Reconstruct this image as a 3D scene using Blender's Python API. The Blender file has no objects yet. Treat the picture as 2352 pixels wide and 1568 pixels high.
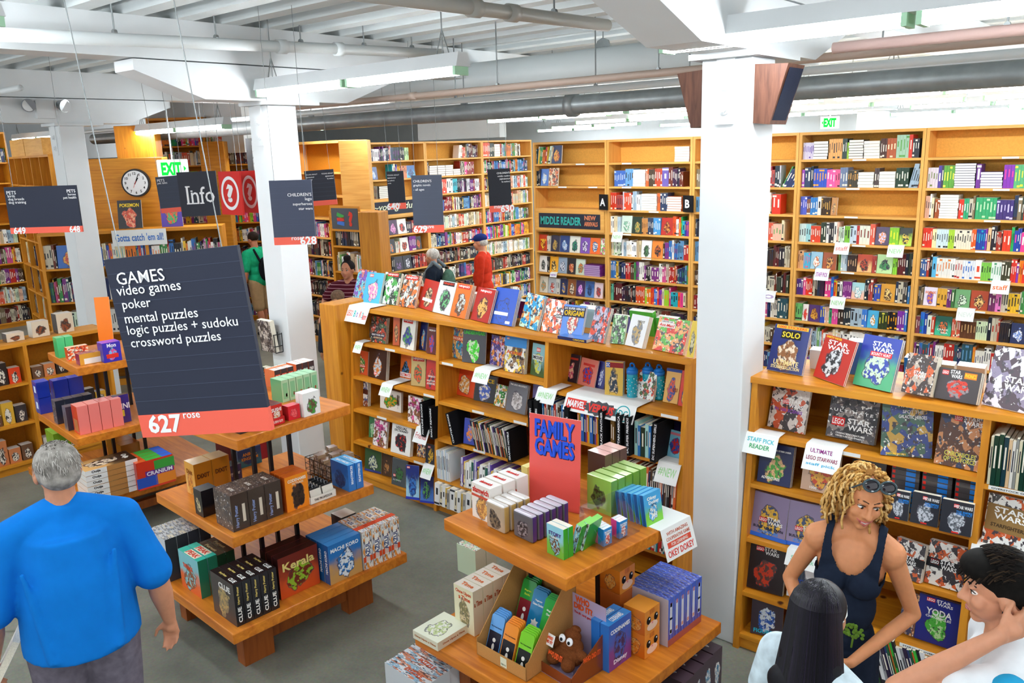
import bpy, math, random
import numpy as np
from mathutils import Vector, Matrix
S = bpy.context.scene
COL = bpy.data.collections.new('store'); S.collection.children.link(COL)
R = math.radians

# ------------------------------------------------------------------ camera
F, PITCH, ROLL, YAW, EYE = 1898.0, R(13.04), R(1.77), R(-40.46), 3.0
cp, sp, cr, sr = math.cos(PITCH), math.sin(PITCH), math.cos(ROLL), math.sin(ROLL)
fw = np.array([0, cp, -sp]); ri = np.array([1., 0, 0]); dn = np.array([0, -sp, -cp])
_M = np.array([cr*ri+sr*dn, -sr*ri+cr*dn, fw])
_B = np.array([[math.cos(YAW), -math.sin(YAW), 0], [math.sin(YAW), math.cos(YAW), 0], [0, 0, 1]])
CM = _M @ _B                      # world (building axes) -> right, down, forward
EYEP = np.array([0, 0, EYE])
cam = bpy.data.cameras.new('camera'); cam.sensor_width = 36; cam.lens = F/2352*36
cam.clip_start = .05; cam.clip_end = 200
camo = bpy.data.objects.new('camera', cam); COL.objects.link(camo)
camo.matrix_world = Matrix(((CM[0][0], -CM[1][0], -CM[2][0], 0), (CM[0][1], -CM[1][1], -CM[2][1], 0),
                            (CM[0][2], -CM[1][2], -CM[2][2], EYE), (0, 0, 0, 1)))
S.camera = camo

# ------------------------------------------------------------------ world, exposure
S.view_settings.view_transform = 'Standard'; S.view_settings.look = 'None'
S.view_settings.gamma = 1; S.view_settings.use_curve_mapping = False
S.view_settings.exposure = 0.35
w = bpy.data.worlds.new('world'); S.world = w; w.use_nodes = True
w.node_tree.nodes['Background'].inputs[0].default_value = (.93, .97, 1, 1)
w.node_tree.nodes['Background'].inputs[1].default_value = 1.0
try:
    S.cycles.use_denoising = True; S.cycles.max_bounces = 7; S.cycles.diffuse_bounces = 4
    S.cycles.caustics_reflective = False; S.cycles.caustics_refractive = False
    S.cycles.sample_clamp_indirect = 6; S.cycles.transparent_max_bounces = 8
    S.cycles.use_adaptive_sampling = True; S.cycles.adaptive_threshold = .03
except Exception: pass
TUBE = 52.0                         # strength of the fluorescent tubes

# ------------------------------------------------------------------ pixel -> point on a plane
def ray(px, py): return CM.T @ np.array([(px-1176)/F, (py-784)/F, 1.])
def onz(px, py, z):
    d = ray(px, py); return EYEP + d*(z-EYE)/d[2]
def onX(px, py, X):
    d = ray(px, py); return EYEP + d*X/d[0]
def onY(px, py, Y):
    d = ray(px, py); return EYEP + d*Y/d[1]
def onplane(px, py, P, n):
    d = ray(px, py); n = np.array(n, float); return EYEP + d*(n@(np.array(P, float)-EYEP))/(n@d)
def rgb(h, a=1):
    h = h.lstrip('#')
    if len(h) == 3: h = ''.join(c*2 for c in h)
    v = [int(h[i:i+2], 16)/255 for i in (0, 2, 4)]
    return tuple((c/12.92 if c <= .04045 else ((c+.055)/1.055)**2.4) for c in v) + (a,)

# ------------------------------------------------------------------ materials
def newmat(name, rough=.5, spec=.4, metal=0):
    m = bpy.data.materials.new(name); m.use_nodes = True
    b = m.node_tree.nodes['Principled BSDF']
    b.inputs['Roughness'].default_value = rough; b.inputs['Specular IOR Level'].default_value = spec
    b.inputs['Metallic'].default_value = metal
    return m, m.node_tree.nodes, m.node_tree.links, b
def plain(name, h, rough=.5, spec=.4, metal=0, noise=0, nscale=30):
    m, N, L, b = newmat(name, rough, spec, metal)
    c = rgb(h); b.inputs['Base Color'].default_value = c
    if noise:
        t = N.new('ShaderNodeTexCoord'); n = N.new('ShaderNodeTexNoise'); n.inputs['Scale'].default_value = nscale
        n.inputs['Detail'].default_value = 4
        r = N.new('ShaderNodeValToRGB'); r.color_ramp.elements[0].position = .3; r.color_ramp.elements[1].position = .7
        r.color_ramp.elements[0].color = tuple(x*(1-noise) for x in c[:3])+(1,)
        r.color_ramp.elements[1].color = tuple(min(1, x*(1+noise)) for x in c[:3])+(1,)
        L.new(t.outputs['Object'], n.inputs['Vector']); L.new(n.outputs['Fac'], r.inputs['Fac']); L.new(r.outputs['Color'], b.inputs['Base Color'])
    return m
def woodmat(name, ca, cb, axis=0, rough=.45, stretch=14, scale=2.2, knots=False):
    m, N, L, b = newmat(name, rough, .35)
    t = N.new('ShaderNodeTexCoord'); mp = N.new('ShaderNodeMapping')
    sc = [scale*stretch]*3; sc[axis] = scale; mp.inputs['Scale'].default_value = sc
    n = N.new('ShaderNodeTexNoise'); n.inputs['Scale'].default_value = 1; n.inputs['Detail'].default_value = 5; n.inputs['Distortion'].default_value = .6
    r = N.new('ShaderNodeValToRGB'); r.color_ramp.elements[0].position = .3; r.color_ramp.elements[1].position = .72
    r.color_ramp.elements[0].color = rgb(ca); r.color_ramp.elements[1].color = rgb(cb)
    L.new(t.outputs['Object'], mp.inputs['Vector']); L.new(mp.outputs['Vector'], n.inputs['Vector']); L.new(n.outputs['Fac'], r.inputs['Fac'])
    out = r.outputs['Color']
    if knots:
        v = N.new('ShaderNodeTexVoronoi'); v.inputs['Scale'].default_value = 2.3
        k = N.new('ShaderNodeValToRGB'); k.color_ramp.elements[0].position = .03; k.color_ramp.elements[1].position = .055
        k.color_ramp.elements[0].color = (.12, .05, .02, 1); k.color_ramp.elements[1].color = (1, 1, 1, 1)
        mx = N.new('ShaderNodeMix'); mx.data_type = 'RGBA'; mx.blend_type = 'MULTIPLY'; mx.inputs[0].default_value = 1
        L.new(t.outputs['Object'], v.inputs['Vector']); L.new(v.outputs['Distance'], k.inputs['Fac'])
        L.new(out, mx.inputs[6]); L.new(k.outputs['Color'], mx.inputs[7]); out = mx.outputs[2]
    L.new(out, b.inputs['Base Color'])
    return m
def emit(name, h, s):
    m = bpy.data.materials.new(name); m.use_nodes = True; N = m.node_tree.nodes; N.clear()
    e = N.new('ShaderNodeEmission'); e.inputs[0].default_value = rgb(h); e.inputs[1].default_value = s
    o = N.new('ShaderNodeOutputMaterial'); m.node_tree.links.new(e.outputs[0], o.inputs[0]); return m
def colmat(name, rough=.45, spec=.4):
    m, N, L, b = newmat(name, rough, spec)
    a = N.new('ShaderNodeAttribute'); a.attribute_name = 'Col'; L.new(a.outputs['Color'], b.inputs['Base Color']); return m
M_ = {}
M_['col'] = colmat('printed_card', .4, .45)
M_['gloss'] = colmat('shrink_wrapped_print', .16, .6)
M_['cloth'] = colmat('woven_cloth', .9, .15)
M_['pine'] = woodmat('orange_pine', '#bf7516', '#dc962a', 0, knots=True)
M_['pinev'] = woodmat('orange_pine_upright', '#bf7516', '#dc962a', 2, knots=True)
M_['pale'] = woodmat('pale_pine', '#d89a48', '#ecb662', 0)
M_['palev'] = woodmat('pale_pine_upright', '#d89a48', '#ecb662', 2)
M_['board'] = plain('fibreboard_back', '#e2a94f', .8, .2, 0, .08, 60)
M_['boardo'] = plain('fibreboard_back_orange', '#b9741a', .8, .2, 0, .08, 60)
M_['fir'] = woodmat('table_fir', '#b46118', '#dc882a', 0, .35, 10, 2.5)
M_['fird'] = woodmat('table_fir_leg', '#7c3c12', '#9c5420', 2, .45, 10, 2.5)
M_['brown'] = woodmat('dark_oak', '#7c4c1c', '#97642c', 2, .5)
M_['white'] = plain('white_paint', '#e4e8ea', .6, .3, 0, .025, 3)
M_['ceil'] = plain('ceiling_paint', '#dfe5e6', .75, .2, 0, .05, 2)
M_['pipe'] = plain('painted_pipe', '#dfe5e6', .4, .4)
M_['galv'] = plain('galvanised_steel', '#8d9293', .4, .5, .5, .15, 8)
M_['steel'] = plain('steel', '#a7adb0', .3, .5, .9)
M_['black'] = plain('black_metal', '#16161a', .4, .4)
M_['char'] = plain('charcoal_sign_board', '#262a38', .6, .3, 0, .08, 90)
M_['char2'] = plain('grey_sign_slat', '#4a505f', .6, .3, 0, .08, 90)
M_['coral'] = plain('coral_sign_strip', '#f0644f', .55, .3)
M_['red'] = plain('red_sign', '#d5231f', .45, .4)
M_['ink'] = plain('black_ink', '#101014', .6, .2)
M_['lwhite'] = plain('white_lettering', '#f2f4f6', .6, .2)
M_['paper'] = plain('white_paper', '#eef0ee', .7, .2)
M_['page'] = plain('page_edges', '#e9e2cf', .8, .2, 0, .12, 220)
M_['tube'] = emit('lit_tube', '#f4fbff', TUBE)
M_['exit'] = emit('exit_green', '#19e04a', 1.1)
M_['exitw'] = emit('exit_white', '#f2fff6', .9)
def glassy(name):
    m = bpy.data.materials.new(name); m.use_nodes = True; N = m.node_tree.nodes; L = m.node_tree.links; N.clear()
    a = N.new('ShaderNodeBsdfTransparent'); g = N.new('ShaderNodeBsdfGlossy'); g.inputs['Roughness'].default_value = .05
    f = N.new('ShaderNodeValue'); f.outputs[0].default_value = .12; x = N.new('ShaderNodeMixShader'); o = N.new('ShaderNodeOutputMaterial')
    L.new(f.outputs[0], x.inputs[0]); L.new(a.outputs[0], x.inputs[1]); L.new(g.outputs[0], x.inputs[2]); L.new(x.outputs[0], o.inputs[0]); return m
M_['clear'] = glassy('clear_acrylic')
def tint(h, rough=.5, spec=.35):
    k = 'tint_'+h+str(rough)
    if k not in M_: M_[k] = plain('paint_'+h.strip('#'), h, rough, spec)
    return M_[k]

# ------------------------------------------------------------------ mesh builder
class MB:
    def __init__(s): s.v = []; s.f = []; s.c = []; s.m = []; s.uv = []
    def face(s, pts, col=(1, 1, 1, 1), mat=0, uv=None):
        i = len(s.v); s.v += [tuple(p) for p in pts]; s.f.append(tuple(range(i, i+len(pts)))); s.c.append(col); s.m.append(mat); s.uv.append(uv)
    def box(s, x0, x1, y0, y1, z0, z1, col=(1, 1, 1, 1), mat=0, T=None, cols=None, mats=None, uvface=None):
        # faces: -y front, +x, +y, -x, top, bottom
        P = [(x0, y0, z0), (x1, y0, z0), (x1, y1, z0), (x0, y1, z0), (x0, y0, z1), (x1, y0, z1), (x1, y1, z1), (x0, y1, z1)]
        if T is not None: P = [T(p) for p in P]
        i = len(s.v); s.v += [tuple(p) for p in P]
        for k, q in enumerate(((0, 1, 5, 4), (1, 2, 6, 5), (2, 3, 7, 6), (3, 0, 4, 7), (4, 5, 6, 7), (3, 2, 1, 0))):
            s.f.append(tuple(i+a for a in q)); s.c.append(cols[k] if cols else col); s.m.append(mats[k] if mats else mat)
            s.uv.append(((0, 0), (1, 0), (1, 1), (0, 1)))
    def tube(s, p0, p1, r0, r1=None, n=10, col=(1, 1, 1, 1), mat=0, caps=True):
        r1 = r0 if r1 is None else r1
        p0, p1 = Vector(p0), Vector(p1); d = (p1-p0).normalized()
        a = d.orthogonal().normalized(); b = d.cross(a); i = len(s.v)
        for p, r in ((p0, r0), (p1, r1)):
            for k in range(n):
                t = 2*math.pi*k/n; s.v.append(tuple(p+(a*math.cos(t)+b*math.sin(t))*r))
        for k in range(n):
            j = (k+1) % n; s.f.append((i+k, i+j, i+n+j, i+n+k)); s.c.append(col); s.m.append(mat); s.uv.append(None)
        if caps:
            s.f.append(tuple(i+n-1-k for k in range(n))); s.c.append(col); s.m.append(mat); s.uv.append(None)
            s.f.append(tuple(i+n+k for k in range(n))); s.c.append(col); s.m.append(mat); s.uv.append(None)
    def path(s, pts, r, n=8, col=(1, 1, 1, 1), mat=0):
        for a, b in zip(pts, pts[1:]): s.tube(a, b, r, r, n, col, mat)
    def ball(s, c, r, nu=16, nv=10, col=(1, 1, 1, 1), mat=0, sc=(1, 1, 1), T=None):
        i = len(s.v)
        for a in range(nv+1):
            t = math.pi*a/nv
            for b in range(nu):
                u = 2*math.pi*b/nu
                p = (r*sc[0]*math.sin(t)*math.cos(u), r*sc[1]*math.sin(t)*math.sin(u), r*sc[2]*math.cos(t))
                if T is not None: p = T(p)
                s.v.append((c[0]+p[0], c[1]+p[1], c[2]+p[2]))
        for a in range(nv):
            for b in range(nu):
                e = (b+1) % nu; s.f.append((i+a*nu+b, i+(a+1)*nu+b, i+(a+1)*nu+e, i+a*nu+e)); s.c.append(col); s.m.append(mat); s.uv.append(None)
    def prism(s, poly, y0, y1, col=(1, 1, 1, 1), mat=0, T=None):
        # polygon in x,z (counter clockwise seen from -y), from y0 (front) to y1
        T = T or (lambda p: p); n = len(poly)
        s.face([T((x, y0, z)) for x, z in poly], col, mat); s.face([T((x, y1, z)) for x, z in reversed(poly)], col, mat)
        for k in range(n):
            (x0, z0), (x1, z1) = poly[k], poly[(k+1) % n]
            s.face([T((x0, y0, z0)), T((x0, y1, z0)), T((x1, y1, z1)), T((x1, y0, z1))], col, mat)
    def mesh(s, name, mats, smooth=False):
        me = bpy.data.meshes.new(name); me.from_pydata(s.v, [], s.f)
        for m in mats: me.materials.append(m)
        if len(mats) > 1: me.polygons.foreach_set('material_index', np.array(s.m, dtype=np.int32))
        ca = me.color_attributes.new('Col', 'FLOAT_COLOR', 'CORNER')
        n = np.array([len(f) for f in s.f]); ca.data.foreach_set('color', np.repeat(np.array(s.c, dtype=np.float32), n, axis=0).ravel())
        if any(u is not None for u in s.uv):
            ul = me.uv_layers.new(name='UVMap'); z = []
            for f, u in zip(s.f, s.uv):
                for k in range(len(f)): z += (u[k] if u is not None and k < len(u) else (0, 0))
            ul.data.foreach_set('uv', np.array(z, dtype=np.float32))
        if smooth: me.polygons.foreach_set('use_smooth', np.ones(len(s.f), dtype=bool))
        me.update(); return me
    def build(s, name, mats, parent=None, smooth=False, loc=None):
        if not isinstance(mats, (list, tuple)): mats = [mats]
        o = bpy.data.objects.new(name, s.mesh(name, mats, smooth)); COL.objects.link(o)
        if parent is not None: o.parent = parent
        if loc is not None: o.location = loc
        return o
def thing(name, label, cat, loc=(0, 0, 0), rz=0, group=None, rot=None):
    o = bpy.data.objects.new(name, None); COL.objects.link(o); o.empty_display_size = .05
    o.location = loc; o.rotation_euler = rot if rot else (0, 0, rz)
    return tag(o, label, cat, group)
def tag(o, label, cat=None, group=None, kind=None):
    o['label'] = label
    if cat: o['category'] = cat
    if group: o['group'] = group
    if kind: o['kind'] = kind
    return o
def struct(o, label=None):
    o['kind'] = 'structure'
    if label: o['label'] = label
    return o
def copy_tree(o, parent=None):
    c = o.copy(); COL.objects.link(c)
    if parent is not None: c.parent = parent
    for ch in list(o.children): copy_tree(ch, c)
    return c
def bevel(o, w, seg=2):
    b = o.modifiers.new('soft_edge', 'BEVEL'); b.width = w; b.segments = seg; b.limit_method = 'ANGLE'; return o

# ------------------------------------------------------------------ lettering
_tc = {}
def text_mesh(s, bold=0, shear=0, track=1.0, ext=.02, lead=1.0, align='CENTER'):
    k = (s, bold, shear, track, ext, lead, align)
    if k not in _tc:
        cu = bpy.data.curves.new('t', 'FONT'); cu.body = s; cu.size = 1; cu.offset = bold; cu.shear = shear; cu.extrude = ext
        cu.resolution_u = 2; cu.space_character = track; cu.space_line = lead; cu.align_x = align
        ob = bpy.data.objects.new('t', cu); COL.objects.link(ob)
        dg = bpy.context.evaluated_depsgraph_get(); me = bpy.data.meshes.new_from_object(ob.evaluated_get(dg))
        bpy.data.objects.remove(ob)
        co = np.empty(len(me.vertices)*3, dtype=np.float32); me.vertices.foreach_get('co', co); co = co.reshape(-1, 3)
        _tc[k] = (me, co.min(0) if len(co) else np.zeros(3), co.max(0) if len(co) else np.ones(3))
    return _tc[k]
def text(s, mat, parent, x, z, w=None, h=None, y=-.0012, name='lettering', rot=0, depth=.0008, bold=.012, shear=0, track=1.0, lead=1.0, align='CENTER', M=None):
    """lettering on the -y face of PARENT's own space: centred at x,z, fitted to width w and/or height h; rot turns it in its plane"""
    me, lo, hi = text_mesh(s, bold, shear, track, .02, lead, align)
    bw, bh = max(hi[0]-lo[0], 1e-4), max(hi[1]-lo[1], 1e-4)
    sx = (w/bw) if w else h/bh; sz = (h/bh) if h else sx
    key = me.name+mat.name
    if key not in _tc:
        m2 = me.copy(); m2.materials.clear(); m2.materials.append(mat); _tc[key] = m2
    o = bpy.data.objects.new(name, _tc[key]); COL.objects.link(o)
    if parent is not None: o.parent = parent
    c, sn = math.cos(rot), math.sin(rot); cx, cy = (lo[0]+hi[0])/2, (lo[1]+hi[1])/2
    # text axes: u right, v up in the x,z plane
    A = Matrix(((c*sx, -sn*sz, 0, x-(c*sx*cx-sn*sz*cy)), (0, 0, -depth/.04, y), (sn*sx, c*sz, 0, z-(sn*sx*cx+c*sz*cy)), (0, 0, 0, 1)))
    o.matrix_local = (M @ A) if M is not None else A
    return o
# ================================================================== room
def floor_mat():
    m, N, L, b = newmat('polished_concrete', .38, .35)
    t = N.new('ShaderNodeTexCoord')
    n1 = N.new('ShaderNodeTexNoise'); n1.inputs['Scale'].default_value = 1.1; n1.inputs['Detail'].default_value = 6; n1.inputs['Roughness'].default_value = .65
    r1 = N.new('ShaderNodeValToRGB'); r1.color_ramp.elements[0].position = .32; r1.color_ramp.elements[1].position = .7
    r1.color_ramp.elements[0].color = rgb('#5f625a'); r1.color_ramp.elements[1].color = rgb('#8c8b7e')
    n2 = N.new('ShaderNodeTexNoise'); n2.inputs['Scale'].default_value = 60; n2.inputs['Detail'].default_value = 3
    mx = N.new('ShaderNodeMix'); mx.data_type = 'RGBA'; mx.blend_type = 'OVERLAY'; mx.inputs[0].default_value = .3
    n3 = N.new('ShaderNodeTexNoise'); n3.inputs['Scale'].default_value = 1.7; n3.inputs['Detail'].default_value = 5
    ad = N.new('ShaderNodeMixRGB'); ad.inputs[0].default_value = .22
    v = N.new('ShaderNodeTexVoronoi'); v.feature = 'DISTANCE_TO_EDGE'; v.inputs['Scale'].default_value = .42
    r2 = N.new('ShaderNodeValToRGB'); r2.color_ramp.elements[0].position = .0015; r2.color_ramp.elements[1].position = .005
    r2.color_ramp.elements[0].color = (.25, .25, .24, 1); r2.color_ramp.elements[1].color = (1, 1, 1, 1)
    mu = N.new('ShaderNodeMix'); mu.data_type = 'RGBA'; mu.blend_type = 'MULTIPLY'; mu.inputs[0].default_value = .8
    for n in (n1, n2, n3): L.new(t.outputs['Object'], n.inputs['Vector'])
    L.new(n1.outputs['Fac'], r1.inputs['Fac']); L.new(r1.outputs['Color'], mx.inputs[6]); L.new(n2.outputs['Color'], mx.inputs[7])
    L.new(t.outputs['Object'], ad.inputs[1]); L.new(n3.outputs['Color'], ad.inputs[2]); L.new(ad.outputs[0], v.inputs['Vector'])
    L.new(v.outputs['Distance'], r2.inputs['Fac']); L.new(mx.outputs[2], mu.inputs[6]); L.new(r2.outputs['Color'], mu.inputs[7])
    L.new(mu.outputs[2], b.inputs['Base Color'])
    return m
b = MB(); b.box(-30, 6, -3, 30, -.1, 0)
struct(b.build('floor', floor_mat()))
# ceiling: deck, joists along x, girders along y on the column grid
DECK, JOIST, GIRD, CAP = 4.36, 4.06, 3.76, 3.47
b = MB(); b.box(-30, 6, -3, 30, DECK, DECK+.1); struct(b.build('ceiling', M_['ceil']))
b = MB()
y = -2.8
while y < 26:
    b.box(-30, 6, y-.075, y+.075, JOIST, DECK, mat=0); y += .40
struct(b.build('ceiling_joists', M_['ceil']), 'white painted timber joists under the deck')
GX = [-15.2, -10.75, -6.47, -2.09, 2.3]; GY = [-.01, 4.43, 8.87, 13.3, 17.7]
for gi, x in enumerate(GX):
    b = MB(); b.box(x-.15, x+.15, -3, 26, GIRD, JOIST); struct(b.build('ceiling_girder', M_['white']))
def corbel(x, y, w=.15, l=.72):
    b = MB(); sl = .56
    P = [(-l-sl, GIRD-.01), (-l-sl, GIRD-.09), (-l, CAP), (l, CAP), (l+sl, GIRD-.09), (l+sl, GIRD-.01)]
    b.prism(P, -w, w, T=lambda p: (x+p[1], y+p[0], p[2]))
    struct(b.build('ceiling_bracket', M_['white']))
def column(x, y, w=.146, bolts=True):
    t = thing('column', 'white painted square timber column', None, (x, y, 0)); del t['label']; t['kind'] = 'structure'
    o = MB(); o.box(-w, w, -w, w, 0, CAP-.03); bevel(o.build('shaft', M_['white'], t), .008)
    o = MB(); o.box(-w-.05, w+.05, -w-.06, w+.22, CAP-.03, CAP); o.build('cap_plate', M_['white'], t)
    o = MB(); o.box(-.052, .052, -w-.012, -w, 3.10, CAP-.03); o.build('strap_plate', M_['white'], t)
    o = MB()
    for z in (3.18, 3.305):
        o.tube((0, -w-.012, z), (0, -w-.02, z), .03, n=18); o.tube((0, -w-.02, z), (0, -w-.035, z), .02, n=6)
    o.build('bolt', M_['white'], t)
    return t
for x in GX:
    for y in GY:
        if y == 4.43 and x > -15:
            column(x, y); corbel(x, y)
# outer walls
column(-4.5, 14.6, .2)
b = MB(); b.box(-30, 6, 19.5, 19.6, 0, DECK); struct(b.build('wall_back', M_['white']))
M_['sky'] = emit('daylight_pane', '#dff0ff', 2.2); M_['wframe'] = plain('orange_window_frame', '#d8863a', .5)
for i in range(4):
    t = thing('window_%d' % (i+1), '', None, (-2.6+1.75*i, 19.44, 3.02)); del t['label']; t['kind'] = 'structure'
    b = MB(); b.box(0, 1.6, 0, .02, 0, .62); b.build('pane', M_['sky'], t)
    b = MB(); b.box(-.07, 0, -.03, .05, -.07, .69); b.box(1.6, 1.67, -.03, .05, -.07, .69); b.box(0, 1.6, -.03, .05, -.07, 0); b.box(0, 1.6, -.03, .05, .62, .69); b.build('frame', M_['wframe'], t)
b = MB(); b.box(-30.1, -30, -3, 26, 0, DECK); struct(b.build('wall_left', M_['white']))
b = MB(); b.box(-30, -13.2, 8.4, 8.6, 3.1, JOIST); b.box(-13.2, -10.9, 12.6, 12.8, 3.25, JOIST)
struct(b.build('wall_soffit', M_['white']))

# ---- pipes
def pipe(name, label, pts, r, mat, hangers=(), collars=(), n=14):
    t = thing(name, label, 'pipe', pts[0])
    P = [Vector(p)-Vector(pts[0]) for p in pts]
    b = MB()
    for a, c in zip(P, P[1:]): b.tube(a, c, r, n=n)
    for p in P[1:-1]: b.ball(p, r*1.02, n, 8)
    b.build('pipe_run', mat, t, True)
    for k in collars:
        p = P[0].lerp(P[-1], k); d = (P[-1]-P[0]).normalized(); b = MB(); b.tube(p-d*.04, p+d*.04, r*1.28, n=n); b.build('collar', mat, t, True)
    for k in hangers:
        p = P[0].lerp(P[-1], k); b = MB(); b.tube(p, p+Vector((0, 0, DECK-pts[0][2]-.01)), .006, n=6)
        b.tube(p+Vector((0, -.012, r)), p+Vector((0, .012, r)), r*.5, n=8); b.build('hanger', M_['galv'], t)
    return t
A = onX(20, 80, -6.0); B_ = onX(690, 122, -6.0); C_ = onX(1250, 157, -6.0); C_ = np.array([-6.0, 6.1, A[2]*.0+4.0-.06])
d = Vector(C_)-Vector(A); A2 = Vector(A)-d*.25
pipe('sprinkler_pipe', 'white sprinkler pipe running over the heads of the left columns', [A2, Vector(C_)], .045, M_['pipe'], (.34, .5, .66, .8, .92), (.62, .74))
A = onX(900, -6, -3.3); C_ = onX(1345, 52, -3.3)
pipe('sprinkler_pipe', 'grey sprinkler pipe crossing the joists above the middle light', [Vector(A)-(Vector(C_)-Vector(A))*.6, Vector(C_)+(Vector(C_)-Vector(A))*.15], .04, plain('grey_pipe', '#b9b7b0', .4), (.5, .8), (.55, .66))
A = onY(250, 300, 6.4); B_ = onY(2352, 143, 6.4)
zz = (A[2]+B_[2])/2
pipe('drain_pipe', 'wide dark grey steel pipe crossing the whole shop above the tall bookcases', [(-14.5, 6.4, 3.385), (2.5, 6.4, 3.385)], .085, M_['galv'], (.2, .35, .5, .65, .8), (.3, .58, .9))
pipe('conduit', 'thin white conduit riding on the wide grey pipe', [(-14.5, 6.28, 3.5), (2.5, 6.28, 3.5)], .03, M_['pipe'], (.3, .5, .6), (.45,))
pipe('duct', 'thick white round pipe under the joists behind the middle light', [(-9.5, 6.95, 3.76), (-2.6, 6.95, 3.76)], .17, M_['pipe'], (.4, .7, .9), ())
pipe('conduit', 'flat brown edged cable tray hung on rods in front of the wide pipe', [(-8.0, 5.6, 3.52), (2.5, 5.6, 3.52)], .028, plain('buff_pipe', '#b9a496', .5), (.3, .45, .6, .75), (.2, .5))
pipe('conduit', 'white pipe with a red stripe above the speaker', [(-1.75, 4.9, 3.5), (2.5, 4.9, 3.5)], .03, plain('red_pipe', '#c9aaa2', .4), (.2,), ())
pipe('conduit', 'thin conduit high behind the emergency light', [(-16, 3.3, 3.72), (-8.9, 3.3, 3.72)], .03, M_['pipe'], (.5, .8), (.6,))

# ---- fluorescent lights
def light(name, label, x0, x1, y, z, hang=(.08, .92), two=True, rz=0):
    L = x1-x0; t = thing(name, label, 'ceiling light', (x0, y, z), rz, 'fluorescent strip lights')
    b = MB(); b.prism([(-.07, 0), (.07, 0), (.045, .09), (-.045, .09)], 0, L, T=lambda p: (p[1], p[0], p[2])); b.build('housing', M_['white'], t)
    n = 2 if L > 1.6 else 1
    for k in range(n):
        a, c = L*k/n+.03, L*(k+1)/n-.03
        b = MB(); b.tube((a, -.035, -.03), (c, -.035, -.03), .022, n=10); b.tube((a, .035, -.03), (c, .035, -.03), .022, n=10)
        b.build('tube', M_['tube'], t, True)
        for e in (a, c): b = MB(); b.box(e-.012, e+.012, -.065, .065, -.055, 0); b.build('tube_holder', tint('#b9e6c4'), t)
    for k in hang:
        b = MB(); b.tube((L*k, 0, .09), (L*k, 0, JOIST-z+.1), .005, n=5); b.tube((L*k-.06, 0, .09), (L*k, 0, .25), .004, n=4); b.tube((L*k+.06, 0, .09), (L*k, 0, .25), .004, n=4)
        b.build('hanger', M_['galv'], t)
    return t
light('ceiling_light', 'long fluorescent light in front of the near column with speakers', -2.33, .15, 4.02, 3.52)
light('ceiling_light', 'long fluorescent light hung between the two white columns', -6.28, -3.93, 4.2, 3.55)
light('ceiling_light', 'fluorescent light end cut by the top corner over the left side', -7.6, -5.35, 1.9, 3.82)
light('ceiling_light', 'fluorescent light behind the bracket of the left column', -12.0, -9.6, 5.9, 3.42)
light('ceiling_light', 'long fluorescent light low over the middle reader shelves', -6.2, -3.75, 7.9, 3.4)
FAR = [(-9.6, 7.6), (-12.5, 9.5), (-8.2, 10.6), (-5.0, 10.4), (-2.4, 10.2), (.2, 10.1), (-3.9, 12.6), (-1.3, 12.5), (1.3, 12.4), (-2.8, 14.8), (0, 14.8), (2.8, 14.8),
       (-1.8, 17), (1.2, 17), (4, 17), (-4.2, 18.6), (-1.0, 18.6), (2.2, 18.6), (-9.5, 18.4), (-13, 18), (-6.5, 12.2), (-3.2, 9.4), (-.4, 9.3), (-8.5, 13.5), (-11, 16), (-6, 15.5), (-1.2, 7.6), (1.4, 7.6), (-16.5, 3.5), (-17, 6.5), (-14, 1.8)]
_t = 'first second third fourth fifth sixth seventh eighth ninth tenth eleventh twelfth thirteenth fourteenth fifteenth sixteenth seventeenth eighteenth nineteenth'.split()
ORD = _t+[w+('' if k else '') if not k else w[:-4]+'y-'+_t[k-1] for w in ('twentieth', 'thirtieth', 'fortieth', 'fiftieth') for k in range(10) if True]
for x, y in FAR:
    light('ceiling_light', 'distant fluorescent strip light glowing beyond the tall bookcases', x-1.2, x+1.2, y, 3.5)
# lights over the aisle behind the viewer's own position, part of the same rows
for x, y in ((-4.6, .2), (-1.6, .2), (1.2, .2), (-8.5, .2), (2.2, 4.0)):
    light('ceiling_light', 'fluorescent strip light of the same rows above the near aisle', x-1.2, x+1.2, y, 3.85)
# ================================================================== bookcases
def case(label, x, y, rz, w, h, shelves, depth=.3, lean=0, t=.03, wood='pine', kick=.09, top=True, back='boardo', ups=None, over=0, group=None, name='bookcase', cat='bookcase'):
    """a run of shelving: ups = x of each upright (its left edge); shelves = list per bay of shelf heights (top faces)"""
    o = thing(name, label, cat, (x, y, 0), rz, group); o['lean'] = lean/h
    ups = ups or [0, w-t]; k = lean/h
    def T(p): return (p[0], p[1]+k*p[2], p[2])
    V, Hm = M_[wood+'v'], M_[wood]
    for u in ups:
        b = MB(); b.box(u, u+t, 0, depth, 0, h-(t if top else 0), T=T); b.build('upright', V, o)
    b = MB(); b.box(0, w, depth-.012, depth, kick, h-.01, T=T); b.build('back_panel', M_[back], o)
    for i, zs in enumerate(shelves):
        a, c = ups[i]+t, ups[i+1]
        for z in zs:
            b = MB(); b.box(a, c, .004, depth-.012, z-.025, z, T=T); b.build('shelf', Hm, o)
    if kick:
        b = MB(); b.box(0, w, .03, .05, 0, kick, T=T); b.build('kick_board', Hm, o)
    if top:
        b = MB(); b.box(-over, w+over, -over, depth+over, h-t, h, T=T); b.build('top_board', Hm, o)
    return o
WY, WX = 9.15, [-7.322, -6.10, -4.87, -3.581, -2.296, -1.02, .26]
WZ = [.1, .40, .70, 1.0, 1.3, 1.6, 1.9, 2.2, 2.5, 2.8]
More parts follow.
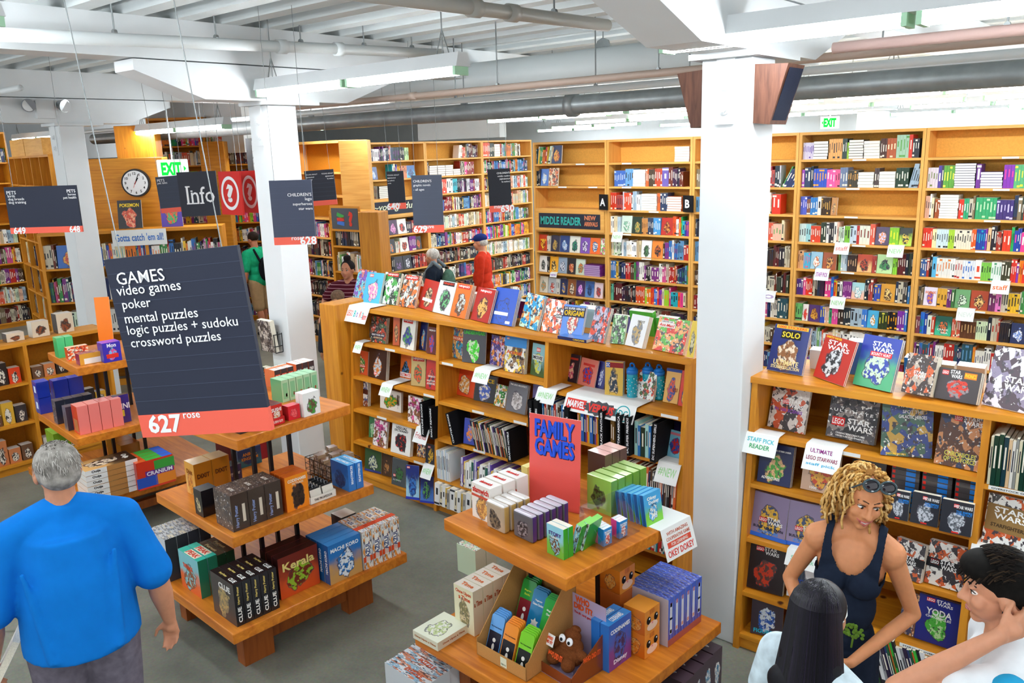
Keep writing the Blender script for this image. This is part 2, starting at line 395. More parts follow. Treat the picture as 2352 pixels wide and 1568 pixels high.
WLAB = ['tall bookcase with the middle reader sign', 'tall bookcase holding the letter A bookend', 'tall bookcase half hidden behind the near white column', 'tall bookcase whose top shelves are full of stacked books', 'tall bookcase with an empty top shelf beside the frame edge', 'tall bookcase at the end of the back row']
WALLC = []
for i in range(6):
    WALLC.append(case(WLAB[i], WX[i], WY, 0, WX[i+1]-WX[i]-.004, 3.09, [WZ], wood='pale', back='board', group='tall bookcases along the back'))
# the row turning toward the viewer on the left of the back wall (faces +x)
LX, LYS = -10.25, [8.55, 9.93, 11.35, 12.78]
LLAB = ['tall bookcase with the young adult chalkboard', 'tall bookcase behind the graphic novels sign', 'tall bookcase behind the middle readers sign']
LZ = [.18, .49, .80, 1.1, 1.4, 1.7, 2.0, 2.3, 2.6, 2.89]
LEFTC = [case(LLAB[i], LX, LYS[i], R(90), LYS[i+1]-LYS[i]-.004, 3.18, [LZ], wood='pale', back='board') for i in range(3)]
# low display with the comic and building-toy books
LEG_O, LEG_RZ, LEG_W = (-5.975, 4.585), R(-1.2), 3.50
LEG_U = [0, 1.14, 2.30, 3.465]
LEG_Z = [[.1, .385, .69, 1.0, 1.325], [.08, .30, .645, .965, 1.305], [.08, .30, .62, .935, 1.26]]
case('low pine display bookcase of comics and toy brick books between the columns', LEG_O[0], LEG_O[1], LEG_RZ, LEG_W, 1.65, LEG_Z, .56, .15, .035, ups=LEG_U, over=.01, kick=.08)
SW_O, SW_RZ = (-1.935, 4.26), R(.9)
SW_U = [0, 1.19, 2.40]
SW_Z = [[.10, .37, .71, 1.045, 1.345], [.1, .38, .71, 1.0, 1.32]]
case('low pine display bookcase of space saga books behind the curly haired woman', SW_O[0], SW_O[1], SW_RZ, 2.435, 1.68, SW_Z, .54, .15, .035, ups=SW_U, over=.01, kick=.08)
# backs of the two low displays hold more books on a second, rear slope: a plain carcass
b = MB(); b.box(-6.21, -5.985, 4.56, 4.95, 0, 1.68); o = b.build('end_post', M_['pinev']); bevel(o, .006)
tag(o, 'thick knotty pine post closing the end of the low comics display', 'post')
def frame(o, yoff=0):
    """local -> world for a bookcase"""
    M = Matrix.Rotation(o.rotation_euler.z, 4, 'Z'); M.translation = o.location; return M
# ---- left side of the shop
CUBE_L = onz(85, 790, 0); CUBE_R = onz(190, 870, 0)
dv = CUBE_R-CUBE_L; CUBE_RZ = math.atan2(dv[1], dv[0])
CU = [0, .62, 1.24, 1.86, 2.48, 3.1]
CZ = [.12, .55, .98, 1.41, 1.84, 2.27, 2.70]
case('dark brown pigeonhole bookcase of large books behind the pets sign', CUBE_L[0], CUBE_L[1], CUBE_RZ, 3.13, 3.13, [CZ]*5, .35, 0, .03, 'pine', ups=CU, back='boardo')
b = MB(); b.box(0, 1.1, .02, .3, 0, .26); b.box(1.14, 2.4, .02, .3, 0, .24)
o = b.build('packing_crate', M_['pale'], None); o.location = (CUBE_L[0]+.15, CUBE_L[1]+.01, 3.13); o.rotation_euler.z = CUBE_RZ
tag(o, 'pale wooden boxes lying on top of the pigeonhole bookcase', 'crate')
FL_X, FL_Y = -17.2, [2.6, 4.3, 6.0]
FZ = [.1, .47, .84, 1.21, 1.58, 1.95, 2.32, 2.69, 3.06]
FARL = [case(l, FL_X, FL_Y[i], R(90), 1.69, 3.6, [FZ], .3, 0, .03, 'pine') for i, l in enumerate(['tall bookcase at the far side cut by the picture edge', 'tall bookcase at the far side beside the pigeonhole bookcase'])]
# low bookcase of boxed toys near the man in blue
GX0, GY0 = -8.82, 1.35
GAMEC = case('low pine bookcase of small boxed gifts beside the stepped table', GX0, GY0, R(90), 2.4, 1.30, [[.1, .5, .9], [.1, .5, .9], [.1, .5, .9]], .35, 0, .035, 'pine', ups=[0, .78, 1.57, 2.365])

# ================================================================== stepped display tables
def ftable(label, c, rz, tiers, legs=True):
    """tiers: (z of top, size x, size y, dx, dy, rot)"""
    t = thing('display_table', label, 'display table', (c[0], c[1], 0), rz, 'stepped wooden display tables')
    th = .068
    for z, sx, sy, dx, dy, r in tiers:
        b = MB(); b.box(-sx/2, sx/2, -sy/2, sy/2, -th, 0); o = b.build('board', M_['fir'], t, loc=(dx, dy, z)); o.rotation_euler.z = r; bevel(o, .006)
    z0, sx, sy = tiers[0][0]-th, tiers[0][1], tiers[0][2]
    for sgn in (-1, 1):
        for q in (-1, 1):
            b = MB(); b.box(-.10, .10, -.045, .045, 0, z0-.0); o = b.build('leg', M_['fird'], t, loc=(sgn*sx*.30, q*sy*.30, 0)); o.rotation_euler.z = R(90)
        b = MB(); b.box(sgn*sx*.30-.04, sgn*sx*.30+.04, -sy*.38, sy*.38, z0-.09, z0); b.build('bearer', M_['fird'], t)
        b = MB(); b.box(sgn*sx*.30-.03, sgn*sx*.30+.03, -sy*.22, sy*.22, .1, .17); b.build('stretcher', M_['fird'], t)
    for (za, *_), (zb, sx2, sy2, dx, dy, r) in zip(tiers, tiers[1:]):
        for px in (-1, 1):
            for py in (-1, 1):
                b = MB(); b.box(-.012, .012, -.012, .012, za, zb-th); b.build('post', M_['black'], t, loc=(dx+px*.13, dy+py*.13, 0))
    return t
T1C, T1R = (-4.555, 2.80), R(-3.2)
T2C, T2R = (-2.49, 3.33), R(-3.7)
T0C, T0R = (-7.13, 3.04), R(-5.5)
T1Z, T2Z, T0Z = (.38, .88, 1.42), (.38, 1.05), (.38, .88, 1.42)
ftable('stepped wooden table in the middle stacked with board games', T1C, T1R, [(.38, 1.27, 1.27, 0, 0, 0), (.88, 1.01, 1.01, -.01, 0, 0), (1.42, .84, .84, -.02, .01, R(4))])
ftable('two tier wooden table with the red family games placard', T2C, T2R, [(.38, 1.22, 1.22, 0, 0, 0), (1.05, .93, .93, -.01, -.01, R(-4))])
ftable('stepped wooden table half hidden behind the hanging games sign', T0C, T0R, [(.38, 1.27, 1.27, 0, 0, 0), (.88, 1.03, 1.03, 0, 0, 0), (1.42, .82, .82, .02, .01, R(-1))])
# ================================================================== books
def artmat(name, kind):
    m, N, L, b = newmat(name, .3, .5)
    def math_(op, a, c=None):
        n = N.new('ShaderNodeMath'); n.operation = op
        for i, v in enumerate((a, c)):
            if v is None: continue
            if isinstance(v, (int, float)): n.inputs[i].default_value = v
            else: L.new(v, n.inputs[i])
        return n.outputs[0]
    def attr(k):
        a = N.new('ShaderNodeAttribute'); a.attribute_type = 'OBJECT'; a.attribute_name = k; return a
    def mix(f, a, c):
        n = N.new('ShaderNodeMix'); n.data_type = 'RGBA'
        for i, v in ((0, f), (6, a), (7, c)):
            if isinstance(v, (int, float)): n.inputs[i].default_value = v
            elif isinstance(v, tuple): n.inputs[i].default_value = v
            else: L.new(v, n.inputs[i])
        return n.outputs[2]
    def smooth(v, lo, hi):
        n = N.new('ShaderNodeMapRange'); n.interpolation_type = 'SMOOTHSTEP'; L.new(v, n.inputs[0]); n.inputs[1].default_value = lo; n.inputs[2].default_value = hi; return n.outputs[0]
    c1, c2, c3, sd = (attr(k) for k in ('c1', 'c2', 'c3', 'seed'))
    uv = N.new('ShaderNodeUVMap'); uv.uv_map = 'UVMap'
    off = N.new('ShaderNodeVectorMath'); off.operation = 'ADD'; cx = N.new('ShaderNodeCombineXYZ'); L.new(sd.outputs['Fac'], cx.inputs[2])
    L.new(uv.outputs[0], off.inputs[0]); L.new(cx.outputs[0], off.inputs[1]); V = off.outputs[0]
    def noise(s, d=3):
        n = N.new('ShaderNodeTexNoise'); n.inputs['Scale'].default_value = s; n.inputs['Detail'].default_value = d; L.new(V, n.inputs['Vector']); return n.outputs['Fac']
    sep = N.new('ShaderNodeSeparateXYZ'); L.new(uv.outputs[0], sep.inputs[0]); X, Y = sep.outputs[0], sep.outputs[1]
    n1, n2 = noise(3.2), noise(9)
    if kind == 'figure' or kind == 'scene':
        bg = c1.outputs['Color']
        if kind == 'scene':
            g = smooth(math_('ADD', Y, math_('MULTIPLY', math_('SUBTRACT', n1, .5), .7)), .25, .75); bg = mix(g, c2.outputs['Color'], c1.outputs['Color'])
        dx = math_('MULTIPLY', math_('SUBTRACT', X, .5), 1.35); dy = math_('MULTIPLY', math_('SUBTRACT', Y, .40), 1.15)
        d = math_('SQRT', math_('ADD', math_('MULTIPLY', dx, dx), math_('MULTIPLY', dy, dy)))
        d = math_('ADD', d, math_('MULTIPLY', math_('SUBTRACT', n1, .5), .62))
        ins = smooth(d, .36, .33); rim = smooth(d, .39, .37)
        det = mix(smooth(n2, .48, .55), c2.outputs['Color'] if kind == 'figure' else c3.outputs['Color'], c3.outputs['Color'] if kind == 'figure' else c1.outputs['Color'])
        det = mix(smooth(noise(16), .60, .66), det, (.03, .03, .04, 1))
        out = mix(math_('MULTIPLY', rim, .75), bg, (.04, .03, .05, 1)); out = mix(ins, out, det)
    else:
        v = N.new('ShaderNodeTexVoronoi'); v.inputs['Scale'].default_value = 7; L.new(V, v.inputs['Vector'])
        sp = N.new('ShaderNodeSeparateColor'); L.new(v.outputs['Color'], sp.inputs[0]); r = sp.outputs[0]
        out = mix(smooth(r, .40, .42), c1.outputs['Color'], c2.outputs['Color']); out = mix(smooth(r, .68, .7), out, c3.outputs['Color'])
        out = mix(smooth(n2, .56, .62), out, (.05, .04, .05, 1)); out = mix(smooth(noise(14), .62, .66), out, (.85, .84, .8, 1))
    L.new(out, b.inputs['Base Color']); return m
ART = {k: artmat('cover_art_'+k, k) for k in ('figure', 'scene', 'busy')}
rng = random.Random(7)
def paint(o, c1, c2, c3, seed=None):
    o['c1'] = list(rgb(c1)[:3]); o['c2'] = list(rgb(c2)[:3]); o['c3'] = list(rgb(c3)[:3]); o['seed'] = float(rng.uniform(0, 60) if seed is None else seed)
_bk = {}
def book_parts(root, w, h, d, cols, art='figure', spine=None, pages=True, hard=False):
    """parts in the book's own space: x across (centred), front face at y=0, z up"""
    k = (round(w, 3), round(h, 3), round(d, 3), spine or cols[0], hard)
    if k not in _bk:
        b = MB(); t = .0025 if hard else .0012; sc = rgb(spine or cols[0]); f = w/2
        b.box(-f, f, 0, t, 0, h, sc, cols=None, mats=[1, 0, 0, 0, 0, 0])
        b.box(-f, f, d-t, d, 0, h, sc); b.box(-f, -f+t, t, d-t, 0, h, sc)
        p = MB(); g = .004 if hard else .0006; p.box(-f+t, f-g, t, d-t, g, h-g, rgb('#e6dfcc'))
        _bk[k] = (b.mesh('cover', [M_['gloss'], ART['figure']]), p.mesh('page_block', [M_['page']]))
    c, p = _bk[k]
    key = (k, art)
    if key not in _bk:
        c2 = c.copy(); c2.materials[1] = ART[art]; _bk[key] = c2
    o = bpy.data.objects.new('cover', _bk[key]); COL.objects.link(o); o.parent = root; paint(o, *cols)
    if pages:
        q = bpy.data.objects.new('page_block', p); COL.objects.link(q); q.parent = root
    return o
def slab_text(root, w, h, items, y=-.0010):
    """items: (string, colour, x centre 0..1, z centre 0..1, width 0..1, height 0..1 or None[, strip colour])"""
    for it in items:
        s, col, cx, cz, tw, th = it[:6]
        x, z = (cx-.5)*w, cz*h
        hh = th*h if th else None
        if len(it) > 6 and it[6]:
            b = MB(); sh = (th or .12)*h*.75; b.box(x-tw*w*.56, x+tw*w*.56, -.0006, 0, z-sh, z+sh); b.build('title_panel', tint(it[6]), root)
        if s: text(s, tint(col, .55, .2), root, x, z, tw*w, hh, y=y, bold=.02)
def book(label, loc, yaw, w, h, d, cols, tilt=12, art='figure', items=(), spine=None, name='book', cat='book', group=None, hard=False, roll=0):
    t = thing(name, label, cat, tuple(loc), 0, group, rot=None)
    M = Matrix.Rotation(yaw, 4, 'Z') @ Matrix.Rotation(-R(tilt), 4, 'X') @ Matrix.Rotation(roll, 4, 'Y')
    t.matrix_basis = Matrix.Translation(Vector(loc)+Vector((0, 0, d*math.sin(R(tilt))+.0008))) @ M
    book_parts(t, w, h, d, cols, art, spine, hard=hard)
    slab_text(t, w, h, items)
    return t
def span(bl, br, tl, z, tilt):
    """place a leaning face from three of its corners: bottom left, bottom right, top left, standing on height z"""
    a, c = onz(*bl, z), onz(*br, z); u = c-a; w = math.hypot(u[0], u[1]); yaw = math.atan2(u[1], u[0])
    n = np.array([math.sin(yaw), -math.cos(yaw), 0])*math.cos(R(tilt))+np.array([0, 0, 1.])*math.sin(R(tilt))
    p = onplane(*tl, a, n); up = np.array([-math.sin(yaw)*math.sin(R(tilt)), math.cos(yaw)*math.sin(R(tilt)), math.cos(R(tilt))])
    return (a+c)/2, yaw, w, max(.05, float((p-a)@up))
USED = set()
def faced(label, bl, br, tl, z, cols, items=(), tilt=12, d=.012, art='figure', copies=0, clabel=None, spine=None, name='book', cat='book', group=None, hard=False, gap=.002):
    P, yaw, w, h = span(bl, br, tl, z, tilt)
    t = book(label, P, yaw, w, h, d, cols, tilt, art, items, spine, name, cat, group, hard)
    for i in range(0 if copies < 1 else 2 if copies > 3 else 1):
        cl = clabel or ' '.join(label.split()[:10]).rstrip(',')
        while (cl, i) in USED: cl = ' '.join(label.split()[-9:])+' x'
        USED.add((cl, i))
        c = thing(name, cl+f', {ORD[i]} copy behind it', cat, (0, 0, 0), 0, group)
        c.matrix_basis = t.matrix_basis @ Matrix.Translation((0, (i+1)*(d+gap), 0))
        book_parts(c, w, h, d, cols, art, spine, hard=hard)
    return t

# ---- the mass of shelved books
MASS = MB()
PAL = {'mix': '#1c2a5a #b3261e #e8e4d8 #2f6fb5 #19191d #d8772a #3c8a46 #7a2f7d #c9c2ad #e6b92e #27505c #8a1c2b #5d8fb8 #f1efe8 #4a3524 #c44a86'.split(),
       'dark': '#14141a #23202a #3a2a22 #1d2f4a #5a1a1e #2b3a2c #44403c #6a2a1a #0f1a2a #7a6a50 #3c1c3e #c7bfa8 #a83020'.split(),
       'light': '#efece2 #d9d3c2 #f6f4ee #bfd2dc #e9d9b0 #cfe0c8 #e6b9a0 #ffffff #c8b08a #9fb6c8 #d85a40 #6fa05a'.split(),
       'bright': '#d62f22 #2a6fd0 #f2a81f #22a052 #7b2fa0 #f05a28 #16a6b6 #e23d8c #f5f2ea #1b1b22 #9ad02e #1e3f9a #ef7f1a #efe3c0'.split(),
       'teen': '#15151b #2a1836 #5b1a62 #1f3557 #8e1a2a #c9c6cf #3b3b48 #6a1d7a #b9a57a #0e2430 #e9e6ea #a8423a'.split()}
def spine(T, x, th, h, d, z, y0, col, band=None, lean=0):
    def Q(p): return T((p[0]+lean*(p[2]-z), p[1], p[2]))
    c = rgb(col); pg = rgb('#e4dcc8')
    MASS.box(x+.0006, x+th-.0006, y0, y0+d, z, z+h, cols=[c, c, pg, c, pg, c], T=Q)
    L = .2126*c[0]+.7152*c[1]+.0722*c[2]
    bc = rgb(band) if band else (rgb('#f0ead8') if L < .25 else rgb('#24242c'))
    if th > .009:
        a = rng.uniform(.3, .5); e = rng.uniform(.66, .84); m = x+th/2; q = th*rng.uniform(.12, .22)
        MASS.face([Q((m-q, y0-.0006, z+h*a)), Q((m+q, y0-.0006, z+h*a)), Q((m+q, y0-.0006, z+h*e)), Q((m-q, y0-.0006, z+h*e))], bc)
        if rng.random() < .5:
            lo = rng.choice((.04, .08, .86)); MASS.face([Q((x+.001, y0-.0006, z+h*lo)), Q((x+th-.001, y0-.0006, z+h*lo)), Q((x+th-.001, y0-.0006, z+h*(lo+.09))), Q((x+.001, y0-.0006, z+h*(lo+.09)))], bc)
def stack(T, x, w, n, z, y0, d, th, cover='#e9e5da', page='#f1ede2'):
    for i in range(n):
        j = rng.uniform(-.004, .004); zz = z+i*th; c = rgb(cover)
        MASS.box(x+.002+j, x+w-.002+j, y0, y0+d, zz+.001, zz+th-.0015, cols=[rgb(page), c, c, c, c, c], T=T)
        if cover != '#e9e5da':
            for q in (zz+.0005, zz+th-.003): MASS.box(x+.001+j, x+w-.001+j, y0-.001, y0+.002, q, q+.0018, c, T=T)
def fill(M, k, x0, x1, z, spec, room=.27, y0=.04, depth=.16):
    """spec: list of segments; see below"""
    def T(p): v = M @ Vector((p[0], p[1]+k*p[2], p[2])); return v
    x = x0
    for sg in spec:
        kd = sg[0]
        if kd == 'e': x += sg[1]
        elif kd == 'r':                       # run of copies: colour, count, thickness, height[, band colour]
            for i in range(sg[2]):
                if x+sg[3] > x1: break
                spine(T, x, sg[3], sg[4], depth, z, y0+rng.uniform(0, .004), sg[1], sg[5] if len(sg) > 5 else None); x += sg[3]
        elif kd == 'w':                       # flat stack: width, count, thickness[, cover, page]
            stack(T, x, sg[1], sg[2], z, y0-.01, depth+.02, sg[3], *(sg[4:])); x += sg[1]+.004
        elif kd == 'f':                       # a cover facing out: width, height, label, colours[, items]
            P = T((x+sg[1]/2, y0+.004, z)); yaw = math.atan2(M[1][0], M[0][0])
            book(sg[3], P, yaw, sg[1]-.006, sg[2], .022, sg[4], 7, sg[6] if len(sg) > 6 else 'figure', sg[5] if len(sg) > 5 else ())
            x += sg[1]+.003
        else:                                 # 's' mixed spines: length, palette[, lean]
            end = min(x1, x+sg[1]); pal = PAL[sg[2]]; ln = sg[3] if len(sg) > 3 else 0
            while x < end-.008:
                col = rng.choice(pal); th = rng.choice((.012, .016, .02, .024, .028, .034)); h = room*rng.uniform(.66, .9); n = rng.choice((1, 1, 1, 2, 2, 3, 4))
                band = rng.choice((None, None, rng.choice(pal))); d = depth*rng.uniform(.75, 1)
                for i in range(n):
                    if x+th > end: break
                    spine(T, x, th, h, d, z, y0+rng.uniform(0, .012), col, band, ln*(1 if rng.random() < .9 else 0)); x += th
                if x+.012 > end: break
            x = end
def s(l, p='mix', ln=0): return ('s', l, p, ln)
# ---- the tall bookcases along the back
def rows(c, w, spec, zs, t=.03, room=.27, y0=.03, depth=.17):
    M = frame(c); k = c['lean']
    for z, sp in zip(zs, spec):
        if sp: fill(M, k, t+.004, w-t-.004, z, sp, room, y0, depth)
WD = [WX[i+1]-WX[i]-.004 for i in range(6)]
def fo(w, h, desc, cols, items=(), art='figure'): return ('f', w, h, desc, cols, items, art)
ZT = list(reversed(WZ))
# middle reader bookcase
rows(WALLC[0], WD[0], [
 [s(.2, 'mix', .12), s(.06, 'light', .2), fo(.17, .24, 'dark blue cover with orange figures at the very top of the middle reader bookcase', ('#27365e', '#e0a23a', '#b5532c'))],
 [s(.06, 'dark'), fo(.14, .23, 'blue cover leaning on the second shelf of the middle reader bookcase', ('#2a63b5', '#9cc4e8', '#e8e2d0')), fo(.16, .24, 'orange and cream patterned cover on the second shelf of the middle reader bookcase', ('#e5c9a0', '#d0632c', '#5a3a28'), (), 'busy')],
 [], None,
 [fo(.155, .225, 'red orange cover with yellow letters, first facing out under the chalkboard', ('#c33a1c', '#f2c02e', '#8a1f14'), [('WILD', '#f6d53a', .5, .66, .7, .14)]), ('r', '#d9cfc0', 3, .02, .21), fo(.155, .22, 'dark cover with a gold crest facing out under the chalkboard', ('#2d3048', '#c9a24a', '#7b6a4a')), fo(.165, .225, 'deep blue cover with a pale moon facing out under the chalkboard', ('#23407c', '#7fa8d8', '#e4ecf4')),
  fo(.175, .225, 'white and green pyramid cover facing out under the chalkboard', ('#e9ece2', '#2f8f62', '#1c3a5a'), [('TUT', '#1a1a22', .5, .16, .5, .13)]), fo(.16, .215, 'violet cover with white letters facing out under the chalkboard', ('#7d4fb2', '#e9e2f4', '#4a2a7a')), fo(.165, .215, 'orange cover with a blue ring facing out under the chalkboard', ('#ee6a24', '#2f6fb0', '#f4e6d0')), fo(.13, .215, 'green and pink lettered cover at the end of the row under the chalkboard', ('#8fd06a', '#e85a8a', '#f4f0e6'), (), 'busy')],
 [fo(.15, .225, 'white cover with a lone dark figure, first on the shelf above the purple stack', ('#f2f2ee', '#2c2c34', '#9aa49a')), ('r', '#2a2a30', 2, .018, .22), fo(.15, .225, 'yellow orange cover with silhouettes beside the purple stack shelf', ('#eda928', '#3a2a18', '#f6d98a')), fo(.15, .22, 'grey blue cover with a winged figure two places from the purple stack', ('#8ea2b8', '#e6eaf0', '#3a4a66')), fo(.145, .22, 'black cover with an orange spark near the purple stack', ('#1d1d24', '#c4552a', '#e8c08a')), fo(.15, .215, 'pale green cover with orange letters next to the purple stack', ('#cfe0cc', '#e0803a', '#5a8a6a')), ('w', .26, 6, .025, '#7a2f9a', '#b69ac4')],
 [fo(.15, .23, 'pale cover with an orange fox low in the middle reader bookcase', ('#e0dccb', '#dd8a3a', '#7fb2a0')), fo(.15, .22, 'grey cover with red letters low in the middle reader bookcase', ('#b9c2c8', '#c8442c', '#eef0f2')), ('r', '#d8d8d4', 3, .02, .22), fo(.13, .22, 'dark blue cover with yellow windows low in the middle reader bookcase', ('#232c54', '#e0b43a', '#3a5aa0')), fo(.14, .225, 'brown cover with white figures low in the middle reader bookcase', ('#8a4f22', '#f0e4cc', '#3a2010')), fo(.15, .22, 'purple cover with a glowing ring low in the middle reader bookcase', ('#3c1f58', '#d06fd8', '#f0d4f4')), fo(.15, .22, 'blue sea cover low in the middle reader bookcase', ('#2f5a9a', '#5f8fd0', '#16305a'), (), 'scene'), fo(.14, .21, 'pink cover with a red umbrella low in the middle reader bookcase', ('#ead2d8', '#c23a3a', '#5a4a52'))],
 [s(1.2, 'mix')], [s(1.2, 'dark')], [s(1.2)]], ZT)
# letter A bookcase
rows(WALLC[1], WD[1], [
 [('e', .94), ('w', .2, 6, .03, '#d8b9a8')],
 [('e', .06), ('r', '#3f68b8', 6, .028, .2, '#c9d8f0'), ('r', '#6aa0d0', 4, .03, .22), ('w', .18, 5, .042), ('r', '#e0602a', 2, .02, .22), ('r', '#4a3a2a', 4, .022, .21), ('r', '#b8452a', 4, .026, .22), ('r', '#6a5aa8', 1, .09, .23), s(.2, 'dark')],
 [('r', '#d23a20', 3, .03, .22), s(.12, 'teen'), ('r', '#e04a28', 4, .026, .22), s(.16, 'light'), ('w', .22, 7, .03), ('r', '#e06a30', 2, .02, .22), ('r', '#2a3a5a', 4, .026, .22), ('w', .2, 6, .03, '#d87a4a')],
 [s(.16, 'light'), fo(.16, .225, 'pale green cover facing out beside the letter A bookend', ('#cfe3d4', '#6fae8c', '#e9efe4')), fo(.15, .215, 'dark green cover with a gold medal facing out near the letter A bookend', ('#203426', '#c9a24a', '#5a7a4a')), ('r', '#c88a4a', 4, .022, .2), ('r', '#33405a', 4, .02, .21), ('r', '#4a9ad8', 4, .026, .21, '#f0f4f8'), fo(.17, .215, 'red cover with a bronze shield facing out near the letter A bookend', ('#b52a1c', '#d08a3a', '#6a1410')), s(.3, 'bright')],
 [s(.46, 'light'), fo(.155, .22, 'white cover with a leaping black dancer facing out on the letter A bookcase', ('#f4f4f0', '#1c1c20', '#4a7a4a')), fo(.165, .22, 'orange cover with a leaping black runner facing out on the letter A bookcase', ('#e8862a', '#1c1a18', '#c05a14')), s(.4, 'mix')],
 [s(1.2, 'mix')], [('r', '#5fb59a', 2, .02, .22), s(.35, 'dark'), ('r', '#d24a1e', 6, .022, .22), s(.6, 'bright')], [s(1.2, 'dark')], [s(1.2)], [s(1.2)]], ZT)
# behind the near column
rows(WALLC[2], WD[2], [[], [s(.3, 'dark'), ('e', .62), s(.14, 'teen'), s(.14, 'mix', .5)], [s(.8), ('r', '#46b04a', 2, .03, .2), s(.1, 'light'), ('r', '#d8321c', 2, .05, .22)], [s(.8, 'dark'), ('r', '#5a2a22', 4, .022, .23), ('r', '#e8622a', 2, .022, .2), s(.2, 'light')], [s(.8), s(.4, 'dark')], [s(.8), s(.4, 'dark')],
 [s(.8), s(.4, 'mix')], [s(1.2)], [s(1.2)], [s(1.2)]], ZT)
# full top shelf
rows(WALLC[3], WD[3], [
 [('r', '#cfc6da', 7, .017, .18, '#5a3a9a'), ('w', .155, 6, .032, '#2c2420'), ('r', '#e8a860', 6, .024, .21), ('r', '#2a3d3a', 2, .025, .21), ('r', '#9ed03a', 1, .02, .17), ('w', .15, 7, .028, '#2c2420'), ('w', .16, 6, .03), ('r', '#4a2a22', 3, .022, .2), ('r', '#a8512a', 3, .03, .2, '#f0d8b0'), ('r', '#9fc2a6', 4, .03, .23, '#5a9a4a'), ('r', '#c93320', 1, .035, .23), ('r', '#23262e', 3, .022, .19)],
 [('r', '#a44ac0', 1, .03, .19), s(.1, 'teen'), ('r', '#2a4fb8', 5, .029, .2, '#f0a03a'), ('r', '#ea5aa0', 3, .03, .19, '#f6e0ec'), ('r', '#f25a8a', 2, .025, .19), ('r', '#6a7a9a', 3, .027, .21), ('r', '#3a3428', 5, .022, .18, '#d8a050'), ('w', .16, 5, .032), ('r', '#4a3a3a', 2, .024, .2), ('w', .16, 5, .033), ('r', '#1e3a28', 5, .025, .2), s(.12, 'light', .2)],
 [('r', '#4f5cc0', 3, .024, .2, '#e9e4f4'), ('r', '#7a4a3a', 2, .02, .17), ('r', '#2f7ac0', 3, .026, .19), ('r', '#e4e0d8', 1, .04, .2), ('r', '#3a2818', 5, .02, .19, '#d8a850'), fo(.07, .19, 'golden brown cover closing the half empty third shelf of the full bookcase', ('#b5762a', '#5a3612', '#e0b060'))],
 [('r', '#c9e0dc', 3, .026, .2), ('r', '#9ad0d4', 2, .026, .2), ('r', '#d8452a', 5, .022, .18), s(.06, 'dark'), ('r', '#e8e6e0', 1, .03, .22), ('r', '#28282e', 2, .025, .22), s(.12, 'light'), ('r', '#7ab83a', 2, .028, .19), ('r', '#c9dbe8', 2, .035, .2), ('r', '#b5322a', 1, .03, .2), ('r', '#e8ead8', 3, .036, .2, '#8a3a2a'), ('r', '#e0604a', 2, .025, .22), fo(.145, .19, 'orange and purple dragon cover facing out on the full bookcase fourth shelf', ('#4a3a5a', '#e08a4a', '#d8c8e0')), ('r', '#8ac83a', 3, .03, .19, '#f2e83a'), fo(.13, .19, 'dark green night scene cover facing out on the full bookcase fourth shelf', ('#232c24', '#b8d83a', '#e8c83a'), (), 'scene')],
 [('r', '#e0a878', 3, .022, .2), ('r', '#58b4d8', 4, .018, .18, '#e86a8a'), fo(.135, .19, 'pale blue cover with children facing out on the full bookcase fifth shelf', ('#9ac4d8', '#f4ece0', '#e07a4a')), fo(.15, .19, 'copper brown cover with a round eye facing out on the full bookcase', ('#a04a1e', '#e0a050', '#5a2410')), ('e', .02), s(.1, 'light'), ('r', '#3a2c2a', 4, .024, .18, '#e8c090'), fo(.16, .19, 'red brown cover with a desert scene facing out on the full bookcase', ('#b8401e', '#e8b878', '#3a1c14'), (), 'scene'), s(.04, 'teen'), fo(.165, .2, 'bright green leafy cover with a small figure on the full bookcase', ('#b8e0a0', '#3a8a4a', '#2c1c3a')), ('r', '#8ad03a', 2, .022, .17), s(.2, 'dark')],
 [('r', '#4a2a7a', 3, .025, .18), ('r', '#e05a8a', 1, .03, .2), ('r', '#d8321e', 4, .018, .19), s(.14, 'dark'), s(.2, 'bright'), ('r', '#7a2a7a', 4, .022, .19, '#e8b8d0'), fo(.14, .18, 'pale aqua to peach cover with thin letters facing out on the full bookcase', ('#a8d8dc', '#f0c0a8', '#f4f0ec'), (), 'scene'), s(.1, 'teen'), ('r', '#3a52b0', 2, .03, .18, '#f0c03a'), fo(.15, .19, 'gold cover with small silhouettes facing out on the full bookcase sixth shelf', ('#d89a2e', '#5a3a14', '#f0d080')), s(.12, 'dark'), ('r', '#3a7ab8', 4, .024, .19)],
 [('r', '#6ab86a', 3, .025, .2), fo(.07, .19, 'white cover with red stacked letters low on the full bookcase', ('#f0e8e4', '#d8321e', '#e86a5a'), [('LIFE', '#d8321e', .5, .4, .9, .13)]), fo(.13, .19, 'purple framed gold cover facing out low on the full bookcase', ('#4a2a6a', '#d8a23a', '#8a4a1a')), ('r', '#2a4ab0', 2, .026, .19, '#e8d04a'), s(.05, 'light'), ('r', '#3aa06a', 1, .03, .19), ('r', '#e04a9a', 3, .022, .18), ('r', '#3a2a24', 2, .03, .19), ('r', '#24303a', 3, .026, .2), ('r', '#a8c0d0', 3, .04, .2), ('r', '#3a7ad0', 2, .026, .2), fo(.12, .19, 'sky blue cover with a white bird facing out low on the full bookcase', ('#4ab4e0', '#f2f4f4', '#e0a04a')), ('r', '#2c3a1e', 3, .03, .19, '#d8d04a'), s(.2, 'bright')],
 [s(1.2, 'light')], [s(1.2)], [s(1.2)]], ZT)
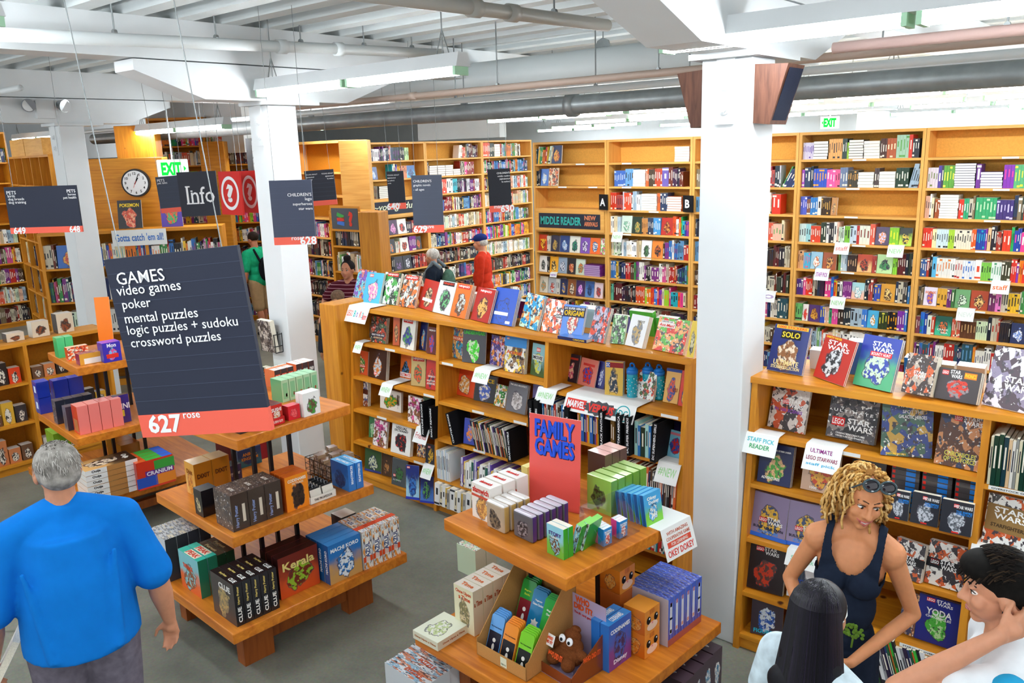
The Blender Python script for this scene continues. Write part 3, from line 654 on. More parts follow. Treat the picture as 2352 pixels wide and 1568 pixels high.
# bookcase at the frame edge
rows(WALLC[4], WD[4], [[], 
 [('r', '#d8cbd2', 4, .024, .2, '#6a7a3a'), ('r', '#4a3a8a', 1, .03, .22), ('r', '#3a3a4a', 1, .02, .22), ('r', '#5a9a3a', 4, .025, .22, '#e0e04a'), ('w', .185, 10, .024, '#3a3442', '#f4f2f6'), ('r', '#6a2a8a', 1, .04, .23), ('w', .19, 6, .026, '#4a3a6a', '#f4f2f6'), ('r', '#7a2aa0', 3, .03, .22, '#e03a8a'), ('r', '#4fa06a', 9, .026, .22, '#e0e03a')],
 [('r', '#d8a890', 2, .02, .22), s(.05, 'light'), ('r', '#9a4a1e', 2, .022, .19), ('w', .17, 9, .026), ('r', '#d8321e', 2, .022, .19, '#f2f2ee'), ('r', '#2a9a6a', 2, .022, .2, '#f2f2ee'), s(.06, 'dark'), ('r', '#2f9a62', 6, .03, .21, '#b8e0b0'), ('r', '#3a2a6a', 5, .029, .19, '#c9c0e8'), s(.5, 'dark')],
 [('r', '#d8321e', 4, .022, .2), ('r', '#f2e4b0', 2, .02, .19), ('r', '#cfe4e8', 5, .022, .19), ('r', '#a8d03a', 3, .018, .19), ('r', '#e8e0c8', 7, .022, .19), ('r', '#e05a1e', 2, .02, .2), s(.1, 'bright'), ('r', '#e8b88a', 1, .03, .22), s(.1, 'dark'), ('r', '#d83a20', 2, .035, .2), s(.4, 'bright')],
 [('r', '#2f5a9a', 3, .02, .18), s(.05, 'dark'), ('r', '#5ab4e0', 1, .04, .21), ('r', '#e8e8e0', 5, .026, .2, '#e07a2a'), ('r', '#f2f2ec', 2, .02, .2), ('r', '#e8e0d8', 3, .024, .19, '#b52a2a'), ('r', '#e4e8ec', 5, .022, .19, '#2a6ac0'), ('r', '#f2f0ea', 1, .055, .2, '#d8482a'), ('r', '#7ac04a', 4, .022, .18), ('r', '#e0e8e0', 4, .022, .19, '#2a8a5a'), ('r', '#3a3a24', 3, .026, .2), s(.4, 'bright')],
 [s(.05, 'dark'), fo(.13, .19, 'white and purple cover with playful letters facing out beside the frame edge', ('#e8e0f0', '#7a4ab8', '#e0883a'), [('BAD MAGIC', '#e0702a', .5, .72, .8, .13)]), ('r', '#e0a83a', 3, .03, .19, '#3a2a1a'), ('r', '#6a2a6a', 2, .02, .19), ('r', '#3a6a3a', 1, .03, .19), fo(.14, .19, 'leaf green cover with a pale face facing out beside the frame edge', ('#6aa06a', '#d8e8d0', '#2a4a30')), fo(.16, .19, 'rust cover with a glowing doorway facing out beside the frame edge', ('#a8401e', '#f0c878', '#4a1810')), ('r', '#6a2a5a', 2, .03, .19), ('r', '#e07ac0', 2, .024, .18), s(.4, 'mix')],
 [('r', '#7a3a4a', 2, .02, .18), s(.07, 'bright'), ('r', '#e0ead8', 1, .04, .2), ('r', '#c8402a', 1, .03, .19), fo(.16, .2, 'dark teal underwater cover facing out beside the frame edge', ('#12564a', '#3ab890', '#e0703a'), [('CRACK', '#e6f2ea', .5, .3, .7, .1), ('SEA', '#e6f2ea', .6, .14, .45, .1)], 'scene'), s(.08, 'light'), ('r', '#5a3420', 5, .028, .18, '#c9a06a'), ('r', '#cfe0b8', 5, .02, .19), s(.2, 'dark'), fo(.14, .2, 'navy blue starry cover low at the frame edge', ('#1f2f5a', '#e8ecf4', '#6a8ad0')), s(.4)],
 [s(1.2)], [s(1.2)], [s(1.2)]], ZT)
rows(WALLC[5], WD[5], [[s(1.2)]]*6, ZT)
# ---- the bookcases turning toward the viewer on the left of the back wall
LW = [LYS[i+1]-LYS[i]-.004 for i in range(3)]
LT = list(reversed(LZ))
rows(LEFTC[0], LW[0], [[('w', .2, 9, .022, '#6a6a78', '#9a98a8'), s(.7, 'teen'), ('r', '#b8d89a', 3, .03, .2), ('e', .3)], [('r', '#a8c83a', 2, .05, .24), ('r', '#d83a8a', 1, .04, .24), fo(.17, .2, 'blue starry cover on the young adult bookcase', ('#23407c', '#6a9ad8', '#e0e8f4')), ('e', .3), s(.2, 'bright'), ('r', '#e0906a', 4, .03, .2), fo(.2, .2, 'blue landscape cover at the end of the young adult bookcase', ('#2a5a9a', '#5ab4d8', '#16305a'), (), 'scene')], [s(.3, 'dark'), ('w', .35, 7, .028, '#3a3428'), ('e', .7)], None,
 [fo(.14, .24, 'rusty dark cover beside the wooden post on the young adult bookcase', ('#4a2418', '#b8603a', '#1a0f0c')), ('r', '#2a1a14', 2, .02, .24), fo(.2, .23, 'white cover with thin red letters on the young adult bookcase', ('#eeeae8', '#d86a5a', '#f6f4f2')), ('r', '#4a1a4a', 4, .02, .24), fo(.2, .24, 'dark purple cover with white letters on the young adult bookcase', ('#3c1442', '#e8a0d0', '#8a2a7a')), fo(.2, .24, 'white cover with a red flame on the young adult bookcase', ('#f2f0ee', '#d8402a', '#3a3a40')), s(.5, 'teen')],
 [('r', '#e8e6e2', 4, .02, .22), fo(.22, .23, 'blue cover with a star tree below the young adult covers', ('#2f5aa0', '#9ac4f0', '#16244a')), ('r', '#33262e', 3, .03, .23), fo(.2, .23, 'black cover with an orange sun below the young adult covers', ('#26242a', '#e0782a', '#4a8a9a')), s(.1, 'light'), fo(.2, .23, 'white cover with red figures below the young adult covers', ('#efebe6', '#c8503a', '#3a3028')), ('r', '#7a2a8a', 5, .03, .24), fo(.14, .22, 'black and orange flame cover at the end under the young adult covers', ('#241a18', '#d86a24', '#6a2a14'))],
 [('r', '#cfe0e4', 2, .03, .22), fo(.22, .24, 'red cover with white hand lettering near the white haired woman', ('#b8281c', '#f0e4dc', '#d8503a'), [('GIANT', '#f2e8e0', .5, .6, .7, .14), ('DAYS', '#f2e8e0', .55, .44, .6, .14)]), fo(.2, .23, 'dark green forest cover near the white haired woman', ('#2a3a20', '#7ab84a', '#141c10')), ('r', '#22202a', 2, .03, .24), fo(.2, .23, 'dark violet portrait cover near the white haired woman', ('#2a2434', '#7a5a8a', '#16121c')), fo(.2, .23, 'black cover with scratchy white letters near the white haired woman', ('#1c1c26', '#4a4a5a', '#e8e8ee')), s(.5, 'dark')],
 [s(1.4, 'dark')], [s(1.4)], [s(1.4)]], LT)
rows(LEFTC[1], LW[1], [[('e', .8), s(.2, 'light', .15), s(.3, 'dark')], [('r', '#3a2a2a', 3, .02, .24), ('w', .19, 5, .036, '#6a3a2a'), ('w', .19, 5, .036, '#6a3a2a'), ('w', .19, 5, .036, '#6a3a2a'), ('w', .18, 3, .036, '#6a3a2a'), s(.12, 'dark'), ('r', '#d83a8a', 2, .03, .22), ('r', '#8a2a2a', 6, .03, .22)], [s(.35, 'teen'), ('r', '#e0503a', 3, .04, .24), ('r', '#e8e6e0', 3, .05, .25), ('r', '#3aa8b8', 3, .04, .24), s(.6, 'teen')], [('r', '#e8622a', 4, .03, .22), s(1.3, 'mix')], [s(1.4, 'light')], [s(1.4, 'mix')], [s(1.4, 'dark')], [s(1.4, 'mix')], [s(1.4, 'dark')], [s(1.4)]], LT)
rows(LEFTC[2], LW[2], [[('r', '#e0502a', 6, .035, .25), ('r', '#28302a', 4, .03, .24), ('w', .16, 5, .045), s(.6, 'mix')], [s(1.3, 'mix')], [s(.8, 'mix'), s(.5, 'light')], [s(1.3, 'light')], [s(1.3, 'mix')], [s(1.3, 'bright')], [s(1.3, 'light')], [s(1.3, 'dark')], [s(1.3)], [s(1.3)]], LT)
# ---- far left
for c in FARL:
    rows(c, 1.69, [[s(.3, 'light'), ('r', '#8ab04a', 6, .05, .26), s(1.2, 'mix')], [s(.4, 'dark'), ('r', '#c9c83a', 5, .06, .28), s(.5, 'dark')], [], [s(.9, 'bright')], [s(1.6, 'light')], [s(1.6, 'mix')], [s(1.6, 'mix')], [s(1.6, 'light')], [s(1.6, 'dark')]], list(reversed(FZ)), room=.34, depth=.2)
co = [o for o in COL.objects if o.get('label', '').startswith('dark brown pigeonhole')][0]
for j in range(5):
    for i, z in enumerate(CZ[:-1]):
        if rng.random() < .12: continue
        fill(frame(co), 0, CU[j]+.05, CU[j]+.05+rng.uniform(.15, .5), z, [s(.5, rng.choice(('dark', 'light', 'dark')), rng.choice((0, .1, .2)))], .4, .06, .22)
# ================================================================== the low display of comics and brick books
LG = [o for o in COL.objects if o.get('label', '').startswith('low pine display bookcase of comics')][0]
SG = [o for o in COL.objects if o.get('label', '').startswith('low pine display bookcase of space')][0]
BRK = 'LEGO'
def brick_logo(cx, cz, w=.2, h=.11): return (BRK, '#ffffff', cx, cz, w, h*.62, '#d8231c')
Wt, Bk, Rd, Yl, Bl, Gn = '#f6f6f4', '#141418', '#d8281c', '#f4d23a', '#2a62c8', '#3aa04a'
z = 1.652
TOP = [
 ('purple cover with a round picture, first along the display top', (810, 683), (845, 690), (812, 616), ('#7a4ab8', '#e0784a', '#6ac4d8'), [brick_logo(.3, .93)], 1),
 ('cyan and pink cover, second along the display top', (831.5, 695), (870, 699.5), (845, 625.5), ('#4ab0d8', '#e58ab8', '#f0e0c0'), [brick_logo(.3, .9)], 1),
 ('white cover with a red band and green figure, third along the display top', (872, 697), (909, 702), (883, 625), ('#e4ece4', '#4aa04a', '#2a3a2a'), [('NINJAGO', Wt, .5, .93, .6, .07, '#c8241a')], 3),
 ('orange and red cover with a silver blade, fourth along the display top', (916, 704), (951, 709), (931, 631), ('#d8702a', '#6a4a34', '#c8d0cc'), [('NINJAGO', Wt, .5, .91, .7, .08, '#c8241a')], 3),
 ('plain red back cover with a bar code, fifth along the display top', (960, 705.5), (992, 716.5), (961.5, 636), ('#b8281c', '#4a3a28', '#e0c8a0'), [('', Wt, .5, .32, .6, .07, '#f2efe8')], 1),
 ('white cover with a black band and green disc, sixth along the display top', (994, 717), (1032, 726), (1002, 642), ('#dfe2e4', '#3a3440', '#6ab87a'), [('NINJAGO', '#e0452a', .55, .92, .6, .08, '#1a1a1e')], 1),
 ('second orange and red cover with a silver blade, beside the black and white one', (1033, 726), (1067, 734), (1046.6, 649), ('#d8702a', '#6a4a34', '#c8d0cc'), [('NINJAGO', Wt, .5, .91, .7, .08, '#c8241a')], 4),
 ('dark red cover with a golden figure beside the blue book on the display top', (1080.6, 734), (1120, 744), (1086, 657), ('#a8241a', '#e8b060', '#4a2414'), [('NINJAGO', Wt, .5, .9, .62, .08, '#c8241a')], 1),
 ('plain royal blue cover turned backward on the display top', (1124, 742), (1175, 751), (1133, 659), ('#1f4fb8', '#1f4fb8', '#1f4fb8'), [('', Wt, .42, .30, .55, .06, '#e8ecf4'), ('', Wt, .78, .08, .18, .05, '#e8ecf4')], 4),
 ('bright cyan cover with a toy scientist beside the plain blue one', (1191.6, 749), (1232, 761), (1207, 671), ('#2a9ad0', '#e0904a', '#c8e8d0'), [brick_logo(.5, .93, .1, .08)], 1),
 ('white cover with a leaping orange figure beside the paper folding book', (1241.6, 761), (1284.5, 768.6), (1257, 686), ('#f0e6e0', '#e06a1e', '#c83a1e'), [('SUPER', Wt, .8, .52, .3, .07, '#1c1c20')], 0),
 ('cover of a paper folding book with bold yellow letters', (1285, 771), (1335, 777), (1292, 699), ('#5a8ad8', '#e8e0d0', '#c84a3a'), [('ORIGAMI', '#f4c81e', .5, .74, .88, .17, '#241f3a'), ('DC SUPER HEROES', Wt, .5, .88, .9, .07, '#241f3a')], 3),
 ('pale cover with red winged machine and flames on the display top', (1350, 782), (1385, 790), (1360, 701), ('#b8b0c8', '#d8452a', '#3a4a6a'), [], 2),
 ('green cover with a black standing figure on the display top', (1401, 789), (1432, 792), (1411, 724), ('#5aa050', '#24302a', '#c8e8c0'), [], 1),
 ('grey and white split cover with scattered gold letters', (1435, 793), (1474, 802), (1455, 722), ('#e6e8ea', '#7a7d82', '#c8a86a'), [('FIGHT', '#8a8478', .62, .8, .4, .08), ('like a', '#c8b080', .5, .55, .45, .08), ('HERO', '#c8b080', .5, .38, .45, .08)], 4),
 ('orange and white cover with red letters and green child, last on the top', (1498, 803), (1568, 817), (1516, 727.5), ('#e8a868', '#d8301e', '#5ab03a'), [('GROW UP,', '#5a5a60', .3, .87, .36, .05, '#f2ece8'), ('Ant-Man!', '#d8301e', .3, .77, .48, .09, '#f2ece8')], 1),
]
for L_, bl, br, tl, cols, it, n in TOP:
    faced(L_.replace('cover', 'book cover', 1) if 0 else L_, bl, br, tl, z, cols, it, 20, .012, rng.choice(('figure', 'figure', 'busy')) if it else 'busy', n)
t = book('yellow and black book peeping past the near white column on the display top', onz(1584, 822, z), LEG_RZ, .05, .24, .012, ('#e0c02a', '#1c1c1c', '#d8d0a0'), 18)
# flat copy under the folding book
P = onz(1302, 779, z); t = thing('book', 'paper folding book lying flat under its upright copies, spine out', 'book', (P[0]+.06, P[1]+.07, z), LEG_RZ)
b = MB(); b.box(-.13, .13, -.09, .09, 0, .022, cols=[rgb('#2a2a5a')]+[rgb('#e6dfcc')]*3+[rgb('#5a8ad8')]*2); b.build('cover', M_['gloss'], t)
text('ORIGAMI', tint('#f4c81e'), t, .06, .011, .1, .013, y=-.0905)
# bay shelves: (height key, list)
BAY = [
 (1.325, 10, [
  ('dark cover with a toy map, first on the upper shelf under the welcome paper', (814.5, 771), (848.5, 775), (815, 719), ('#2a2a24', '#5a6a3a', '#c84a2a'), [brick_logo(.2, .56, .16, .1), ('BUILD YOUR OWN', Wt, .5, .3, .8, .07, '#1c1c3a'), ('ADVENTURE', '#f0d0a0', .5, .19, .6, .07, '#1c1c3a')], 0, 'busy'),
  ('dark cover with a toy map, second on the upper shelf beside its page edges', (850, 784.5), (885, 790.5), (851, 725), ('#2a2a24', '#4a6a4a', '#c84a2a'), [brick_logo(.2, .56, .16, .1), ('BUILD YOUR OWN', Wt, .5, .3, .8, .07, '#1c1c3a'), ('ADVENTURE', '#f0d0a0', .5, .19, .6, .07, '#1c1c3a')], 6, 'busy'),
  ('orange red cover half hidden behind the toy warrior book', (902, 793), (917, 794), (909, 724), ('#c85a24', '#5a3a24', '#e0b070'), [], 0, 'figure'),
  ('white cover with red band and a toy warrior in blue', (919, 798), (950, 806), (921.6, 726), ('#e6e8e0', '#3a3f9a', '#5ab04a'), [('NINJAGO', Wt, .45, .9, .6, .1, '#b8201a')], 2, 'figure'),
  ('dark blue cover with yellow rims on the upper shelf', (961.6, 802), (977, 806.6), (962, 734), ('#1c2458', '#e0902a', '#5ab0d8'), [], 0, 'figure'),
  ('brown red cover with round badge beside the first upright', (979, 811), (1000, 815), (985, 751), ('#5a1c14', '#c83a24', '#3a4ab0'), [('NINJAGO', Wt, .5, .88, .7, .08)], 1, 'figure')]),
 (1.0, 8, [
  ('orange cover with a green toy figure, first on the second shelf', (813, 856), (844, 863), (813.6, 802), ('#c8502a', '#3a7a34', '#e8c8a0'), [('NINJAGO', Wt, .5, .35, .6, .08, '#b8281c')], 0, 'figure'),
  ('black and amber cover with a white masked trooper', (846, 864.6), (886, 875), (851, 795.6), ('#3a1c10', '#c8d0d8', '#d87a1e'), [brick_logo(.4, .16, .14, .09)], 5, 'figure'),
  ('orange cover with dark ninja stickers on the second shelf', (918.7, 868), (943, 873.6), (922.5, 811), ('#d8682a', '#2a3430', '#4a7ab0'), [('ULTIMATE', '#d8281c', .5, .17, .9, .12, '#f2ece6')], 0, 'figure'),
  ('green and orange cover with a silver blade on the second shelf', (944, 885), (976.8, 888.7), (946, 818), ('#c8b070', '#e05a1e', '#4a7a4a'), [('NINJAGO', Wt, .5, .92, .7, .1, '#b8201a')], 1, 'figure'),
  ('red cover with white letters beside the first upright', (977.7, 893), (1001, 897), (982, 826), ('#c8281c', '#3a2a44', '#e05a3a'), [('NINJAGO', Wt, .55, .44, .7, .08), ('BUILD YOUR', Wt, .5, .3, .8, .06), ('ADVENTURE', Wt, .5, .2, .8, .07)], 0, 'figure')]),
 (.69, 6, [
  ('white cover with rows of toy figures, first on the third shelf', (814, 926), (844.6, 934), (815, 867), ('#ecebe6', '#8a4a2a', '#4a5a8a'), [brick_logo(.2, .55, .18, .1), ('', Wt, .5, .55, .9, .12, '#4a1c14')], 6, 'busy'),
  ('wide white box cover with green mask and golden staff', (873, 936), (921, 948.6), (875, 891), ('#f0efe8', '#2f9a3a', '#d8a02a'), [('NINJAGO', '#5a3a2a', .86, .5, .12, .7)], 1, 'figure'),
  ('pink topped white cover with toy friends on the third shelf', (936.6, 967), (969.6, 978), (937.5, 907.5), ('#f2ecec', '#d85a9a', '#8a5a3a'), [brick_logo(.2, .9, .15, .09), ('Character', '#b8287a', .45, .72, .75, .09), ('Encyclopedia', '#b8287a', .45, .63, .75, .07)], 2, 'busy'),
  ('green and pink cover beside the first upright on the third shelf', (970.5, 976), (991, 981.6), (973, 909), ('#3a5a3a', '#8ad04a', '#e05ac0'), [brick_logo(.5, .4, .3, .1)], 0, 'figure')]),
 (.385, 10, [
  ('green toy cover standing in shade behind the pink topped book', (847, 1004), (861, 1005.7), (848, 954), ('#3a8a4a', '#8ad08a', '#c8e0c8'), [], 0, 'figure'),
  ('pink topped white cover with toy friends on the fourth shelf', (856, 1021), (886, 1031), (866, 963), ('#f2ecec', '#d85a9a', '#8a5a3a'), [brick_logo(.2, .93, .15, .07), ('Character', '#b8287a', .5, .76, .75, .09), ('Encyclopedia', '#b8287a', .5, .67, .75, .07)], 1, 'busy'),
  ('white cover of a picture dictionary with a black caped toy', (897, 1037), (941, 1050), (899, 968), ('#f0eeea', '#24242c', '#c8322a'), [('VISUAL', '#2a2a30', .5, .86, .6, .09), ('DICTIONARY', '#2a2a30', .5, .77, .7, .07)], 5, 'figure'),
  ('small dark blue cover of toy heroes left of the yellow one', (957, 1047.7), (976, 1052), (958, 1014.6), ('#2a2450', '#c87a3a', '#d8c8a0'), [brick_logo(.3, .85, .3, .14)], 0, 'busy'),
  ('small dark cover with a yellow black toy hero beside the first upright', (977, 1064), (998, 1070), (978.6, 1018), ('#1c2030', '#d8a82a', '#16161c'), [brick_logo(.3, .85, .25, .12)], 0, 'figure')]),
 (.1, 8, [
  ('green cover with a toy hero and magnifier, first on the lowest shelf', (837.5, 1080), (875, 1089), (839, 1028), ('#3a5a34', '#d8e0c0', '#24406a'), [('', Wt, .5, .05, .9, .06, '#2a3a8a')], 0, 'figure'),
  ('brown cover between the green and grey ones on the lowest shelf', (877.5, 1091), (897, 1096), (878, 1040.6), ('#4a3424', '#b8824a', '#2a1c14'), [], 0, 'figure'),
  ('slate grey cover with green plants on the lowest shelf', (899, 1111), (931, 1121), (900, 1050), ('#4a4f52', '#3a6a3a', '#2a2c30'), [brick_logo(.2, .36, .15, .1), ('ACTIVITY', '#c8ccd0', .4, .2, .6, .06)], 2, 'figure')]),
]
for zz, tilt, lst in BAY:
    for L_, bl, br, tl, cols, it, n, art in lst:
        faced(L_, bl, br, tl, zz+.002, cols, it, tilt, .011, art, n)
for L_, bl, br, tl, cols in (('blue magazine with a glowing toy figure leaning on the shelf foot', (933, 1145), (963, 1149), (934, 1067), ('#1f2f7a', '#a8d8f0', '#3a7ac8')), ('navy magazine with a cape leaning beside the glowing one', (965.6, 1153), (996, 1157), (969, 1092), ('#1a2260', '#4a7ac8', '#5aa04a'))):
    faced(L_, bl, br, tl, .06, cols, [brick_logo(.2, .93, .2, .07), ('', Wt, .5, .035, .95, .05, '#2a3ab0')], 6, .006, 'scene', 0, gap=.004)
BAY2 = [
 (1.305, 9, [
  ('orange dinosaur book half behind the glowing green one', (1033, 819), (1062, 826), (1037, 751), ('#e0b060', '#7a6a8a', '#3a9ac0'), [('DINOSAUR', '#f6ead0', .5, .66, .9, .09, '#d8502a')], 0, 'busy'),
  ('charcoal cover with a glowing green creature', (1061, 831), (1114, 837.5), (1073, 753), ('#4a4d54', '#4ae03a', '#d8f4d0'), [('UNDERWEAR!', '#4ae04a', .5, .87, .9, .1), ('CREEPY PAIR', '#3a9a3a', .55, .96, .8, .06)], 0, 'figure'),
  ('purple pop-up cover beside the animal atlas', (1124, 836.4), (1156, 845), (1126.5, 767.5), ('#4a3a8a', '#e08a3a', '#c8b8d8'), [('POP-UP', '#e0502a', .55, .76, .7, .1)], 0, 'busy'),
  ('tall white and blue animal atlas cover', (1157, 851.7), (1203, 860.5), (1159.7, 770), ('#f0f0ea', '#8a6a4a', '#e8c83a'), [('Animal', '#e0602a', .45, .56, .75, .11), ('Atlas', '#24242a', .66, .45, .55, .1), ('', Wt, .5, .86, .96, .2, '#3a8ad0'), brick_logo(.12, .93, .12, .07)], 5, 'busy'),
  ('green toy movie cover beside the second upright', (1217.5, 859.6), (1249, 869), (1218.4, 785.5), ('#8ac0c8', '#3a5a2a', '#c8d04a'), [brick_logo(.45, .82, .25, .13), ('MOVIE', '#24242a', .45, .57, .65, .11, '#d8ddd8')], 2, 'scene')]),
 (.965, 14, [
  ('orange cover with a tiger under the empty board', (1039, 904), (1086.6, 916), (1049, 840.5), ('#d8481e', '#e0a050', '#f0e4cc'), [], 1, 'figure'),
  ('black cover of a space book with yellow capitals', (1088, 919), (1134, 928), (1092, 858), ('#1a1c24', '#3a5ab8', '#d8d4c8'), [('SPACE', '#f0c82a', .52, .8, .8, .15)], 3, 'figure'),
  ('white alphabet cover half behind the grey tower book', (1134, 930.7), (1159, 938), (1144.6, 882.5), ('#eef0ec', '#e0a83a', '#3a9a4a'), [('B', '#2a8a3a', .72, .56, .35, .3), ('A', '#e0b04a', .3, .4, .35, .25)], 0, 'busy'),
  ('grey cover with a white lattice tower', (1161, 942), (1205, 954), (1177, 877), ('#6a6c74', '#d8d8da', '#a8a4a4'), [('THE LEGO ARCHITECT', Wt, .5, .92, .85, .06)], 1, 'figure'),
  ('violet and orange cover beside the second upright', (1221, 950), (1244, 952), (1234, 884), ('#7a6ab0', '#e0903a', '#e8dcc8'), [], 1, 'figure')]),
 (1.26, 15, [
  ('dark cover with a pale fiery face, first in the third bay', (1288, 873), (1324, 881), (1304.5, 811.6), ('#2a1c28', '#e8c0a0', '#c84a6a'), [('', Wt, .5, .84, .7, .05, '#b8321e')], 0, 'figure'),
  ('pink and orange cover with a red leaping figure', (1326, 882), (1364, 893), (1340, 821.4), ('#d87a6a', '#c8281c', '#3a4ab0'), [('', Wt, .5, .78, .6, .06, '#c8322a')], 0, 'figure'),
  ('white small cover with tiny comic figures behind the teal bottle', (1460, 914), (1499, 923), (1477, 851), ('#eceee8', '#d8482a', '#4a6a3a'), [], 2, 'busy'),
  ('tan cover with blue heroes near the last upright', (1522, 923), (1555, 929.5), (1527, 844), ('#e0b05a', '#2a4a9a', '#d8562a'), [('HERO', '#8a2a1a', .75, .42, .35, .06), ('STORY', '#8a2a1a', .75, .36, .35, .05), ('', Wt, .5, .95, .95, .06, '#2a4a9a')], 1, 'figure'),
  ('red cover with a yellow caped figure at the last upright', (1557, 932), (1583, 936.6), (1566, 851), ('#d8321c', '#e8c02a', '#3a4a9a'), [], 1, 'figure')]),
]
for zz, tilt, lst in BAY2:
    for L_, bl, br, tl, cols, it, n, art in lst:
        faced(L_, bl, br, tl, zz+.002, cols, it, tilt, .011, art, n)
faced('navy cover wedged behind the thick yellow comic volume', (1366, 890), (1386, 895), (1380, 829.5), 1.262, ('#2a2f7a', '#3a4a9a', '#d8e0f0'), (), 15, .008, 'figure')
faced('thick yellow comic volume with a caped figure and red spine', (1389, 908), (1430, 912), (1390, 830), 1.262, ('#d8b04a', '#2a3a4a', '#e8d0a8'), [('DC', Wt, .16, .9, .2, .1, '#2a5ab8'), ('', Wt, .62, .9, .7, .1, '#8a1c1c')], 4, .05, 'figure', 0, None, '#d8401e')
faced('blue comic with an upside down red figure at the end of the divider shelf', (1527, 1046), (1570, 1059), (1539, 986), .937, ('#7ac0d8', '#c8281e', '#2a4aa0'), [('', Wt, .5, .88, .8, .06, '#d87a8a')], 10, .008)
b_ = faced('dark purple comic behind the upside down figure', (1545, 1030), (1582, 1040), (1556, 968), .937, ('#2a1c4a', '#c8a060', '#5a3a7a'), (), 4, .008)
# rear slope of the same display: stacked books seen from behind over the top edge
REAR = [((968, 641), (1003, 650), 3, '#d8482a', 'orange red books with white page tops, rear of the display top, first from the post'), ((1000, 640), (1030, 646), 3, '#e0502a', 'orange red pile rising behind the sixth cover'),
        ((1062, 657), (1112, 664), 3, '#e8e4dc', 'white page tops behind the second blade cover'), ((1112, 656), (1160, 664), 6, '#5a6a58', 'mossy green thick volume behind the plain blue cover'),
        ((1165, 668), (1195, 674), 3, '#3a7ab8', 'pale blue volume behind the plain blue cover'), ((1197, 676), (1232, 684), 3, '#6a1c44', 'maroon volume behind the toy scientist cover'),
        ((1240, 680), (1284, 688), 3, '#9a441e', 'brown volume behind the leaping orange figure'), ((1284, 690), (1330, 696), 4, '#c8d0c8', 'grey green volume behind the paper folding book'),
        ((1336, 692), (1380, 700), 5, '#a8d0dc', 'pale sky blue thick volume behind the winged machine cover'), ((1420, 710), (1458, 716), 2, '#6a6ab8', 'lilac volume behind the black figure cover'),
        ((1458, 698), (1512, 706), 3, '#4aa83a', 'green edged volume behind the split grey cover'), ((1518, 716), (1565, 722), 4, '#2f9a3a', 'bright green volume behind the last big cover')]
for (tlx, trx, n, col, lab) in REAR:
    yq = 4.585+.15+.46
    a, c = onY(tlx[0], tlx[1]+8, yq-.05), onY(trx[0], trx[1]+8, yq-.05)
    w_, h_ = abs(c[0]-a[0]), max(.12, (a[2]+c[2])/2-1.652)
    t = thing('book', lab, 'book', ((a[0]+c[0])/2, yq-.09, 1.652), LEG_RZ, None); t.rotation_euler = (R(12), 0, LEG_RZ)
    d_ = .03*n*.5; b = MB(); cc = rgb(col)
    b.box(-w_/2, w_/2, 0, d_, .0, h_, cols=[cc, cc, cc, cc, rgb('#efece4'), cc]); b.build('cover', M_['gloss'], t)
# black dividers and spines, each a thing of its own
def lf(o, P):
    v = frame(o).inverted() @ Vector(P); return v
def divider(o, s_, px, zz, h, lean=0, w=.006, d=.2, out=.05, order=''):
    P = onz(px[0], px[1], zz); v = lf(o, P); k = o['lean']
    t = thing('shelf_divider', f'black shelf divider lettered {s_} among the comic spines', 'divider'); M = frame(o)
    t.matrix_basis = M @ Matrix.Translation((v.x, k*zz-out, zz)) @ Matrix.Rotation(lean, 4, 'Y')
    b = MB(); b.box(0, .042, 0, .004, 0, h); b.box(0, .004, 0, d, 0, h); b.box(.038, .042, 0, d, 0, h); b.build('panel', M_['ink'], t)
    text(s_, M_['lwhite'], t, .024, h*.52, None, .017, rot=R(90), y=-.001, bold=.02) if len(s_) < 13 else text(s_, M_['lwhite'], t, .024, h*.52, h*.9, .017, rot=R(90), y=-.001, bold=.02)
for a in (('PICTURE BOOKS', (990, 993), .647, .30, 0), ('EARLY READERS', (1009, 999), .647, .28, 0), ('CHAPTER BOOKS', (1050, 1018), .647, .27, R(-14)), ('GRAPHIC NOVELS', (1198, 1046), .647, .25, R(-4)),
          ('ANT MAN', (1244, 975), .937, .24, 0), ('AVENGERS', (1256, 979), .937, .25, 0), ('BATMAN', (1317, 1000), .937, .25, 0), ('BLACK PANTHER', (1390, 1022), .937, .28, 0), ('CAPTAIN AMERICA', (1427, 1033), .937, .28, 0), ('DC SUPER FRIENDS', (1443, 1040), .937, .28, 0), ('DC SUPERHERO GIRLS', (1500, 1055), .937, .28, R(4))):
    divider(LG, *a)
CN = {'#': 'x'}
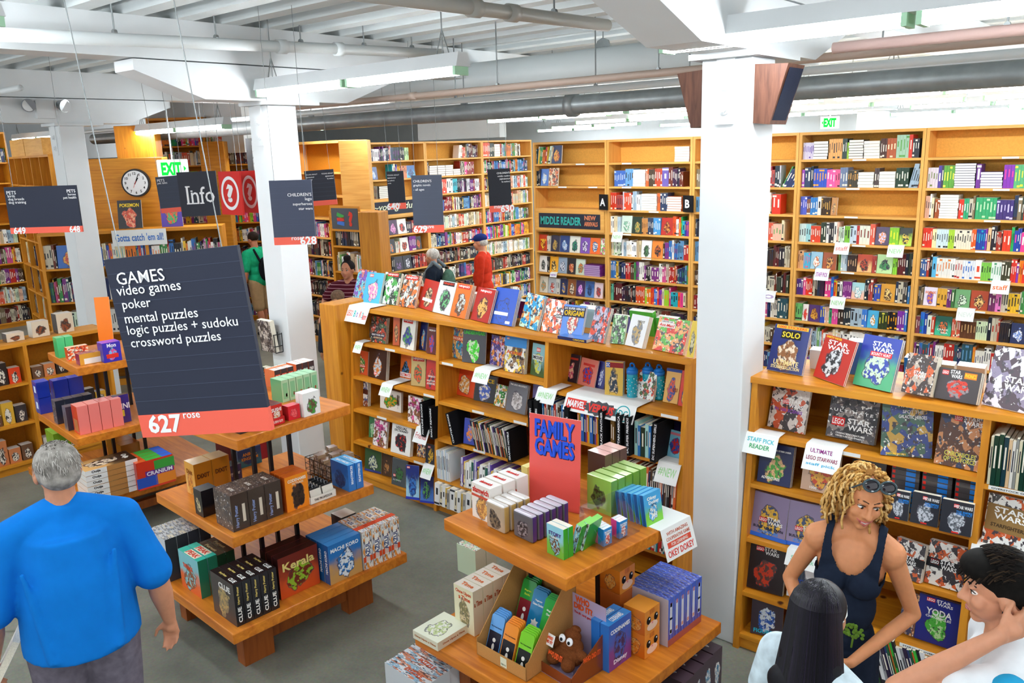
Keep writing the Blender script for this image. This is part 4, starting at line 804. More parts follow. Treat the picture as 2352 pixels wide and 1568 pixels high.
def spines(o, zz, x0, x1, cols, shelfname, room=.28, lean=0, y0=-.01, d=.19, th=None):
    """individual spines: each one a book"""
    M = frame(o); k = o['lean']; x = x0; i = 0; n = 0
    if any(q in shelfname for q in ('green boxes', 'overstock', 'low beside', 'second part', 'lowest shelf')):
        while x < x1-.008:
            nm, col, t0, h0 = cols[i % len(cols)]; spine(lambda p: M @ Vector((p[0], p[1]+k*p[2], p[2])), x, t0, h0*rng.uniform(.94, 1.04), d, zz, y0+rng.uniform(0, .01), col, None, math.tan(lean)); x += t0+.0005; i += 1
        return
    while x < x1-.008:
        nm, col, t0, h0 = cols[i % len(cols)]
        t0 = t0*(1+rng.uniform(-.1, .1)); h0 = h0*(1+rng.uniform(-.06, .04))
        b = MB(); c = rgb(col); pg = rgb('#e4dcc8'); b.box(.0006, t0-.0006, 0, d, 0, h0, cols=[c, c, pg, c, pg, c])
        L = .2126*c[0]+.7152*c[1]+.0722*c[2]; bc = rgb('#f0ead8') if L < .3 else rgb('#2a2a3a'); m = t0/2; q = t0*.16
        b.face([(m-q, -.0006, h0*.35), (m+q, -.0006, h0*.35), (m+q, -.0006, h0*.8), (m-q, -.0006, h0*.8)], bc)
        ob = b.build('book', M_['gloss']); tag(ob, f'{nm} spine, {ORD[n]} on the {shelfname}', 'book', 'spines on the '+shelfname)
        ob.matrix_basis = M @ Matrix.Translation((x, k*zz+y0+rng.uniform(0, .01), zz)) @ Matrix.Rotation(lean, 4, 'Y')
        x += t0/max(.3, math.cos(lean))+.0005; i += 1; n += 1
u1, u2, u3 = LEG_U[1]+.04, LEG_U[2]+.04, LEG_U[3]
def X(px, py, zz): return lf(LG, onz(px, py, zz)).x
DK = [('black', '#16161c', .014, .25), ('dark blue', '#1c2a4a', .012, .24), ('cream', '#d8cba8', .01, .23), ('brick red', '#8a2a1e', .012, .25), ('charcoal', '#2a2a2e', .016, .25), ('orange', '#d8702a', .01, .23), ('dark green', '#24402c', .014, .24), ('mustard', '#b8922a', .01, .24), ('white', '#e6e4de', .012, .24), ('purple', '#4a2a6a', .012, .23)]
spines(LG, .647, u1+.19, u1+.235, DK[2:], 'divider shelf between early readers and chapter books', lean=R(-6))
faced('blue cover with orange panels leaning first after the chapter divider', (1064, 1018), (1093, 1024), (1070, 960), .66, ('#2a3a9a', '#d8782a', '#6a7ad0'), (), 10, .01)
spines(LG, .647, X(1106, 1025, .647), X(1196, 1046, .647), DK, 'divider shelf leaning before graphic novels', lean=R(-12))
spines(LG, .302, u1+.005, u1+.16, [('white', '#ecebe6', .014, .26), ('pale blue', '#c8d8e4', .012, .27), ('white and navy', '#dfe2e8', .02, .26)], 'shelf above the white box sets, first part')
faced('orange and lime baking cover beside white spines', (1029, 1085), (1046, 1090), (1030, 1050), .304, ('#d8482a', '#8ad03a', '#f0ece0'), (), 4, .03)
faced('red brown cover with a black face on the white spine shelf', (1049, 1093), (1064, 1097), (1050, 1045), .304, ('#c84a2a', '#2a1c18', '#e8a060'), (), 6, .012)
faced('pale yellow and aqua box cover with a toy man', (1060, 1104), (1085, 1108), (1062, 1052), .304, ('#7ac8d0', '#a84a2a', '#f0e0a0'), [brick_logo(.5, .85, .3, .1)], 4, .05)
spines(LG, .302, X(1090, 1100, .302), X(1215, 1125, .302), [('lavender', '#a89ad0', .01, .25), ('white', '#e8e8ea', .012, .26), ('violet', '#6a4ab0', .012, .25), ('yellow', '#e8c04a', .014, .21), ('cream', '#e8e2d0', .016, .2), ('white with red badge', '#f2f0ee', .03, .23), ('white with green edge', '#eef2ec', .024, .24), ('dark green', '#1f5a4a', .03, .23)], 'shelf above the white box sets, second part')
spines(LG, .082, u1+.005, u1+.45, [('white boxed', '#f0efee', .06, .2), ('cream', '#e4d8b8', .03, .18), ('white', '#ecebe8', .04, .19), ('yellow', '#d8b04a', .02, .18), ('grey', '#b8b4ac', .03, .17)], 'lowest shelf of white box sets', y0=-.04)
CM_ = [('sky blue', '#3a8ad0', .012, .24), ('navy', '#1f2f5a', .012, .25), ('red topped', '#b8281e', .016, .24), ('white', '#e4e4e2', .014, .24), ('brown', '#4a3424', .02, .23), ('black', '#141418', .016, .25)]
def XB(px, py, zz): return lf(LG, onz(px, py, zz)).x
spines(LG, .937, XB(1271, 980, .937), XB(1314, 995, .937), CM_, 'comic shelf between avengers and batman')
spines(LG, .937, XB(1342, 1003, .937), XB(1388, 1018, .937), [('orange', '#e06a1e', .014, .25), ('yellow and blue', '#d8b82a', .012, .25), ('blue', '#2a62b0', .03, .24), ('charcoal', '#2a2a34', .014, .22), ('violet', '#5a3a8a', .01, .21)], 'comic shelf between batman and black panther')
spines(LG, .937, XB(1410, 1026, .937), XB(1425, 1030, .937), [('bronze', '#7a5a2a', .02, .22)], 'comic shelf before captain america')
spines(LG, .937, XB(1464, 1040, .937), XB(1497, 1050, .937), [('pale aqua', '#a8d8d0', .03, .24), ('blue', '#2a72b8', .02, .23), ('dark green', '#24382a', .03, .22)], 'comic shelf before superhero girls')
spines(LG, .622, u2+.62, u3-.01, [('black', '#18181c', .016, .24), ('dark red', '#5a1c1a', .014, .25), ('white', '#d8d4cc', .014, .24), ('orange', '#d8602a', .02, .25), ('navy', '#1f2c50', .014, .23), ('brown', '#4a3020', .016, .24), ('grey', '#6a6a6c', .012, .24)], 'shelf behind the green boxes')
spines(LG, .302, u2+.8, u3-.01, [('bright red', '#c8241c', .014, .24), ('white', '#dcd8d0', .012, .24), ('teal', '#2a8a9a', .012, .23), ('scarlet', '#d8321e', .016, .24)], 'shelf low beside the near column')
# bottles
def bottle(label, P, h, r, col):
    t = thing('water_bottle', label, 'bottle', P, LEG_RZ, 'teal water bottles')
    b = MB(); n = 20
    prof = [(0, r*.86), (.02, r*.95), (h*.12, r*.9), (h*.3, r*.97), (h*.62, r), (h*.70, r*.94)]
    for (z0, r0), (z1, r1) in zip(prof, prof[1:]): b.tube((0, 0, z0), (0, 0, z1), r0, r1, n, caps=(z0 == 0))
    b.build('bottle_body', tint('#16a0b8', .15, .6), t, True)
    b = MB(); b.tube((0, 0, h*.70), (0, 0, h*.82), r*1.02, r*1.02, n); b.tube((0, 0, h*.82), (0, 0, h*.89), r*1.0, r*.6, n); b.build('lid', tint('#1f7ad0', .3), t, True)
    b = MB(); pts = [(-.0+r*.45*math.cos(a), 0, h*.92+r*.45*math.sin(a)) for a in np.linspace(0, 2*math.pi, 13)]; b.path(pts, r*.16, 8); b.build('carry_loop', tint('#1f7ad0', .3), t, True)
    for i in range(26):
        a = rng.uniform(0, 6.28); zz = rng.uniform(.08, .6)*h; b = None
    b = MB()
    for i in range(40):
        a = i*2.399; zz = (.1+.5*(i/40))*h; rr = r*1.0+.0006; b.ball((rr*math.cos(a), rr*math.sin(a), zz), .0035, 6, 4)
    b.build('dot_pattern', M_['lwhite'], t)
    return t
P = onz(1445, 916, 1.262)
bottle('front teal dotted water bottle with a blue carry loop lid', (P[0], P[1]+.04, 1.262), .255, .04, 0)
bottle('second teal water bottle, just behind the front one', (P[0]+.085, P[1]+.11, 1.262), .255, .04, 0)
bottle('third teal water bottle, closest to the shelf back', (P[0]+.17, P[1]+.12, 1.262), .25, .04, 0)
# papers hung over shelf edges
def talker(o, label, px, zz, w, hang, lines, back=.10, panel=None, y0=0, tiltx=R(-28), name='shelf_card'):
    """paper lying on a shelf and bending over its edge; lines: (string, colour, x 0..1, z 0..1, w, h)"""
    v = lf(o, onz(px[0], px[1], zz)); k = o['lean']
    t = thing(name, label, 'sign'); M = frame(o) @ Matrix.Translation((v.x, k*zz-.008+y0, zz+.0035)) @ Matrix.Rotation(tiltx, 4, 'X'); t.matrix_basis = M
    iv = Matrix.Rotation(-tiltx, 4, 'X')
    b = MB(); a = []
    def q(p): return tuple(iv @ Vector(p))
    b.face([(-w/2, 0, -hang), (w/2, 0, -hang), (w/2, 0, 0), (-w/2, 0, 0)])
    e0, e1 = q((0, .012, .004)), q((0, back, .004))
    b.face([(-w/2, 0, 0), (w/2, 0, 0), (w/2, e0[1], e0[2]), (-w/2, e0[1], e0[2])]); b.face([(-w/2, e0[1], e0[2]), (w/2, e0[1], e0[2]), (w/2, e1[1], e1[2]), (-w/2, e1[1], e1[2])])
    po = b.build('paper', M_['paper'], t); so = po.modifiers.new('paper_thickness', 'SOLIDIFY'); so.thickness = .0006; so.offset = 1
    for s_, col, cx, cz, tw, th in lines:
        text(s_, tint(col, .6, .2), t, (cx-.5)*w, -hang+cz*hang, tw*w, th*hang, y=-.0012, bold=.015)
    return t
NEWC = '#a8d8a0'
def newcard(o, where, px, zz, w=.17, h=.12, **kw): return talker(o, 'white card lettered NEW in green '+where, px, zz, w, h, [('NEW', NEWC, .6, .55, .55, .42), ('#', NEWC, .2, .55, .2, .36)], **kw)
talker(LG, 'white paper with hand drawn coloured letters over the display top edge', (852, 700), 1.652, .31, .15, [('LEGO', '#e87a6a', .2, .55, .24, .38), ('B', '#2ab0b0', .42, .55, .08, .4), ('O', '#5a4aa8', .53, .5, .07, .3), ('K', '#d84a3a', .68, .55, .07, .4), ('S', '#2ab0b0', .77, .52, .06, .35), ('&more', '#d83a3a', .88, .45, .18, .4)], back=.2)
newcard(LG, 'beside the pine post', (814, 790), 1.327, .11, .10)
newcard(LG, 'over the third shelf above the green mask box', (885, 885), 1.002, .15, .11, back=.25)
newcard(LG, 'above the space book', (1110, 850), 1.307, .17, .11, back=.15)
newcard(LG, 'above the ant and avengers dividers', (1262, 893), 1.262, .18, .11, back=.18)
newcard(LG, 'above the navy magazine at floor level', (978, 1072), .387, .13, .12)
newcard(LG, 'under the upside down figure', (1540, 1064), .937, .17, .14)
talker(LG, 'curled white paper with red script above the small toy hero covers', (973, 985), .692, .17, .13, [('Friends', '#c87a7a', .5, .5, .8, .4)])
tk = talker(LG, 'wide white banner paper with red and teal comic publisher letters', (1405, 910), 1.262, .60, .12, [('DC', '#1aa0a8', .84, .5, .12, .4)], back=.22)
b = MB(); b.box(-.28, -.11, -.001, 0, -.10, -.025); b.build('red_panel', tint('#d8281c'), tk); text('MARVEL', M_['lwhite'], tk, -.195, -.062, .15, .05, y=-.002, bold=.03)
text('VERSUS', tint('#d8281c'), tk, .02, -.062, .22, .06, y=-.003, bold=.04)
b = MB()
for i in range(40):
    a = 2*math.pi*i/40; c = 2*math.pi*(i+1)/40
    b.face([(.204+.05*math.cos(a), -.0015, -.06+.05*math.sin(a)), (.204+.058*math.cos(a), -.0015, -.06+.058*math.sin(a)), (.204+.058*math.cos(c), -.0015, -.06+.058*math.sin(c)), (.204+.05*math.cos(c), -.0015, -.06+.05*math.sin(c))])
b.build('ring_logo', tint('#1aa0a8'), tk)
b = MB(); pts = []
for i in range(28):
    a = 2*math.pi*i/28; r_ = .13 if i % 2 else .155; pts.append((.02+r_*math.cos(a), -.062+(.045 if i % 2 else .058)*math.sin(a)))
for i in range(28): b.face([(.02, -.0012, -.062), (pts[i][0], -.0012, pts[i][1]), (pts[(i+1) % 28][0], -.0012, pts[(i+1) % 28][1])])
b.build('burst_shape', tint('#3a3a40'), tk)
def edge_label(o, where, px, zz, w=.13, s_=None):
    v = lf(o, onz(px[0], px[1], zz)); k = o['lean']
    t = thing('shelf_label', 'small white label strip '+where, 'label'); t.matrix_basis = frame(o) @ Matrix.Translation((v.x, k*zz+.003, zz-.022))
    b = MB(); b.box(-w/2, w/2, -.003, 0, 0, .02); b.build('strip', M_['paper'], t)
    if s_: text(s_, M_['ink'], t, 0, .01, w*.86, .009, y=-.0036, bold=.01)
    return t
for w_, px, zz in (('under the toy warrior in blue', (897, 800), 1.327), ('at the first upright under the creature cover', (1047, 827), 1.307), ('on the display top edge under the leaping figure', (1258, 776), 1.652), ('under the second shelf of red books', (984, 906), 1.002), ('above the green toy cover', (876, 957), .692), ('under the space book', (1107, 940), .967), ('above leaning spines near the coral placard', (1198, 966), .967), ('on the edge above white box sets', (1105, 1031), .649), ('under the caped toy dictionary', (942, 1068), .387), ('below the tan and red covers at the near column', (1543, 950), 1.262)):
    edge_label(LG, w_, px, zz)

# ================================================================== the space saga display
def sw(cx, cz, w=.6, h=.2, col=Wt): return [('STAR', col, cx-.02, cz+h*.26, w*.92, h*.46), ('WARS', col, cx+.02, cz-h*.26, w, h*.46)]
SPC = [
 (1.682, 18, [
  ('navy sticker book with yellow frame letters, first on the space display top', (1760.6, 849), (1841, 864), (1781.6, 744), ('#1c2a6a', '#8a5a34', '#e0d0b8'), [('SOLO', Yl, .5, .8, .5, .12, '#141418'), ('1000 STICKERS', '#d8401e', .5, .955, .8, .05, '#e0b83a'), ('ULTIMATE', '#e8d89a', .5, .2, .7, .11), ('STICKER COLLECTION', '#e8d89a', .5, .1, .8, .07)], 3, .01, 'figure'),
  ('red cover with a white light blade, second on the space display top', (1867.5, 864), (1936, 888), (1913, 772), ('#b8281a', '#d8dce0', '#2a2a30'), sw(.5, .8, .7, .22)+[('DARTH VADER', Yl, .3, .96, .5, .05)], 1, .008, 'figure'),
  ('blue cover with a green space station, third on the space display top', (1958, 883), (2044, 903), (1992.5, 769), ('#2a3fa0', '#4aa878', '#c8e8c8'), sw(.55, .8, .55, .2)+[('BOUNTY HUNT', Wt, .55, .655, .5, .06, '#d8283a')], 1, .014, 'scene'),
  ('dark boxed set with four framed portraits on the space display top', (2068.5, 906.5), (2135, 919.6), (2077, 815), ('#3a2c28', '#b8a898', '#c85a2a'), sw(.5, .5, .4, .16), 0, .06, 'busy'),
  ('low wide dark cover with a red blade on the space display top', (2145, 916.7), (2241, 934), (2163, 847), ('#3a3234', '#c8321e', '#8a8488'), [brick_logo(.16, .86, .14, .16)]+sw(.42, .84, .26, .26)+[('PHONICS', Yl, .76, .84, .26, .13, '#e0802a')], 1, .03, 'figure'),
  ('tall pale cover with white helmets at the frame edge', (2254, 928), (2365, 953), (2296, 795), ('#8a7f98', '#d8d4dc', '#4a3a44'), sw(.62, .42, .55, .24), 3, .008, 'busy')]),
 (1.345, 14, [
  ('white cover with a dark helmet, first on the upper space shelf', (1762, 979), (1845.6, 999), (1786, 875), ('#d8d2cc', '#3a3638', '#c85a3a'), [brick_logo(.4, .6, .15, .1)]+sw(.66, .58, .38, .18)+[('IN 100 SCENES', '#8a4ab0', .5, .42, .75, .07)], 3, .01, 'busy'),
  ('black cover with a long grey ship, second on the upper space shelf', (1895.6, 1003), (2006.6, 1027), (1920.6, 900), ('#1c1a1c', '#4a4648', '#8a7f7a'), [('U L T I M A T E', Wt, .5, .6, .8, .06), brick_logo(.22, .36, .24, .2)]+sw(.66, .34, .5, .26)+[('CHARACTERS CREATURES', Wt, .5, .12, .6, .04), ('VEHICLES EQUIPMENT', Wt, .5, .06, .6, .04)], 0, .035, 'busy'),
  ('search book cover with a round white robot on busy panels', (2022, 1045.6), (2140, 1055), (2033.7, 918), ('#4a6a5a', '#c8a04a', '#3a4a8a'), [('SPOT THE', '#e8e8e8', .6, .8, .4, .06), ('GALACTIC HEROES', '#e8e8e8', .6, .71, .55, .06), ('SEARCH AND FIND BOOK', Yl, .3, .04, .4, .035)]+sw(.42, .92, .3, .1), 0, .014, 'busy'),
  ('brown cover with glowing toy crowd at the second upright', (2144, 1064), (2247, 1086), (2164, 943), ('#5a3a2c', '#c88a5a', '#2f3a5a'), [brick_logo(.4, .9, .16, .1)]+sw(.72, .88, .4, .17)+[('CHRONICLES', '#e0e06a', .55, .24, .7, .09), ('OF THE FORCE', '#e0e06a', .55, .14, .7, .08)], 1, .014, 'busy')]),
 (1.045, 12, [
  ('navy cover with a toy boy in green and a blue planet', (1738, 1105), (1814, 1122), (1747, 1014), ('#1a2450', '#4a9a3a', '#e0b080'), [('QUEST FOR THE KYBER SABER', Wt, .5, .84, .85, .05), ('ADVENTURES', Wt, .4, .14, .55, .07)], 4, .012, 'figure'),
  ('cream and orange cover with yellow ship stickers', (1838, 1122), (1920.6, 1141), (1861, 1025), ('#c8a890', '#e0a83a', '#c8482a'), [('CHOOSE YOUR SIDE!', '#3a3034', .5, .78, .8, .06), ('1000', Wt, .35, .08, .2, .06)], 1, .012, 'figure'),
  ('dark brown cover in shade behind the sunglasses', (1950, 1117), (2028, 1134), (1958, 1052), ('#3a2a24', '#7a5a40', '#a88a6a'), sw(.5, .84, .4, .12), 0, .012, 'figure')]),
 (.712, 12, [
  ('first of two lilac and blue adventure covers with a toy ship', (1722, 1225), (1801, 1249), (1729, 1125), ('#8a7a9a', '#e0b03a', '#3a4a6a'), [brick_logo(.33, .4, .2, .11)]+sw(.66, .4, .42, .17)+[('BUILD YOUR OWN', '#1c1c2a', .5, .22, .85, .06), ('ADVENTURE', '#3a8ae0', .5, .13, .6, .07), ('', Wt, .5, .03, .99, .06, '#2a62c8')], 5, .014, 'figure'),
  ('second of two lilac and blue adventure covers with a toy ship', (1804, 1249), (1885, 1268), (1810, 1147), ('#8a7a9a', '#e0b03a', '#3a4a6a'), [brick_logo(.33, .4, .2, .11)]+sw(.66, .4, .42, .17)+[('BUILD YOUR OWN', '#1c1c2a', .5, .22, .85, .06), ('ADVENTURE', '#3a8ae0', .5, .13, .6, .07), ('', Wt, .5, .03, .99, .06, '#2a62c8')], 4, .014, 'figure'),
  ('white cover with rows of toy figures behind the bare arm', (2046, 1316), (2112, 1341), (2046, 1228), ('#e8e4de', '#c85a2a', '#3a3438'), [('', Wt, .5, .5, .98, .14, '#18161a')]+sw(.55, .5, .4, .22), 4, .012, 'busy'),
  ('white cover with rows of toy figures beside the second upright', (2122, 1336.5), (2211, 1363.7), (2133, 1237.5), ('#e8e4de', '#c85a2a', '#3a3438'), [('', Wt, .5, .5, .98, .14, '#18161a'), brick_logo(.2, .52, .2, .13)]+sw(.55, .5, .4, .22), 5, .012, 'busy')]),
 (.372, 10, [
  ('black cover with a red blade and dark helmet low on the space display', (1710, 1346), (1796.5, 1371), (1721, 1239), ('#241a1c', '#c83a1c', '#5a3a34'), [brick_logo(.32, .87, .18, .1)]+sw(.62, .85, .36, .16), 3, .012, 'figure'),
  ('white and navy cover with a big path title behind the dark haired child', (1806, 1367.5), (1866, 1381), (1814, 1278), ('#e4e6ea', '#24304a', '#3a4a5a'), [brick_logo(.35, .88, .25, .1), ('YOUR', '#2a4ab0', .6, .42, .6, .11), ('PATH', '#2a4ab0', .6, .3, .7, .12)], 2, .012, 'figure'),
  ('brown cover half hidden by the bare arm on the low shelf', (2062, 1449), (2097, 1464), (2078, 1356), ('#7a4a3a', '#d8a878', '#3a3a5a'), [], 1, .012, 'busy'),
  ('deep blue cover with a green elder creature', (2099, 1464.6), (2196, 1497), (2114, 1361.7), ('#1a2480', '#4ab03a', '#b8e0a0'), [brick_logo(.28, .92, .18, .09)]+sw(.6, .9, .36, .13)+[('YODA', Wt, .5, .68, .6, .14), ('CHRONICLES', Wt, .5, .57, .6, .05)], 1, .012, 'figure')]),
 (.102, 8, [
  ('teal cover with a white and blue robot on the lowest space shelf', (1723, 1453), (1795, 1469), (1740, 1363.7), ('#3a2a34', '#d8e0e8', '#2a5ab0'), [('SPACE ADVENTURES', '#a89a90', .5, .95, .8, .05), ('FIGURE', '#2ac0e0', .4, .1, .6, .1)], 1, .012, 'figure')]),
]
for zz, tilt, lst in SPC:
    for L_, bl, br, tl, cols, it, n, d_, art in lst:
        faced(L_, bl, br, tl, zz+.002, cols, it, tilt, d_, art, n)
# three boxes with the small soldier and the flat copies piled behind them
def soldier_box(label, bl, br, tl):
    t = faced(label, bl, br, tl, 1.047, ('#2a2c34', '#c8ccd4', '#6a7078'), [('STAR WARS', Wt, .72, .84, .5, .1), brick_logo(.46, .86, .14, .12), ('THE EMPIRE', '#2a8ae0', .72, .7, .5, .06), ('STRIKES OUT', '#2a8ae0', .72, .63, .5, .06), ('', Wt, .5, .05, .2, .03, '#d8281c')], 8, .04, 'figure')
    return t
soldier_box('boxed set with a toy soldier nearest the curly hair', (2036, 1190), (2084, 1200), (2042, 1125))
soldier_box('boxed set with a toy soldier, middle one of three', (2089, 1200), (2152, 1214.5), (2095.7, 1130))
soldier_box('boxed set with a toy soldier beside the second upright', (2156, 1220.7), (2229, 1237), (2164.5, 1147))
for j, (xa, xb, py) in enumerate(((2028, 2094, 1150), (2100, 2170, 1165), (2178, 2245, 1180))):
    P = onz(xa, 1185+15*j, 1.047); Q = onz(xb, 1193+15*j, 1.047); w_ = math.hypot(Q[0]-P[0], Q[1]-P[1])
    for i in range(9):
        v = lf(SG, (P+Q)/2); t = thing('book', f'flat grey boxed book in the {("pile nearest the curly hair", "middle pile", "pile by the second upright")[j]}, {ORD[i]} from the bottom', 'book', group='flat boxed books')
        t.matrix_basis = frame(SG) @ Matrix.Translation((v.x, SG['lean']*1.047+.1, 1.047+i*.029))
        b = MB(); b.box(-w_/2, w_/2, 0, .16, 0, .028, cols=[rgb('#4a4648')]*4+[rgb('#2a2c34')]*2); b.box(w_*.02, w_*.36, -.0005, .001, .003, .025, rgb('#2a7ad0')); b.box(-w_*.47, -w_*.37, -.0005, .001, .006, .022, rgb('#d8281c')); b.build('cover', M_['gloss'], t)
# page topped rows behind the display covers
for j, (pa, pb, h_, col, lab) in enumerate((((1868, 800), (1905, 806), .16, '#e6e2da', 'pale volume behind the red blade cover'), ((1958, 772), (2045, 790), .25, '#3a7ac0', 'blue striped volumes rising behind the green station cover'), ((2085, 812), (2135, 822), .2, '#3a8ac8', 'blue fronted white volume behind the portrait set'), ((2140, 824), (2198, 836), .2, '#b89a78', 'tan fronted volume behind the low wide cover'), ((2205, 830), (2268, 842), .2, '#c8a080', 'pale orange fronted volume before the helmet cover'))):
    yq = 4.26+.15+.46; a, c = onY(*pa, yq-.08), onY(*pb, yq-.08); w_ = abs(c[0]-a[0]); h_ = max(.12, (a[2]+c[2])/2-1.684)
    t = thing('book', lab, 'book', ((a[0]+c[0])/2, yq-.12, 1.684)); t.rotation_euler = (R(10), 0, SW_RZ)
    b = MB(); cc = rgb(col); b.box(-w_/2, w_/2, 0, .06, 0, h_, cols=[cc, rgb('#efece6'), cc, rgb('#efece6'), rgb('#f2efe8'), cc]); b.build('cover', M_['gloss'], t)
# right bay
def XS(px, py, zz): return lf(SG, onz(px, py, zz)).x
spines(SG, 1.322, SW_U[1]+.045, SW_U[1]+.4, [('cream', '#d8d0b0', .014, .24), ('dark green', '#16382c', .02, .27), ('deep green', '#1a4030', .02, .27), ('dark teal', '#1a3a44', .02, .27), ('beige', '#d8b890', .016, .25), ('white', '#e0dcd4', .016, .25), ('grey', '#8a8a86', .012, .25)], 'edge bay of the space display', y0=.0)
faced('white cover with a bronze plaque and ships beside the frame edge', (2252, 1247), (2352, 1277), (2267.6, 1130), 1.002, ('#e8e8e4', '#4a4a48', '#c85a2a'), sw(.55, .66, .75, .24)+[('', Wt, .52, .56, .9, .34, '#8a6a3a'), ('STARFIGHTERS', '#3a2a1a', .55, .42, .8, .07)], 12, .012, 'busy', 6)
faced('black cover with yellow letters behind the boy', (2229, 1490), (2300, 1510), (2236, 1432), .382, ('#1c1a1a', '#d8c02a', '#c8281c'), [], 12, .012, 'figure')
spines(SG, .102, SW_U[0]+.70, SW_U[1]-.02, [('dark green', '#1a5a34', .012, .26), ('orange', '#d8602a', .008, .26), ('lime', '#3ab03a', .014, .26), ('black', '#1c1c24', .016, .26), ('white', '#e0e0e2', .02, .25), ('grey', '#9a9aa0', .014, .25), ('purple black', '#2a1c3a', .02, .25), ('blue', '#2a3a6a', .014, .25)], 'leaning overstock row under the elder creature', lean=R(-20), y0=-.02)
def plain_card(label, px, zz, w, h, lines, **kw): return talker(SG, label, px, zz, w, h, lines, **kw)
plain_card('white card with blue green staff pick letters above the toy boy cover', (1765, 990), 1.347, .20, .12, [('STAFF PICK', '#3ab8c8', .5, .72, .8, .22), ('READER', '#1f9a5a', .5, .4, .6, .22)])
plain_card('white card with purple hand lettering above the yellow ship stickers', (1915, 1010), 1.347, .20, .14, [('ULTIMATE', '#8a1f7a', .45, .8, .6, .17), ('LEGO STARWARS', '#8a1f4a', .5, .5, .85, .16), ('staff pick', '#4ab0d8', .5, .25, .8, .14)])
plain_card('small white card above the white and navy path cover', (1855, 1262), .714, .19, .09, [('Staff pick', '#9ad0b0', .5, .5, .7, .4)])
plain_card('white card with handwriting below the bronze plaque cover', (2296, 1268), 1.002, .25, .1, [('STAFF PICK', '#6ac0d8', .5, .75, .8, .22), ('illustrated and', '#3a4ab0', .5, .42, .9, .16), ('loved by readers', '#3a4ab0', .5, .18, .9, .16)])
edge_label(SG, 'on the space display top edge under the red blade', (1943, 899), 1.682, .2, 'STAR WARS DISPLAY')
edge_label(SG, 'under the deep blue cover', (2125, 1487), .372, .24, 'STAR WARS OVERSTOCK')
edge_label(SG, 'under dark green spines at the frame edge', (2318, 1124), 1.322, .18, 'OVERSTOCK ON')
edge_label(SG, 'under the dark shade behind the sunglasses', (1945, 1040), 1.347)
# labels and cards on the tall bookcases
k = 0
for bi, spots in ((0, [(2.8, .8), (2.5, .5), (2.5, 1.0)]), (1, [(2.8, .3), (2.5, .3), (2.2, .7), (1.9, .3), (1.6, .6)]), (3, [(2.8, .65), (2.5, .6), (2.2, .6), (1.9, .7), (1.6, .6), (1.3, .5)]), (4, [(2.8, .75), (2.5, .7), (2.2, .65), (1.9, .6), (1.6, .65), (1.3, .6)])):
    for zz, x in spots:
        c = WALLC[bi]; t = thing('shelf_label', f'tiny white label on {ORD[ZT.index(zz)]} shelf down of the {("middle reader", "letter A", "", "full topped", "frame edge")[bi]} bookcase{", far end" if x > .9 else ""}', 'label', group='tiny shelf labels'); t.matrix_basis = frame(c) @ Matrix.Translation((x, .001, zz-.022))
        b = MB(); b.box(-.07, .07, -.003, 0, 0, .018); b.build('strip', M_['paper'], t)
def wcard(bi, label, x, zz, s_, col, w=.16, h=.12): 
    c = WALLC[bi]; t = talker(c, label, (0, 0), zz, w, h, [(s_, col, .5, .55, .8, .4)], back=.06); t.matrix_basis = frame(c) @ Matrix.Translation((x, -.006, zz+.0035)) @ Matrix.Rotation(R(-20), 4, 'X')
wcard(1, 'pale green NEW card beside the letter A bookend', .17, 1.9, 'NEW', NEWC); wcard(3, 'white card with red letters on the full bookcase', .53, 1.9, 'staff', '#e0908a'); wcard(3, 'pale green NEW card at the end of the full bookcase', 1.08, 1.9, 'NEW', NEWC)
wcard(3, 'white card with purple staff pick letters on the full bookcase', .33, 1.6, 'STAFF PICK', '#b050b0'); wcard(3, 'pale green NEW card on the sixth shelf of the full bookcase', .52, 1.3, 'NEW', NEWC); wcard(4, 'white card with orange lines at the frame edge', .78, 1.6, 'staff', '#e0703a'); wcard(4, 'blank looking white card low beside the frame edge', .5, 1.3, 'NEW', '#d8e0d8'); wcard(2, 'white card just beside the near column edge', 1.02, 1.3, 'o', '#b0a0c8')
wcard(0, 'purple card on the middle reader bookcase shelf edge', .33, 1.3, 'NEW', '#8a4ab8', .12, .06)
# bookends A and B, chalkboard
def bookend(label, x, zz, s_):
    t = thing('bookend', label, 'bookend'); t.matrix_basis = Matrix.Translation((x, WY-.045, zz)) @ Matrix.Rotation(R(-14), 4, 'Z')
    b = MB(); b.box(-.08, .08, 0, .012, 0, .2); b.build('panel', M_['ink'], t); text(s_, M_['lwhite'], t, -.01, .1, None, .1, bold=.03)
bookend('black letter A bookend on the upright of the tall bookcases', WX[1]-.03, 2.2, 'A'); bookend('black letter B bookend beside the near column', WX[2]-.03, 2.2, 'B')
t = thing('chalkboard', 'chalkboard lettered MIDDLE READER NEW ARRIVALS in a pine frame', 'sign', (WX[0]+.035, WY-.012, 1.895))
b = MB(); wq = WD[0]-.07; b.box(0, wq, 0, .02, 0, .28); b.build('frame', M_['pale'], t); b = MB(); b.box(.06, wq-.06, -.004, 0, .04, .24); b.build('slate', M_['char'], t)
text('MIDDLE READER', tint('#35b0a6'), t, wq*.38, .14, wq*.60, .11, y=-.006, bold=.03); text('NEW', tint('#e0855a'), t, wq*.81, .19, wq*.16, .06, y=-.006, bold=.03); text('ARRIVALS', tint('#e0855a'), t, wq*.82, .11, wq*.19, .06, y=-.006, bold=.03)
t = thing('chalkboard', 'black chalkboard with looping young adult script in a pine frame', 'sign'); t.matrix_basis = frame(LEFTC[0]) @ Matrix.Translation((.035, -.012, 2.0))
wq = LW[0]-.07; b = MB(); b.box(0, wq, 0, .02, 0, .285); b.build('frame', M_['pale'], t); b = MB(); b.box(.03, wq-.03, -.004, 0, .04, .25); b.build('slate', M_['char'], t)
